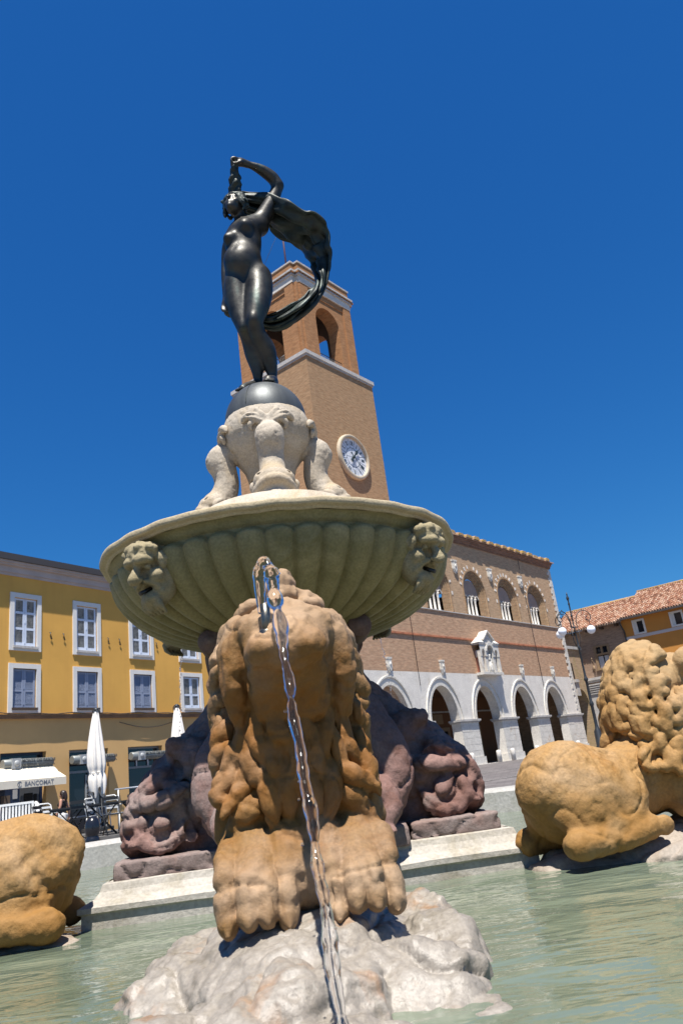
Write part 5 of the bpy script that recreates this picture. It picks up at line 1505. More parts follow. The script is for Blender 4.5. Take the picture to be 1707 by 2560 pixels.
    for k in (-2, -1, 0, 1, 2): s.tube([(k * 0.025, -0.07, -0.15), (k * 0.034, -0.06, -0.20), (k * 0.03, -0.03, -0.245)], [0.02, 0.018, 0.01], 0.01)
    mask = s.mesh('mask', [('fbm', 0.008, 14, 5.0), ('fbm', 0.004, 40, 6.0), ('pit', 0.006, 24, 3.0)])
    pm = MB(); pm.tube([(0, -0.04, -0.085), (0, -0.128, -0.112)], 0.0125, 10); pm.tube([(0, -0.1285, -0.1121), (0, -0.11, -0.106)], 0.009, 8)
    pipe = pm.mesh('spout')
    for ph in (-43, 50, 137, -128):
        a = R(ph); t = 0.27
        r_ = (A + 0.02) * math.cos(t); z = ZC - (B + 0.02) * math.sin(t)
        o = link('mask', mask, MT['mask_stone'], T, (r_ * math.sin(a), -r_ * math.cos(a), z)); o.rotation_euler = Matrix.Rotation(a, 3, 'Z').to_euler()
        o.rotation_euler = (Matrix.Rotation(a, 3, 'Z') @ Matrix.Rotation(R(14), 3, 'X')).to_euler(); o.scale = (0.88, 0.95, 0.88)
        link('spout', pipe, MT['pipe_black'], o)
    # dripping water at the rim of the masks is separate
bowl()

# ------------------------------------------------------------------ dolphins that carry the bronze globe
def dolphins():
    T = empty('dolphin_pedestal', (FX, 0, 2.2), 0, 'pale stone cup carried by four upturned dolphins standing in the bowl', 'pedestal')
    Z = -2.2
    s = SDF((-0.34, -0.34, 2.85 + Z), (0.34, 0.34, 3.40 + Z), 0.009)
    s.ell((0, 0, 3.195 + Z), (0.298, 0.298, 0.262), k=0.01); s.cone((0, 0, 2.80 + Z), (0, 0, 3.08 + Z), 0.13, 0.21, 0.05)
    s.box((0, 0, 3.53 + Z), (0.4, 0.4, 0.19), rnd=0.002, k=0.006, mode=-1)
    me = s.mesh('cup', [('fbm', 0.004, 12, 1.0), ('pit', 0.006, 26, 2.0), ('fbm', 0.0015, 50, 3.0)])
    link('cup', me, MT['dolphin_stone'], T)
    mb = MB(); mb.lathe([(0.62, 2.20 + Z), (0.60, 2.50 + Z), (0.52, 2.56 + Z), (0.50, 2.61 + Z), (0.14, 2.62 + Z), (0.14, 2.95 + Z)], 40); mb.build('drum', MT['dolphin_stone'], T)
    s = SDF((-0.24, -0.60, 2.52 + Z), (0.24, -0.02, 3.33 + Z), 0.0075)
    H = lambda *p: (p[0], p[1], p[2] + Z)
    s.tube([H(0, -0.22, 3.06), H(0, -0.29, 3.075), H(0, -0.325, 3.03), H(0, -0.30, 2.95), H(0, -0.295, 2.86), H(0, -0.33, 2.77), H(0, -0.38, 2.70)], [0.06, 0.082, 0.092, 0.084, 0.080, 0.088, 0.11], 0.015)
    s.tube([H(0, -0.29, 3.09), H(0.004, -0.315, 3.13), H(0.002, -0.30, 3.19)], [0.05, 0.026, 0.022], 0.012)
    for sx in (-1, 1):
        s.tube([H(0, -0.30, 3.14), H(sx * 0.045, -0.305, 3.165), H(sx * 0.095, -0.298, 3.200), H(sx * 0.135, -0.280, 3.205), H(sx * 0.160, -0.268, 3.175)], [0.020, 0.028, 0.030, 0.024, 0.010], 0.010)
        s.tube([H(sx * 0.03, -0.332, 3.168), H(sx * 0.085, -0.330, 3.198), H(sx * 0.13, -0.305, 3.205)], [0.005, 0.009, 0.006], 0.010, -1)
        s.tube([H(0, -0.30, 3.16), H(sx * 0.030, -0.305, 3.20), H(sx * 0.062, -0.290, 3.245), H(sx * 0.050, -0.282, 3.268)], [0.018, 0.022, 0.020, 0.010], 0.008)
        s.tube([H(sx * 0.09, -0.295, 3.17), H(sx * 0.115, -0.292, 3.145), H(sx * 0.105, -0.285, 3.115)], [0.020, 0.017, 0.008], 0.008)
        # cheek, eye, lip
        s.ell(H(sx * 0.075, -0.38, 2.715), (0.05, 0.07, 0.06), k=0.02)
        s.ell(H(sx * 0.085, -0.42, 2.745), (0.018, 0.02, 0.014), k=0.006, mode=-1); s.ell(H(sx * 0.083, -0.415, 2.742), (0.011, 0.011, 0.010), k=0.003)
        s.tube([H(0, -0.475, 2.695), H(sx * 0.05, -0.465, 2.69), H(sx * 0.105, -0.42, 2.655), H(sx * 0.115, -0.37, 2.615)], [0.032, 0.03, 0.026, 0.022], 0.01)
        s.tube([H(sx * 0.12, -0.33, 2.72), H(sx * 0.13, -0.37, 2.69), H(sx * 0.125, -0.36, 2.64)], [0.016, 0.02, 0.012], 0.006)
    s.ell(H(0, -0.42, 2.63), (0.075, 0.07, 0.03), k=0.01, mode=-1); s.ell(H(0, -0.42, 2.60), (0.07, 0.08, 0.028), k=0.008)
    s.ell(H(0, -0.36, 2.62), (0.10, 0.12, 0.06), k=0.02)
    me = s.mesh('dolphin', [('fbm', 0.006, 11, 7.0), ('fbm', 0.003, 30, 8.0), ('pit', 0.004, 22, 9.0)])
    rs = random.Random(2)
    for k in range(4): link('dolphin', me, MT['dolphin_stone'], T, (0, 0, 0), (0, 0, k * math.pi / 2 + R(2)))
    mb = MB(); mb.ball((0, 0, 0), 0.272, 48, 28); g = mb.build('bronze_globe', MT['globe'], None, (FX, 0, 3.30)); tag(g, 'dark bronze globe under the feet of the statue, held in the stone cup', 'globe')
    m_ = MB(); P = [(0.2735 * math.cos(t) * math.sin(-0.45), -0.2735 * math.cos(t) * math.cos(-0.45), 0.2735 * math.sin(t)) for t in np.linspace(0.1, 1.5, 20)]
    m_.tube(P, 0.0016, 4); m_.build('seam', MT['veil'], g)
dolphins()
# ------------------------------------------------------------------ stone lions and their rocks
def lion_sdf(vox, seed, sz=1.0, slim=1.0, tail=True, fwd=0.0, ears=False, crown=0.0):
    """recumbent lion, head raised, facing -Y; origin on its plinth under the chest"""
    s = SDF((-0.37, -0.70, -0.06), (0.37, 0.92, 1.10 * sz), vox)
    rs = random.Random(seed); rn = np.random.default_rng(seed)
    def Z(p): return (p[0], p[1], p[2] * sz)
    # trunk and hindquarters
    s.tube([(0, 0.55, 0.27), (0, 0.30, 0.27), (0, 0.02, 0.33)], [0.20, 0.18, 0.20], 0.05)
    s.ell((0, 0.60, 0.27), (0.215, 0.25, 0.235), k=0.06)
    for sx in (-1, 1):
        s.ell((sx * 0.145, 0.52, 0.20), (0.11, 0.25, 0.19), rotm(-12, 0, 0), 0.03)
        s.ell((sx * 0.205, 0.385, 0.215), (0.06, 0.075, 0.10), rotm(20, 0, 0), 0.03)
        s.tube([(sx * 0.15, 0.30, 0.43), (sx * 0.215, 0.285, 0.33), (sx * 0.232, 0.285, 0.22), (sx * 0.20, 0.30, 0.11)], [0.010, 0.020, 0.026, 0.026], 0.035, -1)
        s.tube([(sx * 0.20, 0.40, 0.15), (sx * 0.215, 0.60, 0.075), (sx * 0.205, 0.74, 0.06)], [0.062, 0.055, 0.06], 0.025)
        s.tube([(sx * 0.205, 0.74, 0.05), (sx * 0.225, 0.52, 0.060), (sx * 0.225, 0.36, 0.085)], [0.058, 0.056, 0.064], 0.02)
        for k in (-1, 0, 1): s.ell((sx * 0.225 + k * 0.040, 0.300, 0.080), (0.028, 0.055, 0.046), k=0.008)
        # shoulder, foreleg, paw with toes
        s.ell((sx * 0.15, 0.02, 0.25), (0.10, 0.15, 0.17), rotm(-15, 0, 0), 0.04)
        s.tube([(sx * 0.19, 0.06, 0.15), (sx * 0.19, -0.06, 0.20), (sx * 0.165, -0.15, 0.235)], [0.07, 0.075, 0.075], 0.03)
        s.tube([(sx * 0.155, -0.06, 0.20), (sx * 0.155, -0.17, 0.175), (sx * 0.153, -0.25, 0.14), (sx * 0.152, -0.31, 0.10)], [0.090, 0.086, 0.082, 0.070], 0.03)
        s.ell((sx * 0.155, -0.20, 0.170), (0.106, 0.10, 0.066), rotm(20, 0, 0), 0.03)
        for k in range(4):
            x = sx * 0.152 + (k - 1.5) * 0.056
            yy = -0.305 - 0.030 * (1 - abs(k - 1.5) / 1.5)
            h = 0.098 if k in (1, 2) else 0.080
            s.ell((x, yy, h), (0.037, 0.066, 0.066), rotm(32, 0, 0), 0.006); s.ell((x, yy - 0.038, h - 0.045), (0.029, 0.034, 0.040), k=0.010)
            s.tube([(x, yy - 0.058, h - 0.035), (x, yy - 0.072, h - 0.07)], [0.014, 0.008], 0.006)
            s.tube([(sx * 0.152 + (k - 1.5) * 0.046, -0.15, 0.235), (sx * 0.152 + (k - 1.5) * 0.052, -0.24, 0.200), (x, -0.305, 0.140)], [0.022, 0.034, 0.036], 0.004)
        # loose hide bunched over the elbow
        s.tube([(sx * 0.09, -0.13, 0.31), (sx * 0.13, -0.19, 0.325), (sx * 0.18, -0.195, 0.30), (sx * 0.215, -0.16, 0.23)], [0.036, 0.042, 0.040, 0.03], 0.012)
        s.tube([(sx * 0.16, -0.10, 0.37), (sx * 0.215, -0.13, 0.34), (sx * 0.245, -0.11, 0.25)], [0.034, 0.036, 0.03], 0.012)
        s.tube([(sx * 0.05, -0.17, 0.27), (sx * 0.065, -0.22, 0.23), (sx * 0.05, -0.24, 0.16)], [0.034, 0.040, 0.03], 0.014)
    s.ell((0, -0.16, 0.14), (0.16, 0.14, 0.14), k=0.05)
    # tail round the flank
    if tail: s.tube([(0.0, 0.84, 0.18), (0.10, 0.87, 0.08), (0.22, 0.80, 0.04), (0.27, 0.60, 0.03)], [0.045, 0.04, 0.036, 0.04], 0.015)
    # neck and mane mass
    sh = -0.05 * (1 - slim) / 0.15
    s.ell(Z((0, 0.06 + sh, 0.60)), (0.225, 0.215 * slim, 0.350 * sz), rotm(8, 0, 0), 0.05)
    s.ell(Z((0, -0.06, 0.42)), (0.215, 0.17, 0.26 * sz), k=0.05)
    s.ell(Z((0, -0.01 + sh * 0.6, 0.81 - crown)), (0.195, 0.19 * slim, (0.155 - 0.5 * crown) * sz), k=0.04)
    def Zh(p): return (p[0], p[1] - fwd, p[2] * sz)
    # head thrown back: broad muzzle on top, the under-jaw slants down and back to the throat
    s.ell(Zh((0, -0.13, 0.80 - 0.8 * crown)), (0.175, 0.17, (0.150 - 0.5 * crown) * sz), rotm(14, 0, 0), 0.03)
    s.ell(Zh((0, -0.15, 0.66)), (0.155, 0.15, 0.16 * sz), k=0.04)
    s.tube([Zh((0, -0.18, 0.78)), Zh((0, -0.30, 0.745)), Zh((0, -0.37, 0.728))], [0.135, 0.112, 0.080], 0.03)
    s.box(Zh((0, -0.262, 0.665)), (0.122, 0.085, 0.145), rotm(33, 0, 0), 0.055, 0.03)
    for sx in (-1, 1):
        s.ell(Zh((sx * 0.062, -0.385, 0.725)), (0.058, 0.065, 0.048), k=0.025)
        s.ell(Zh((sx * 0.090, -0.225, 0.862 - 0.8 * crown)), (0.070, 0.080, 0.036), rotm(0, sx * 14, 0), 0.02)
        s.ell(Zh((sx * 0.095, -0.255, 0.80)), (0.065, 0.07, 0.055), k=0.04)
        s.ell(Zh((sx * 0.150, -0.15, 0.72)), (0.072, 0.13, 0.16), k=0.03)
        # mouth corner: a deep slit between muzzle and cheek
        s.tube([Zh((sx * 0.118, -0.36, 0.70)), Zh((sx * 0.142, -0.285, 0.665)), Zh((sx * 0.148, -0.235, 0.60))], [0.012, 0.022, 0.020], 0.010, -1)
        s.tube([Zh((sx * 0.165, -0.245, 0.76)), Zh((sx * 0.178, -0.235, 0.66)), Zh((sx * 0.165, -0.19, 0.55))], [0.034, 0.036, 0.03], 0.018)
        s.tube([Zh((sx * 0.03, -0.40, 0.775)), Zh((sx * 0.06, -0.31, 0.82)), Zh((sx * 0.05, -0.23, 0.86))], [0.024, 0.03, 0.03], 0.02)
    s.ell(Zh((0, -0.405, 0.762)), (0.060, 0.03, 0.020), k=0.014)
    for x in (-0.035, 0.03): s.ell(Zh((x, -0.292, 0.612)), (0.016, 0.014, 0.012), k=0.006)
    # locks of the mane: S curves laid over the mass
    def lock(c, n, d, L, w, amp, ph):
        b = np.cross(n, d) * (1 if amp > 0 else -1)
        uv = np.array([(-1.0, -0.1), (-0.5, 0.30), (0.0, 0.42), (0.48, 0.26), (0.66, -0.12), (0.42, -0.42), (0.12, -0.30)]) * (1 + 0.15 * ph)
        hh = np.array([0.0, 0.75, 0.95, 0.9, 0.85, 0.75, 0.5])
        pts = c + L * (uv[:, :1] * d + uv[:, 1:] * b) + n * (w * hh)[:, None]
        s.tube(pts, w * np.array([0.55, 0.95, 1.08, 1.0, 0.85, 0.68, 0.45]), 0.005, sub=3)
    def long_lock(c, n, d, L, w, amp, ph):
        b = np.cross(n, d)
        t = np.linspace(-1, 1.0, 7)
        pts = c + d * (t[:, None] * L) + b * (amp * np.sin(t * 2.6 + ph))[:, None] + n * (0.004 + w * 0.75 * (1 - t * t))[:, None]
        s.tube(pts, w * np.array([0.55, 0.9, 1.05, 1.1, 1.0, 0.85, 0.5]), 0.006, sub=2)
    base = SDF((0, 0, 0), (0.1, 0.1, 0.1), 0.05)
    base.lo, base.vox, base.n, base.f, base.ax = s.lo, s.vox, s.n, s.f.copy(), s.ax
    O, D, info = [], [], []
    rows = np.arange(0.36, 0.94, 0.080)
    for j, zz in enumerate(rows):
        n = 19
        for k in range(n):
            th = 2 * math.pi * (k + 0.5 * (j % 2) + rs.uniform(-0.2, 0.2)) / n - math.pi
            a = abs(th)                       # 0 = front
            if zz > 0.50 and a < R(62): continue
            if zz > 0.74 and a < R(92 if ears else 78): continue
            if zz <= 0.50 and a < R(40): continue
            if zz < 0.47 and a > R(150): continue
            z2 = (zz + rs.uniform(-0.02, 0.02))
            if a > R(90): z2 += 0.08 * (a - R(90)) / R(90)
            O.append((0, 0.03, z2 * sz)); D.append((math.sin(th), -math.cos(th), 0.0)); info.append((th, z2))
    for k in range(16):                       # crown of the head
        th = R(80) + (2 * math.pi - R(160)) * k / 15
        for el in ((40, 68) if crown == 0 else ()):
            O.append((0, 0.0, (0.80 - crown) * sz)); D.append((math.sin(th) * math.cos(R(el)), -math.cos(th) * math.cos(R(el)), math.sin(R(el)))); info.append((th, 1.0))
    P = base.hit(np.array(O), np.array(D), 0.5); N = base.grad(P)
    for p, n, (th, zz) in zip(P, N, info):
        d = np.array([0.35 * math.sin(th) + rs.uniform(-0.5, 0.5), 0.55 + rs.uniform(-0.4, 0.4), -1.0])
        d = d - n * (d @ n); d /= np.linalg.norm(d) + 1e-6
        lock(p, n, d, rs.uniform(0.056, 0.072), rs.uniform(0.026, 0.033), rs.choice((-1, 1)), rs.uniform(-0.8, 0.8))
    for sx in (-1, 1) if ears else ():
        s.tube([Zh((sx * 0.175, -0.06, 0.845)), Zh((sx * 0.205, -0.075, 0.895)), Zh((sx * 0.205, -0.10, 0.925))], [0.050, 0.050, 0.030], 0.012)
        s.ell(Zh((sx * 0.235, -0.105, 0.895)), (0.026, 0.030, 0.036), k=0.006, mode=-1)
    # long locks down the chest
    O, D = [], []
    for j, zz in enumerate((0.50, 0.42, 0.34)):
        for k in range(6):
            th = R(-40 + 16 * k + 8 * (j % 2)); O.append((0, 0.0, zz * sz)); D.append((math.sin(th), -math.cos(th), 0))
    P = base.hit(np.array(O), np.array(D), 0.5); N = base.grad(P)
    for p, n in zip(P, N):
        d = np.array([rs.uniform(-0.2, 0.2), 0, -1.0]); d = d - n * (d @ n); d /= np.linalg.norm(d)
        long_lock(p, n, d, 0.095, rs.uniform(0.022, 0.032), rs.uniform(-0.03, 0.03), rs.uniform(-1, 1))
    return s

def stain_shade_lion(me, sz):
    """iron staining down the chest and flanks with shade painted in, worn paws and crown painted sunlit-pale: stored per vertex with ragged edges"""
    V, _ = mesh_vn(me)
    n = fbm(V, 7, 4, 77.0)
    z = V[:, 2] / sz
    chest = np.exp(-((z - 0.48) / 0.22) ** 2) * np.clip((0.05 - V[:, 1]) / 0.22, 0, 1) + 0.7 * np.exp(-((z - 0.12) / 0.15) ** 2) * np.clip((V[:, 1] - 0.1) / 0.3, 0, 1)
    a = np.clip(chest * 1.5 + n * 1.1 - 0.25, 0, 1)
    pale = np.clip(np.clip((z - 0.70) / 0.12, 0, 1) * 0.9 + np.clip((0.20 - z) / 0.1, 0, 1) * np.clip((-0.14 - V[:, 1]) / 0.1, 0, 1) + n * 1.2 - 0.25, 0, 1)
    at = me.attributes.new('stain_shade', 'FLOAT_COLOR', 'POINT')
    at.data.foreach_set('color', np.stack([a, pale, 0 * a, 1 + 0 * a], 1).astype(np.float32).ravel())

def boulders(lo, hi, vox, seed, lumps):
    """fractured blocks, each chipped flat on many sides, piled into one rock"""
    s = SDF(lo, hi, vox); rn = np.random.default_rng(seed)
    for c, r in lumps:
        c = np.array(c); r = np.array(r)
        t = SDF(lo, hi, vox); t.f[:] = 0.5
        w = t._win(c - r, c + r, 0.08)
        t.ell(c, r, k=0.0)
        for _ in range(18):
            n = rn.normal(size=3); n[2] = abs(n[2]) * 0.8; n /= np.linalg.norm(n)
            sup = np.sqrt(((n * r) ** 2).sum()) * rn.uniform(0.72, 0.93)
            t.cut(n, c @ n + sup, 0.009, w)
        s.f[w] = smin(s.f[w], t.f[w], 0.006)
    return s

def front_lion():
    T = empty('stone_lion', (0.0, -1.9, 0.62), R(2), 'ochre stone lion facing us with a water jet rising from its mouth pipe', 'lion statue', 'stone lions round the basin')
    s = lion_sdf(0.0072, 5, 1.06, 0.95, crown=0.055)
    me = s.mesh('body', [('fbm', 0.008, 7, 1.0), ('ridge', 0.006, 7, 8.0), ('fbm', 0.006, 18, 2.0), ('strand', 0.007, 24, 6.0), ('pit', 0.014, 14, 3.0), ('crack', 0.008, 4.0, 7.0), ('fbm', 0.003, 45, 5.0)])
    stain_shade_lion(me, 1.06)
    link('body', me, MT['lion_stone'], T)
    px, py = -0.058, -0.40
    m_ = MB(); m_.lathe([(0.0145, 0.80), (0.0145, 0.908), (0.0105, 0.909), (0.0105, 0.86)], 16, c=(px, py, 0)); m_.build('pipe', MT['pipe_metal'], T)
    m_ = MB(); m_.lathe([(0.024, 0.775), (0.026, 0.80), (0.026, 0.822), (0.021, 0.828), (0.0147, 0.828)], 16, c=(px, py, 0)); m_.build('pipe_collar', MT['pipe_metal'], T)
    s = boulders((-0.78, -3.25, 0.24), (0.74, -0.85, 0.82), 0.0095, 12, [
        ((0.0, -1.95, 0.405), (0.44, 0.74, 0.245)), ((-0.06, -2.48, 0.40), (0.34, 0.36, 0.215)), ((0.24, -2.35, 0.40), (0.26, 0.30, 0.20)), ((-0.36, -2.15, 0.38), (0.25, 0.34, 0.18)),
        ((-0.33, -2.52, 0.37), (0.25, 0.24, 0.165)), ((0.06, -2.80, 0.375), (0.30, 0.24, 0.165)), ((0.37, -2.08, 0.40), (0.19, 0.36, 0.19)), ((0.37, -1.72, 0.45), (0.17, 0.34, 0.15)),
        ((-0.34, -1.75, 0.40), (0.22, 0.40, 0.19)), ((-0.26, -2.84, 0.33), (0.22, 0.18, 0.14)), ((0.36, -2.62, 0.34), (0.17, 0.22, 0.15)), ((0.0, -3.02, 0.31), (0.34, 0.16, 0.14)), ((-0.50, -1.95, 0.34), (0.12, 0.2, 0.13)), ((0.50, -2.3, 0.31), (0.10, 0.18, 0.13))])
    me = s.mesh('rock', [('fbm', 0.012, 4.0, 11.0), ('ridge', 0.016, 4.0, 18.0), ('ridge', 0.010, 11.0, 19.0), ('cell', 0.010, 8, 17.0), ('fbm', 0.008, 12, 13.0), ('crack', 0.022, 2.6, 16.0), ('pit', 0.016, 15, 14.0), ('fbm', 0.003, 40, 15.0)])
    r_ = link('rock', me, MT['rock_stone']); tag(r_, 'big wet whitish rock under the paws of the front lion', 'rock')
front_lion()

def side_lions():
    rs_ = 15
    T = empty('stone_lion', (1.875, -0.615, 0.525), R(90 + rs_), 'ochre stone lion lying in profile at right with a thick curly mane', 'lion statue', 'stone lions round the basin')
    s = lion_sdf(0.0076, 23, 0.93, 0.85, False, 0.06, True)
    me = s.mesh('body', [('fbm', 0.012, 6, 21.0), ('ridge', 0.003, 6, 27.0), ('crack', 0.010, 3.0, 28.0), ('fbm', 0.004, 16, 22.0), ('strand', 0.005, 26, 29.0), ('pit', 0.012, 11, 23.0), ('fbm', 0.003, 45, 25.0)])
    stain_shade_lion(me, 0.93)
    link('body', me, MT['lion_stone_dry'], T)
    s = boulders((0.75, -1.45, 0.26), (2.95, 0.15, 1.0), 0.013, 30, [
        ((1.75, -0.62, 0.38), (0.80, 0.36, 0.20)), ((2.25, -0.66, 0.42), (0.50, 0.42, 0.27)), ((2.05, -0.58, 0.44), (0.36, 0.34, 0.22)), ((1.35, -0.72, 0.34), (0.42, 0.34, 0.19)), ((1.95, -0.95, 0.40), (0.50, 0.24, 0.16)),
        ((2.55, -0.62, 0.50), (0.36, 0.40, 0.32)), ((1.55, -0.98, 0.36), (0.32, 0.16, 0.13)), ((2.35, -1.05, 0.40), (0.35, 0.2, 0.17))])
    me = s.mesh('rock', [('fbm', 0.016, 3.5, 31.0), ('ridge', 0.014, 5, 35.0), ('fbm', 0.010, 10, 32.0), ('crack', 0.012, 2.5, 33.0), ('fbm', 0.004, 40, 34.0)])
    r_ = link('rock', me, MT['rock_tan']); tag(r_, 'low tan rock under the right hand lion, sloping into the water', 'rock')
    # left lion: its rump shows at the edge of the frame
    T = empty('stone_lion', (-1.86, -0.70, 0.50), R(-90), 'ochre stone lion turned away at left, only its haunch in view', 'lion statue', 'stone lions round the basin')
    s = lion_sdf(0.011, 41, 0.97, 1.0, False)
    me = s.mesh('body', [('fbm', 0.018, 5, 41.0), ('fbm', 0.009, 13, 42.0), ('ridge', 0.020, 5, 46.0), ('pit', 0.018, 9, 43.0), ('crack', 0.014, 3.0, 44.0), ('fbm', 0.003, 40, 45.0)])
    stain_shade_lion(me, 0.97)
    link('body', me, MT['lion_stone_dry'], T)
    s = boulders((-2.6, -1.4, 0.26), (-0.70, -0.05, 0.72), 0.014, 50, [((-1.75, -0.72, 0.36), (0.72, 0.40, 0.17)), ((-1.2, -0.80, 0.34), (0.34, 0.30, 0.165)), ((-1.7, -1.0, 0.36), (0.45, 0.22, 0.13)), ((-0.98, -0.72, 0.33), (0.2, 0.18, 0.15))])
    me = s.mesh('rock', [('fbm', 0.02, 4, 51.0), ('fbm', 0.010, 12, 52.0), ('fbm', 0.004, 40, 53.0)])
    r_ = link('rock', me, MT['rock_tan']); tag(r_, 'low tan rock under the left lion beside the white base', 'rock')
side_lions()

# ------------------------------------------------------------------ water in the air
def jets():
    pts = np.array([(-0.056, -2.30, 1.50), (-0.055, -2.302, 1.56), (-0.052, -2.306, 1.61), (-0.043, -2.318, 1.645), (-0.030, -2.335, 1.65), (-0.019, -2.35, 1.62), (-0.012, -2.37, 1.56), (-0.004, -2.42, 1.45), (0.004, -2.52, 1.285), (0.012, -2.63, 1.125), (0.022, -2.73, 0.99), (0.027, -2.79, 0.88), (0.033, -2.86, 0.755), (0.038, -2.91, 0.64), (0.041, -2.95, 0.54), (0.042, -2.97, 0.46)])
    rad = [0.0115, 0.016, 0.020, 0.022, 0.022, 0.021, 0.0190, 0.0168, 0.0140, 0.0126, 0.0116, 0.0114, 0.0118, 0.0125, 0.0132, 0.0135]
    p, r_ = spline(pts, rad, 12)
    rs = np.random.default_rng(3)
    L = np.concatenate([[0], np.cumsum(np.linalg.norm(np.diff(p, axis=0), axis=1))])
    bead = 0.42 * vnoise(np.stack([L, 0 * L, 0 * L], 1).astype(np.float32), 22, 5.0) + 0.22 * vnoise(np.stack([L, 0 * L, 0 * L], 1).astype(np.float32), 60, 9.0) + rs.uniform(-0.03, 0.03, len(L))
    amp = np.clip((L - 0.05) / 0.15, 0.2, 0.85)
    r_ = r_ * (1 + bead * amp)
    p = p + np.stack([0.0025 * np.sin(L * 31 + 1), 0.002 * np.sin(L * 27), 0 * L], 1) * amp[:, None]
    mb = MB(); mb.tube([tuple(q) for q in p], list(r_), 12)
    o = mb.build('water_jet', MT['clear_water']); tag(o, 'clear arc of water rising from the front lion and falling past its face', 'water jet')
    rs = random.Random(9)
    mb = MB()
    for k in range(10):
        t = rs.random() ** 0.8; i = int(len(p) * (0.35 + 0.62 * t)); q = p[min(i, len(p) - 1)]
        r0 = rs.uniform(0.002, 0.0045); mb.ball((q[0] + rs.uniform(-0.03, 0.03), q[1] + rs.uniform(-0.03, 0.03), q[2]), r0, 8, 6)
    o = mb.build('water_drops', MT['clear_water']); tag(o, kind='stuff')
    # thin runs of drops from the masks
    mb = MB()
    for (x, y, z, vx, vy) in ((-0.72, 0.62, 1.90, -0.10, 0.08), (0.66, 0.75, 1.90, 0.1, 0.1)):
        t = 0.02
        while True:
            zz = z - 0.5 * 9.8 * t * t * 0.6 - 0.15 * t
            if zz < WZ: break
            r0 = rs.uniform(0.0025, 0.0055)
            mb.ball((FX + x + vx * t + rs.uniform(-0.006, 0.006), y + vy * t, zz), (r0, r0, r0 * 1.5), 8, 6)
            t += rs.uniform(0.006, 0.016)
    o = mb.build('water_trickle', MT['clear_water']); tag(o, kind='stuff')
jets()
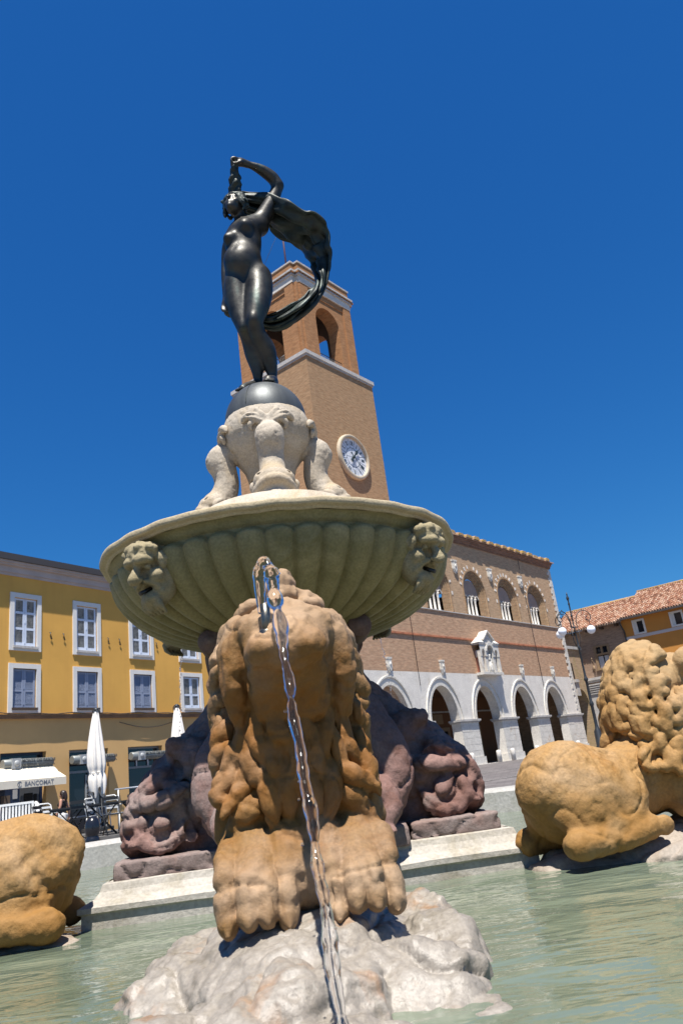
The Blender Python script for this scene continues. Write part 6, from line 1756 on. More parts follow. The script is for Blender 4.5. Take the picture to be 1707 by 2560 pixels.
# ------------------------------------------------------------------ bronze woman with the flying veil
def statue():
    OX, OY, OZ = FX, 0.0, 3.55
    T = empty('bronze_statue', (OX, OY, OZ), 0, 'dark bronze nude woman on the globe, arm raised over her head, veil curling behind', 'statue')
    inv = (-OX, -OY, -OZ)
    s = SDF((-0.32, -0.28, 3.50), (0.42, 0.30, 5.54), 0.0072)
    # torso
    s.ell((-0.004, 0.03, 4.50), (0.158, 0.125, 0.13), rotm(0, 6, 0), 0.03)
    s.ell((-0.022, -0.01, 4.615), (0.140, 0.125, 0.12), k=0.05)
    s.ell((-0.040, -0.065, 4.575), (0.100, 0.068, 0.095), k=0.05)
    s.ell((-0.006, 0.01, 4.735), (0.126, 0.104, 0.13), k=0.05)
    s.ell((0.000, 0.015, 4.84), (0.132, 0.112, 0.15), rotm(0, 12, 0), 0.05)
    s.ell((0.035, 0.04, 4.965), (0.125, 0.075, 0.075), rotm(0, -24, 0), 0.05)
    s.tube([(0.13, 0.05, 4.96), (0.08, -0.01, 4.93), (0.03, -0.05, 4.90)], [0.07, 0.06, 0.05], 0.04)
    for c, d in (((0.024, -0.088, 4.862), (0.012, -0.126, 4.868)), ((-0.103, -0.066, 4.775), (-0.126, -0.098, 4.775))):
        s.ell(c, (0.046, 0.046, 0.046), k=0.05); s.ell(d, (0.013, 0.014, 0.013), k=0.02)
    s.ell((-0.098, -0.142, 4.595), (0.010, 0.014, 0.010), k=0.012, mode=-1)
    s.tube([(-0.03, -0.11, 4.80), (-0.055, -0.12, 4.72), (-0.085, -0.14, 4.63)], [0.007, 0.009, 0.007], 0.03, -1)
    # legs
    s.tube([(0.072, 0.01, 4.47), (0.070, -0.02, 4.34), (0.052, -0.07, 4.18), (0.022, -0.095, 4.045), (0.035, -0.06, 3.96), (0.082, 0.0, 3.87), (0.102, 0.035, 3.77), (0.108, 0.05, 3.69)], [0.108, 0.104, 0.086, 0.063, 0.058, 0.066, 0.050, 0.036], 0.025, sub=4)
    s.ell((0.012, -0.140, 4.035), (0.036, 0.026, 0.040), k=0.025)
    s.tube([(0.110, 0.07, 3.64), (0.100, 0.00, 3.615), (0.075, -0.085, 3.575)], [0.038, 0.040, 0.034], 0.02)
    s.tube([(-0.075, 0.02, 4.43), (-0.082, 0.01, 4.30), (-0.070, -0.01, 4.16), (-0.052, -0.03, 4.03), (-0.030, 0.015, 3.95), (-0.008, 0.05, 3.87), (0.004, 0.065, 3.77), (0.006, 0.07, 3.69)], [0.100, 0.094, 0.078, 0.058, 0.054, 0.064, 0.048, 0.034], 0.02, sub=4)
    s.ell((-0.062, -0.075, 4.02), (0.032, 0.024, 0.038), k=0.025)
    s.tube([(0.010, 0.09, 3.64), (-0.045, 0.02, 3.60), (-0.105, -0.05, 3.545)], [0.036, 0.036, 0.030], 0.02)
    # raised left arm
    s.tube([(0.10, 0.05, 4.975), (0.165, 0.055, 5.06), (0.225, 0.05, 5.16), (0.278, 0.04, 5.27), (0.300, 0.03, 5.325)], [0.062, 0.066, 0.060, 0.047, 0.044], 0.04, sub=4)
    s.tube([(0.302, 0.03, 5.328), (0.262, 0.005, 5.385), (0.190, -0.03, 5.425), (0.125, -0.06, 5.442), (0.072, -0.082, 5.446)], [0.044, 0.049, 0.042, 0.031, 0.026], 0.02, sub=4)
    # lowered right arm
    s.tube([(-0.085, 0.06, 4.90), (-0.125, 0.105, 4.82), (-0.146, 0.125, 4.70), (-0.158, 0.115, 4.56), (-0.166, 0.09, 4.42), (-0.170, 0.08, 4.37)], [0.052, 0.047, 0.041, 0.037, 0.028, 0.024], 0.03, sub=4)
    s.tube([(-0.170, 0.08, 4.37), (-0.178, 0.065, 4.31), (-0.180, 0.055, 4.28)], [0.024, 0.029, 0.026], 0.01)
    s.tube([(0.012, 0.035, 4.97), (-0.010, 0.02, 5.04), (-0.030, 0.00, 5.08)], [0.060, 0.047, 0.047], 0.03)
    s.blur(4)
    for k in range(5):
        s.tube([(0.055 + 0.014 * k, -0.085, 3.572), (0.046 + 0.0155 * k, -0.125 + 0.006 * abs(k - 1), 3.553)], [0.0125, 0.011], 0.006)
        s.tube([(-0.125 + 0.012 * k, -0.045 - 0.006 * k, 3.540), (-0.150 + 0.014 * k, -0.075 - 0.008 * k, 3.520)], [0.012, 0.0105], 0.006)
    # left hand, fingers closed on the forelock
    s.tube([(0.078, -0.08, 5.446), (0.035, -0.100, 5.447), (0.008, -0.11, 5.442)], [0.026, 0.033, 0.032], 0.012)
    for k in range(4):
        y = -0.140 + 0.020 * k
        s.tube([(0.004, y, 5.452 - 0.002 * k), (-0.028, y - 0.006, 5.448), (-0.036, y - 0.004, 5.423), (-0.016, y, 5.405)], [0.0115, 0.011, 0.0105, 0.009], 0.003)
    s.tube([(0.040, -0.13, 5.425), (0.010, -0.142, 5.402), (-0.014, -0.140, 5.395)], [0.014, 0.012, 0.010], 0.004)
    for k in range(4):
        x = -0.200 + 0.013 * k
        s.tube([(x, 0.048, 4.285), (x - 0.004, 0.030, 4.245), (x + 0.004, 0.024, 4.215 + 0.004 * abs(k - 1.5))], [0.0105, 0.010, 0.0085], 0.003)
    s.tube([(-0.160, 0.04, 4.31), (-0.150, 0.02, 4.275), (-0.156, 0.012, 4.25)], [0.012, 0.011, 0.009], 0.004)
    # neck and head (turned to her right, lifted)
    hc = np.array([-0.042, -0.015, 5.118]); f = np.array([-0.42, -0.84, 0.34]); f /= np.linalg.norm(f)
    rt = np.cross(f, [0.10, 0.1, 1.0]); rt /= np.linalg.norm(rt); up = np.cross(rt, f)
    Rm = np.stack([rt, f, up], 1).astype(np.float32)
    def L(a, b, c): return hc + rt * a + f * b + up * c
    s.ell(L(0, -0.01, 0.015), (0.068, 0.082, 0.085), Rm, 0.02)
    s.ell(L(0, 0.020, -0.045), (0.050, 0.056, 0.060), Rm, 0.02)
    s.ell(L(0, 0.058, -0.082), (0.020, 0.018, 0.018), Rm, 0.014)
    s.tube([L(0, 0.072, 0.030), L(0, 0.086, 0.002), L(0, 0.094, -0.022)], [0.009, 0.010, 0.013], 0.008)
    for q in (-1, 1):
        s.ell(L(q * 0.028, 0.075, 0.012), (0.017, 0.013, 0.010), Rm, 0.006, -1); s.ell(L(q * 0.028, 0.066, 0.010), (0.013, 0.010, 0.008), Rm, 0.003)
        s.tube([L(q * 0.008, 0.075, 0.028), L(q * 0.03, 0.072, 0.032), L(q * 0.048, 0.056, 0.024)], [0.006, 0.007, 0.005], 0.006)
        s.ell(L(q * 0.040, 0.045, -0.025), (0.022, 0.022, 0.022), Rm, 0.02)
    s.tube([L(-0.020, 0.070, -0.046), L(0, 0.079, -0.044), L(0.020, 0.070, -0.046)], [0.005, 0.008, 0.005], 0.004); s.tube([L(-0.016, 0.070, -0.058), L(0, 0.077, -0.060), L(0.016, 0.070, -0.058)], [0.005, 0.008, 0.005], 0.004)
    s.blur(1)
    me = s.mesh('body', [('fbm', 0.0015, 12, 2.0)])
    o = link('body', me, MT['bronze'], T, inv)
    # hair: cap of curls and the forelock pulled up to the hand
    s = SDF((-0.18, -0.22, 4.93), (0.14, 0.18, 5.46), 0.0072)
    s.ell(L(0, -0.028, 0.035), (0.079, 0.080, 0.080), Rm, 0.02)
    s.ell(L(0, 0.062, -0.02), (0.052, 0.055, 0.085), Rm, 0.012, -1)
    rs = random.Random(4)
    for k in range(80):
        a = rs.uniform(0, 2 * math.pi); e = rs.uniform(-0.5, 1.2)
        v = np.array([math.cos(a) * math.cos(e) * 0.078, math.sin(a) * math.cos(e) * 0.085, math.sin(e) * 0.08 + 0.02])
        if v[1] > 0.035 and v[2] < 0.065: continue
        p = L(*v); b = L(*(v * 1.12 + np.array([rs.uniform(-0.015, 0.015), rs.uniform(-0.01, 0.01), rs.uniform(-0.02, 0.01)])))
        c = L(*(v * 1.02 + np.array([rs.uniform(-0.03, 0.03), rs.uniform(-0.02, 0.02), -0.025])))
        s.tube([p, b, c], [0.009, 0.013, 0.008], 0.003)
    for k in range(11):   # side locks framing the face
        a = -1.35 + 2.7 * k / 10
        s.tube([L(math.sin(a) * 0.070, 0.045 * math.cos(a) + 0.01, 0.060 + 0.03 * math.cos(a)), L(math.sin(a) * 0.082, 0.055 * math.cos(a) + 0.008, 0.045), L(math.sin(a) * 0.080, 0.04 * math.cos(a), 0.02 - 0.06 * abs(math.sin(a)))], [0.015, 0.017, 0.010], 0.006)
    s.tube([L(0.072, 0.0, 0.0), L(0.082, -0.01, -0.04), L(0.078, -0.015, -0.075)], [0.020, 0.020, 0.012], 0.01); s.tube([L(-0.072, 0.0, 0.0), L(-0.080, -0.01, -0.04), L(-0.074, -0.015, -0.07)], [0.018, 0.018, 0.010], 0.01)
    for k in range(5):
        ph = k * 1.26
        pts = []
        for t in np.linspace(0, 1, 9):
            c = np.array([-0.030, -0.020, 5.19]) * (1 - t) + np.array([-0.012, -0.118, 5.405]) * t
            r_ = 0.032 * (1 - 0.50 * t)
            pts.append(c + np.array([math.cos(ph + t * 2.2) * r_ + 0.008 * math.sin(t * 21 + ph * 5), math.sin(ph + t * 2.2) * r_ + 0.008 * math.sin(t * 17 + ph * 3), 0]))
        s.tube(pts, [0.024, 0.023, 0.022, 0.021, 0.020, 0.018, 0.017, 0.016, 0.014], 0.003, sub=2)
    me = s.mesh('hair', [('fbm', 0.008, 28, 3.0)])
    link('hair', me, MT['veil'], T, inv)
    # garland of drapery caught at the hip behind the hand
    s = SDF((-0.26, -0.06, 4.14), (0.0, 0.2, 4.50), 0.0085)
    s.tube([(-0.12, 0.02, 4.46), (-0.145, 0.05, 4.40), (-0.150, 0.06, 4.33), (-0.15, 0.07, 4.25)], [0.030, 0.036, 0.034, 0.042], 0.015)
    for k in range(7): s.tube([(-0.13 - 0.01 * (k % 3), 0.02 + 0.012 * k, 4.44), (-0.15 + 0.012 * (k % 2), 0.03 + 0.012 * k, 4.34), (-0.13 - 0.012 * (k % 3), 0.03 + 0.012 * k, 4.22)], [0.012, 0.014, 0.012], 0.006)
    me = s.mesh('drapery', [('fbm', 0.006, 25, 5.0)])
    link('drapery', me, MT['veil'], T, inv)
    # veil: a sail of cloth from behind the head, out to the side and round to the knee
    Ou = [(0.02, 0.02, 5.265), (0.06, 0.05, 5.303), (0.213, 0.0, 5.24), (0.31, -0.05, 5.126), (0.398, -0.08, 5.039), (0.486, -0.08, 4.974), (0.557, -0.06, 4.963), (0.616, -0.02, 4.916), (0.646, 0.02, 4.872), (0.645, 0.05, 4.779), (0.650, 0.08, 4.698), (0.633, 0.1, 4.61), (0.576, 0.12, 4.446), (0.516, 0.12, 4.338), (0.448, 0.12, 4.243), (0.357, 0.13, 4.181), (0.267, 0.14, 4.129), (0.171, 0.15, 4.106), (0.07, 0.15, 4.135)]
    In = [(0.00, 0.10, 5.18), (0.05, 0.15, 5.17), (0.187, 0.2, 5.10), (0.224, 0.25, 5.09), (0.297, 0.28, 5.03), (0.392, 0.3, 4.975), (0.448, 0.32, 4.93), (0.491, 0.33, 4.86), (0.508, 0.32, 4.755), (0.520, 0.29, 4.68), (0.528, 0.26, 4.60), (0.512, 0.18, 4.49), (0.478, 0.1, 4.428), (0.44, 0.06, 4.37), (0.39, 0.05, 4.32), (0.3, 0.05, 4.262), (0.202, 0.07, 4.218), (0.127, 0.09, 4.212), (0.05, 0.10, 4.23)]
    n = 110
    A, _ = spline(Ou, 0.01, 7); B, _ = spline(In, 0.01, 7)
    def resample(P):
        t = np.linspace(0, 1, len(P)); u = np.linspace(0, 1, n)
        return np.stack([np.interp(u, t, P[:, i]) for i in range(3)], 1)
    A, B = resample(A), resample(B)
    tan = np.gradient(A, axis=0); tan /= np.linalg.norm(tan, axis=1, keepdims=True)
    wd = B - A; nrm = np.cross(tan, wd); nrm /= np.linalg.norm(nrm, axis=1, keepdims=True) + 1e-9
    m = 22; P = []
    for i in range(n):
        row = []
        u = i / n
        for j in range(m + 1):
            v = j / m
            fold = 0.022 * math.sin(v * 14 + 1.8 * math.sin(u * 9)) + 0.014 * math.sin(v * 26 + u * 16) + 0.008 * math.sin(u * 46 + v * 7) + 0.006 * math.sin(u * 83 + v * 11)
            bul = 0.035 * math.sin(math.pi * v) * math.sin(math.pi * min(1, u * 1.15))
            e = 0.012 * math.sin(u * 55 + (0 if v < 0.5 else 2)) * (1 if v in (0.0, 1.0) else 0.4)
            ev = 1 + (0.05 * math.sin(u * 37 + 1) + 0.03 * math.sin(u * 71)) * (2 * abs(v - 0.5)) ** 4
            q = A[i] + wd[i] * (0.5 + (v - 0.5) * ev) + nrm[i] * (fold * (0.35 + math.sin(math.pi * v)) - bul) + tan[i] * e
            row.append(tuple(q))
        P.append(row)
    mb = MB(); mb.grid(P)
    me = mb.mesh('veil')
    V, N = mesh_vn(me); V = V.copy(); k = len(V); Q = np.array([tuple(p.vertices) for p in me.polygons], np.int32)
    th = 0.007
    V2 = np.concatenate([V + N * th, V - N * th]); Q2 = [Q, Q[:, ::-1] + k]
    W = m + 1
    bd = [i * W for i in range(n)] + [(n - 1) * W + j for j in range(1, W)] + [i * W + m for i in range(n - 2, -1, -1)] + [j for j in range(m - 1, 0, -1)]
    bd = np.array(bd); nx = np.roll(bd, -1)
    Q2.append(np.stack([bd, nx, nx + k, bd + k], 1)[:, ::-1])
    me2 = np_mesh('veil', V2, np.concatenate(Q2))
    link('veil', me2, MT['veil'], T, inv)
statue()
# ------------------------------------------------------------------ street furniture, cafe things, people
def at_bearing(px_dir, dist):
    """a point on the square in the given compass direction (x, y) from where we stand"""
    d = Vector(px_dir).normalized(); return CX + d.x * dist, CY + d.y * dist

def lamp():
    x, y = 14.72, 32.6; g = gz(x, y)
    T = empty('street_lamp', (x, y, g), 0, 'tall dark iron street lamp with three white globes on scrolled arms', 'street lamp')
    m = MT['iron']
    mb = MB()
    mb.lathe([(0.270, 0), (0.270, 0.15), (0.198, 0.25), (0.180, 0.9), (0.101, 1.05), (0.079, 1.2), (0.076, 2.1), (0.108, 2.16), (0.108, 2.26), (0.072, 2.34), (0.061, 3.3), (0.094, 3.34), (0.108, 3.42), (0.072, 3.5), (0.054, 3.6), (0.045, 4.9), (0.068, 4.93), (0.068, 5.03), (0.040, 5.08), (0.036, 5.95), (0.065, 5.97), (0.065, 6.03), (0.035, 6.06), (0.033, 6.55), (0.061, 6.58), (0.061, 6.64), (0.036, 6.68), (0.036, 7.15), (0.058, 7.22), (0.036, 7.3), (0.032, 7.38), (0.072, 7.5), (0.072, 7.56), (0.029, 7.66), (0.036, 7.74), (0.011, 7.84)], 14)
    mb.build('post', m, T)
    for k, ang in enumerate((0.04, 2.25, 3.55)):
        c, s_ = math.cos(ang), math.sin(ang)
        def P(r, z): return (c * r, s_ * r, z)
        pts = [P(0.05, 6.02), P(0.16, 6.03), P(0.17, 6.15), P(0.20, 6.45), P(0.36, 6.72), P(0.60, 6.84), P(0.84, 6.76), P(0.98, 6.56), P(0.95, 6.36), P(0.82, 6.30), P(0.72, 6.38), P(0.74, 6.50), P(0.82, 6.54)]
        p, _ = spline(pts, 0.02, 5)
        mb = MB(); mb.tube([tuple(q) for q in p], 0.024, 6)
        mb.tube([P(0.17, 6.03), P(0.20, 5.4), P(0.10, 5.05)], 0.012, 5)
        mb.tube([P(0.56, 6.84), P(0.52, 6.66), P(0.60, 6.58), P(0.66, 6.66)], 0.012, 5); mb.ball(P(0.60, 6.90), 0.03, 8, 6)
        mb.tube([P(0.86, 6.31), P(0.86, 6.02)], 0.014, 5)
        a = mb.build('arm', m, T)
        mb = MB(); mb.lathe([(0.04, 6.06), (0.10, 6.03), (0.11, 5.98)], 12, c=(c * 0.86, s_ * 0.86, 0)); mb.build('globe_cap', m, a)
        mb = MB(); mb.ball(P(0.86, 5.82), 0.215, 20, 14); mb.build('lamp_globe', MT['opal_glass'], a)
lamp()

def stone_bollards():
    mb = MB(); mb.lathe([(0.14, 0), (0.14, 0.62), (0.12, 0.68), (0.06, 0.71), (0.001, 0.715)], 14); me = mb.mesh('stone_bollard')
    me.materials.append(MT['white_stone'])
    (ox, oy, _), rz = front_frame(A_P, 24.0); Rz = Matrix.Rotation(rz, 3, 'Z')
    labs = ['pale stone bollard beside the left pier of the middle archway', 'pale stone bollard in the middle archway, near its right pier', 'pale stone bollard before the fourth archway on its left', 'pale stone bollard before the fourth archway on its right', 'pale stone bollard peeping over the right lion back, nearer the fourth arch', 'pale stone bollard peeping over the right lion back below the last arch', 'pale stone bollard before the left archway, hidden low by the pink beast', 'pale stone bollard between the first two open arches']
    for i, s_ in enumerate((42.0, 43.75, 47.1, 48.75, 51.9, 53.6, 38.9, 37.2)):
        p = Vector((ox, oy, 0)) + Rz @ Vector((s_, -0.75, 0))
        o = bpy.data.objects.new('stone_bollard', me); COL.objects.link(o); o.location = (p.x, p.y, gz(p.x, p.y) - 0.01)
        tag(o, labs[i], 'bollard', 'pale stone bollards along the arcade')
stone_bollards()

def parasols():
    T = empty('closed_parasol', (0, 0, 0), 0)
    # furled cloth: a pleated cone tied near its foot
    rs = random.Random(6)
    prof = [(3.02, 0.045), (2.95, 0.075), (2.7, 0.115), (2.3, 0.165), (1.9, 0.20), (1.62, 0.205), (1.50, 0.185), (1.42, 0.155), (1.34, 0.19), (1.20, 0.20), (1.05, 0.19), (0.92, 0.165)]
    P = []; n = 64
    for k in range(n):
        w = 2 * math.pi * k / n; col = []
        for j, (z, r_) in enumerate(prof):
            pl = 1 + (0.05 + 0.16 * min(1, (3.0 - z) / 1.2)) * math.sin(w * 9 + 0.6 * math.sin(z * 3) + j * 0.12)
            zz = z + (0.10 * math.sin(w * 4 + 1) + 0.06 * math.sin(w * 7)) * max(0, (1.3 - z) / 0.4)
            col.append((r_ * pl * math.cos(w) + 0.02 * math.sin(z * 2), r_ * pl * math.sin(w), zz))
        P.append(col[::-1])
    mb = MB(); mb.grid(P, closed_u=True); mb.build('canopy', MT['umbrella'], T)
    mb = MB(); mb.tube([(0.165 * math.cos(w), 0.165 * math.sin(w), 1.42 + 0.01 * math.sin(3 * w)) for w in np.linspace(0, 2 * math.pi, 25)], 0.014, 5); mb.build('tie_strap', MT['umbrella'], T)
    mb = MB(); mb.tube([(0, 0, 0.03), (0, 0, 3.06)], 0.032, 10); mb.build('pole', MT['bluish_steel'], T)
    mb = MB(); mb.lathe([(0.08, 3.03), (0.09, 3.06), (0.03, 3.10)], 12)
    for k in range(8):
        w = 2 * math.pi * k / 8; mb.tube([(0.03 * math.cos(w), 0.03 * math.sin(w), 3.05), (0.10 * math.cos(w), 0.10 * math.sin(w), 3.03), (0.10 * math.cos(w), 0.10 * math.sin(w), 2.94)], 0.009, 5)
    mb.build('hub', MT['iron'], T)
    mb = MB(); mb.box(-0.35, 0.35, -0.35, 0.35, 0, 0.07); mb.lathe([(0.06, 0.07), (0.05, 0.35)], 10); mb.build('base', MT['iron'], T)
    g = 'closed parasols on the cafe terrace'
    sc = 1.0
    T.location = (-5.2, 16.8, gz(-5.2, 16.8) + 0.45); T.rotation_euler = (0, 0, 0.4)
    tag(T, 'closed cream parasol standing before the second shop door, tied near its foot', 'parasol', g)
    c = copy_tree(T); c.location = (-3.1, 17.2, gz(-3.1, 17.2) + 0.33); c.rotation_euler = (0, 0, 1.9)
    tag(c, 'closed cream parasol whose foot is hidden behind the left pink beast', 'parasol', g)
    return c
parasols()

def terrace():
    # low timber deck the cafe stands on
    (ox, oy, _), rz = front_frame(A_Y, 24.0)
    mb = MB(); mb.box(-9.5, -1.2, 14.6, 19.0, 0.0, 0.36); mb.box(-9.5, -1.2, 14.55, 14.6, 0.0, 0.34)
    o = mb.build('terrace_deck', plain('deck_grey', (0.10, 0.095, 0.09), 0.8, var=0.2)); tag(o, kind='structure')
    Z = 0.36
    # folding black table
    def table():
        t = empty('folding_table', (0, 0, 0))
        mb = MB(); mb.box(-0.36, 0.36, -0.36, 0.36, 0.70, 0.735); mb.box(-0.34, 0.34, -0.34, 0.34, 0.66, 0.70); mb.build('tabletop', MT['table_black'], t)
        for s in (-1, 1):
            for d in (-1, 1):
                mb = MB(); mb.tube([(d * 0.30, s * 0.30, 0.0), (-d * 0.30, s * 0.28, 0.68)], 0.016, 6); mb.build('leg', MT['table_black'], t)
        mb = MB(); mb.tube([(-0.30, -0.30, 0.03), (-0.30, 0.30, 0.03)], 0.014, 6); mb.tube([(0.30, -0.30, 0.03), (0.30, 0.30, 0.03)], 0.014, 6); mb.build('foot_bar', MT['table_black'], t)
        return t
    def dark_chair():
        t = empty('folding_chair', (0, 0, 0))
        mb = MB()
        for k in range(5): mb.box(-0.20, 0.20, -0.20 + 0.082 * k, -0.14 + 0.082 * k, 0.44, 0.46)
        mb.build('seat', MT['table_black'], t)
        for s in (-1, 1):
            mb = MB(); mb.tube([(s * 0.21, -0.24, 0.0), (s * 0.21, 0.20, 0.50), (s * 0.20, 0.30, 0.84)], 0.015, 6); mb.build('frame_leg', MT['table_black'], t)
            mb = MB(); mb.tube([(s * 0.19, 0.26, 0.0), (s * 0.19, -0.18, 0.45)], 0.015, 6); mb.build('cross_leg', MT['table_black'], t)
        for z in (0.66, 0.78):
            mb = MB(); mb.box(-0.20, 0.20, 0.245 + (z - 0.66) * 0.3, 0.262 + (z - 0.66) * 0.3, z, z + 0.075); mb.build('back_slat', MT['table_black'], t)
        return t
    def white_chair():
        t = empty('white_chair', (0, 0, 0))
        mb = MB(); mb.box(-0.22, 0.22, -0.22, 0.20, 0.43, 0.455); mb.build('seat', MT['white_metal'], t)
        mb = MB(); mb.tube([(-0.22, 0.20, 0.44), (-0.23, 0.26, 0.70), (-0.20, 0.29, 0.86), (-0.14, 0.30, 0.90), (0.14, 0.30, 0.90), (0.20, 0.29, 0.86), (0.23, 0.26, 0.70), (0.22, 0.20, 0.44)], 0.016, 6); mb.build('back_frame', MT['white_metal'], t)
        for z in (0.58, 0.68, 0.78):
            mb = MB(); mb.box(-0.22, 0.22, 0.235 + (z - 0.58) * 0.2, 0.25 + (z - 0.58) * 0.2, z, z + 0.05); mb.build('back_slat', MT['white_metal'], t)
        for sx in (-1, 1):
            mb = MB(); mb.tube([(sx * 0.24, 0.22, 0.66), (sx * 0.26, -0.16, 0.66), (sx * 0.25, -0.22, 0.60), (sx * 0.23, -0.22, 0.44)], 0.014, 6); mb.build('armrest', MT['white_metal'], t)
            for sy in (-1, 1):
                mb = MB(); mb.tube([(sx * 0.21, sy * 0.20, 0.44), (sx * 0.24, sy * 0.24, 0.0)], 0.015, 6); mb.build('leg', MT['white_metal'], t)
        return t
    rs = random.Random(17)
    tb, dc, wc = table(), dark_chair(), white_chair()
    gt, gd, gw = 'black folding tables on the terrace', 'black folding chairs on the terrace', 'white metal chairs on the terrace'
    for i, (x, y, lab) in enumerate([(-5.55, 15.35, 'black folding cafe table left of the black bollard'), (-4.75, 15.55, 'black folding cafe table just right of the black bollard'), (-4.05, 15.95, 'black folding cafe table nearest the left pink beast')]):
        o = tb if i == 0 else copy_tree(tb); o.location = (x, y, Z); o.rotation_euler = (0, 0, rs.uniform(-0.2, 0.3)); tag(o, lab, 'table', gt)
    for i, (x, y, a, lab) in enumerate([(-5.9, 15.0, 1.4, 'black folding chair above the left lion haunch, left of the black bollard'), (-5.05, 14.95, 2.8, 'black folding chair right behind the black bollard'), (-4.4, 15.05, 0.5, 'black folding chair halfway between the black bollard and the left pink beast'), (-3.75, 15.3, 2.2, 'black folding chair partly hidden by the left pink beast')]):
        o = dc if i == 0 else copy_tree(dc); o.location = (x, y, Z); o.rotation_euler = (0, 0, a); tag(o, lab, 'chair', gd)
    for i, (x, y, a, lab) in enumerate([(-6.35, 16.3, 0.6, 'white metal armchair in front of the walking woman'), (-5.3, 17.3, 1.2, 'white metal armchair at the foot of the first closed parasol'), (-4.7, 17.0, 2.6, 'white metal armchair right of the first parasol pole'), (-4.3, 17.6, 0.2, 'white metal armchair by the handrail, rightmost of the white ones')]):
        o = wc if i == 0 else copy_tree(wc); o.location = (x, y, Z); o.rotation_euler = (0, 0, a); tag(o, lab, 'chair', gw)
    # pale slatted bench end at the left edge
    def slat_bench(x, y, a, label):
        t = empty('slatted_seat', (x, y, Z), a, label, 'chair', 'pale slatted seats at the left')
        mb = MB(); mb.box(-0.45, 0.45, -0.40, 0.30, 0.38, 0.42); mb.build('seat', MT['white_metal'], t)
        mb = MB(); mb.box(-0.45, 0.45, 0.28, 0.33, 0.98, 1.04); mb.box(-0.45, -0.39, 0.28, 0.33, 0.42, 0.98); mb.box(0.39, 0.45, 0.28, 0.33, 0.42, 0.98); mb.build('back_frame', MT['white_metal'], t)
        for k in range(9):
            mb = MB(); mb.box(-0.36 + 0.083 * k, -0.31 + 0.083 * k, 0.29, 0.32, 0.42, 0.98); mb.build('back_slat', MT['white_metal'], t)
        for sx in (-1, 1):
            mb = MB(); mb.tube([(sx * 0.50, 0.30, 0.98), (sx * 0.53, 0.05, 0.92), (sx * 0.53, -0.25, 0.74), (sx * 0.52, -0.38, 0.45), (sx * 0.50, -0.38, 0.0)], 0.05, 8); mb.build('armrest', MT['white_metal'], t)
            mb = MB(); mb.box(sx * 0.42 - 0.03, sx * 0.42 + 0.03, 0.24, 0.30, 0.0, 0.40); mb.build('leg', MT['white_metal'], t)
    slat_bench(-7.62, 17.9, 0.35, 'pale slatted terrace seat in front of the cash machine')
    slat_bench(-8.55, 17.6, 0.25, 'pale slatted terrace seat cut by the left edge of the picture')
    # wind rail beside the parasol
    t = empty('terrace_rail', (-3.6, 18.6, Z), 0.55, 'grey metal handrail running right from the first parasol', 'railing')
    mb = MB(); mb.tube([(-1.6, 0, 1.05), (2.0, 0, 1.05)], 0.022, 6); mb.build('handrail', MT['bluish_steel'], t)
    for x in (-1.5, 0.2, 1.9):
        mb = MB(); mb.tube([(x, 0, 0), (x, 0, 1.05)], 0.02, 6); mb.build('post', MT['bluish_steel'], t)
    # cast bollard close to the basin
    x, y = at_bearing((-5.32, 21.35), 14.5)
    mb = MB()
    mb.lathe([(0.15, 0), (0.15, 0.10), (0.115, 0.14), (0.105, 0.42), (0.115, 0.46), (0.125, 0.49), (0.112, 0.53), (0.100, 0.55), (0.096, 0.57), (0.112, 0.60), (0.128, 0.66), (0.128, 0.72), (0.112, 0.80), (0.075, 0.86), (0.001, 0.885)], 28)
    o = mb.build('iron_bollard', MT['black_paint'], None, (x, y, gz(x, y) - 0.005)); tag(o, 'glossy black cast bollard with a domed head in front of the cafe tables', 'bollard')
    # bicycle far off at the right edge
    (ox, oy, _), rz = front_frame(A_P, 24.0); p = Vector((ox, oy, 0)) + Matrix.Rotation(rz, 3, 'Z') @ Vector((60.5, 5.7 - 10.2, 0))
    t = empty('bicycle', (p.x, p.y, gz(p.x, p.y)), rz + 1.2, 'dark bicycle leaning by the orange house far at right', 'bicycle')
    for xx in (-0.52, 0.52):
        mb = MB(); mb.tube([(xx + 0.33 * math.cos(w), 0, 0.34 + 0.33 * math.sin(w)) for w in np.linspace(0, 2 * math.pi, 25)], 0.022, 6)
        for k in range(6): mb.tube([(xx, 0, 0.34), (xx + 0.32 * math.cos(k * 1.05), 0, 0.34 + 0.32 * math.sin(k * 1.05))], 0.004, 3)
        mb.build('wheel', MT['table_black'], t)
    mb = MB(); mb.tube([(-0.52, 0, 0.34), (-0.12, 0, 0.30), (0.36, 0, 0.75), (-0.22, 0, 0.78), (-0.52, 0, 0.34)], 0.02, 6); mb.tube([(-0.12, 0, 0.30), (-0.24, 0, 0.92)], 0.02, 6); mb.tube([(0.52, 0, 0.34), (0.36, 0, 0.75), (0.32, 0, 1.0)], 0.02, 6); mb.build('frame', MT['dark_wood'], t)
    mb = MB(); mb.ball((-0.25, 0, 0.95), (0.12, 0.06, 0.035), 10, 6); mb.build('saddle', MT['table_black'], t)
    mb = MB(); mb.tube([(0.22, -0.26, 1.0), (0.32, 0, 1.02), (0.22, 0.26, 1.0)], 0.016, 6); mb.build('handlebar', MT['iron'], t)
terrace()

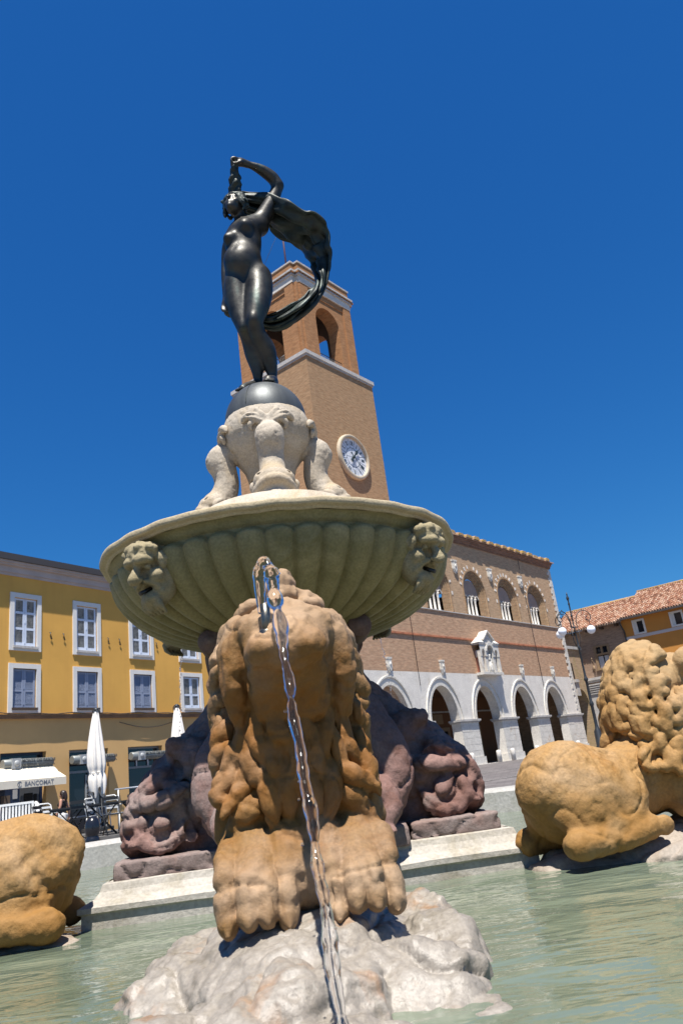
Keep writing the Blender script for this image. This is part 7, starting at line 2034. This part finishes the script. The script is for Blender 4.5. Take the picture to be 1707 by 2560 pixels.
def woman():
    """walks to the left along the yellow building; built on skin-coloured mesh with clothes as children"""
    d = Vector((-7.64, 26.94)).normalized(); D = 27.6
    x, y = CX + d.x * D, CY + d.y * D
    face = math.atan2(-d.x, -d.y) 
    T = empty('person', (x, y, 0.0), R(-9), 'woman in a black sleeveless top and white trousers walking left past the shops', 'person')
    skin = plain('skin', (0.46, 0.24, 0.165), 0.55); black = plain('top_black', (0.008, 0.008, 0.009), 0.8); white = plain('trousers_white', (0.60, 0.58, 0.55), 0.85); hairm = plain('hair_brown', (0.022, 0.012, 0.009), 0.45)
    # local frame: she faces -X; up Z; her left side is -Y (towards us)
    s = SDF((-0.36, -0.30, -0.01), (0.30, 0.30, 1.70), 0.012)
    s.ell((-0.005, 0, 0.92), (0.105, 0.155, 0.12), k=0.03); s.ell((-0.01, 0, 1.10), (0.085, 0.115, 0.13), k=0.04); s.ell((-0.01, 0, 1.25), (0.095, 0.14, 0.13), k=0.04); s.ell((0.0, 0, 1.35), (0.07, 0.165, 0.06), k=0.04)
    for q in (-1, 1): s.ell((-0.095, q * 0.07, 1.235), (0.055, 0.06, 0.06), k=0.03)
    s.tube([(0.0, 0, 1.36), (-0.015, 0, 1.44), (-0.03, 0, 1.49)], [0.06, 0.045, 0.045], 0.02)
    s.ell((-0.035, 0, 1.545), (0.085, 0.07, 0.105), k=0.02); s.ell((-0.075, 0, 1.495), (0.045, 0.045, 0.045), k=0.02)
    s.tube([(-0.112, 0, 1.56), (-0.128, 0, 1.535), (-0.118, 0, 1.528)], [0.010, 0.012, 0.010], 0.008); s.ell((-0.108, 0, 1.495), (0.014, 0.022, 0.008), k=0.006); s.ell((-0.115, 0, 1.51), (0.012, 0.02, 0.004), k=0.004, mode=-1)
    for q in (-1, 1):
        s.ell((-0.108, q * 0.030, 1.558), (0.012, 0.014, 0.009), k=0.006, mode=-1); s.ell((-0.02, q * 0.072, 1.54), (0.018, 0.010, 0.028), k=0.005)
        # arm, hanging and swinging a little
        sw = 0.07 * q
        s.tube([(0.0, q * 0.17, 1.355), (0.02 + sw * 0.3, q * 0.205, 1.20), (0.02 + sw, q * 0.215, 1.06), (-0.02 + sw * 1.6, q * 0.215, 0.92), (-0.03 + sw * 1.8, q * 0.21, 0.83)], [0.050, 0.043, 0.037, 0.030, 0.024], 0.02)
        hx, hy, hz = -0.035 + sw * 1.85, q * 0.21, 0.79
        s.tube([(hx + 0.005, hy, hz + 0.03), (hx, hy, hz - 0.02)], [0.024, 0.032], 0.01)
        for k in range(4): s.tube([(hx - 0.024 + 0.016 * k, hy, hz - 0.04), (hx - 0.030 + 0.015 * k, hy - 0.004, hz - 0.08), (hx - 0.036 + 0.014 * k, hy + 0.004, hz - 0.108 - 0.006 * (1.5 - abs(k - 1.5)))], [0.010, 0.0095, 0.008], 0.003)
        s.tube([(hx - 0.026, hy, hz), (hx - 0.048, hy, hz - 0.035), (hx - 0.050, hy, hz - 0.06)], [0.011, 0.010, 0.008], 0.004)
        # striding legs
        st = q * 0.16
        s.tube([(0, q * 0.085, 0.88), (-st * 0.45 - 0.02, q * 0.085, 0.66), (-st * 0.55, q * 0.08, 0.48), (-st * 0.6 + 0.03, q * 0.08, 0.28), (-st * 0.75 + 0.04, q * 0.08, 0.09)], [0.10, 0.082, 0.06, 0.055, 0.038], 0.02)
        s.tube([(-st * 0.75 + 0.06, q * 0.08, 0.045), (-st * 0.75 - 0.04, q * 0.08, 0.045), (-st * 0.75 - 0.13, q * 0.085, 0.03)], [0.036, 0.038, 0.028], 0.02)
    link('body', s.mesh('body'), skin, T)
    s = SDF((-0.22, -0.20, 0.90), (0.18, 0.20, 1.44), 0.010)
    s.ell((-0.01, 0, 1.08), (0.098, 0.130, 0.15), k=0.03); s.ell((-0.01, 0, 1.24), (0.106, 0.148, 0.125), k=0.04); s.ell((0.0, 0, 1.33), (0.080, 0.125, 0.06), k=0.04); s.ell((0, 0, 0.96), (0.11, 0.155, 0.05), k=0.03)
    for q in (-1, 1): s.ell((-0.097, q * 0.07, 1.238), (0.063, 0.066, 0.066), k=0.03)
    for q in (-1, 1): s.tube([(-0.06, q * 0.10, 1.33), (0.0, q * 0.105, 1.395), (0.06, q * 0.10, 1.32)], [0.03, 0.022, 0.03], 0.01)
    link('top', s.mesh('top', [('fbm', 0.004, 14, 1.0)]), black, T)
    s = SDF((-0.30, -0.26, 0.05), (0.28, 0.26, 1.02), 0.012)
    s.ell((0, 0, 0.91), (0.122, 0.170, 0.10), k=0.03)
    for q in (-1, 1):
        st = q * 0.16
        s.tube([(0, q * 0.085, 0.88), (-st * 0.45 - 0.02, q * 0.087, 0.66), (-st * 0.55, q * 0.085, 0.48), (-st * 0.6 + 0.03, q * 0.085, 0.28), (-st * 0.72 + 0.04, q * 0.085, 0.12)], [0.118, 0.105, 0.092, 0.09, 0.088], 0.02)
    link('trousers', s.mesh('trousers', [('fbm', 0.006, 10, 2.0)]), white, T)
    s = SDF((-0.14, -0.14, 1.26), (0.16, 0.14, 1.70), 0.010)
    s.ell((-0.015, 0, 1.575), (0.098, 0.088, 0.098), k=0.01); s.ell((-0.12, 0, 1.52), (0.075, 0.065, 0.095), k=0.015, mode=-1)
    s.tube([(0.04, 0, 1.58), (0.075, 0, 1.48), (0.075, 0, 1.38), (0.06, 0, 1.29)], [0.07, 0.065, 0.055, 0.03], 0.03)
    for q in (-1, 1): s.tube([(0.0, q * 0.07, 1.56), (0.02, q * 0.08, 1.46), (0.02, q * 0.075, 1.38)], [0.03, 0.032, 0.02], 0.02)
    link('hair', s.mesh('hair', [('fbm', 0.006, 25, 3.0)]), hairm, T)
woman()
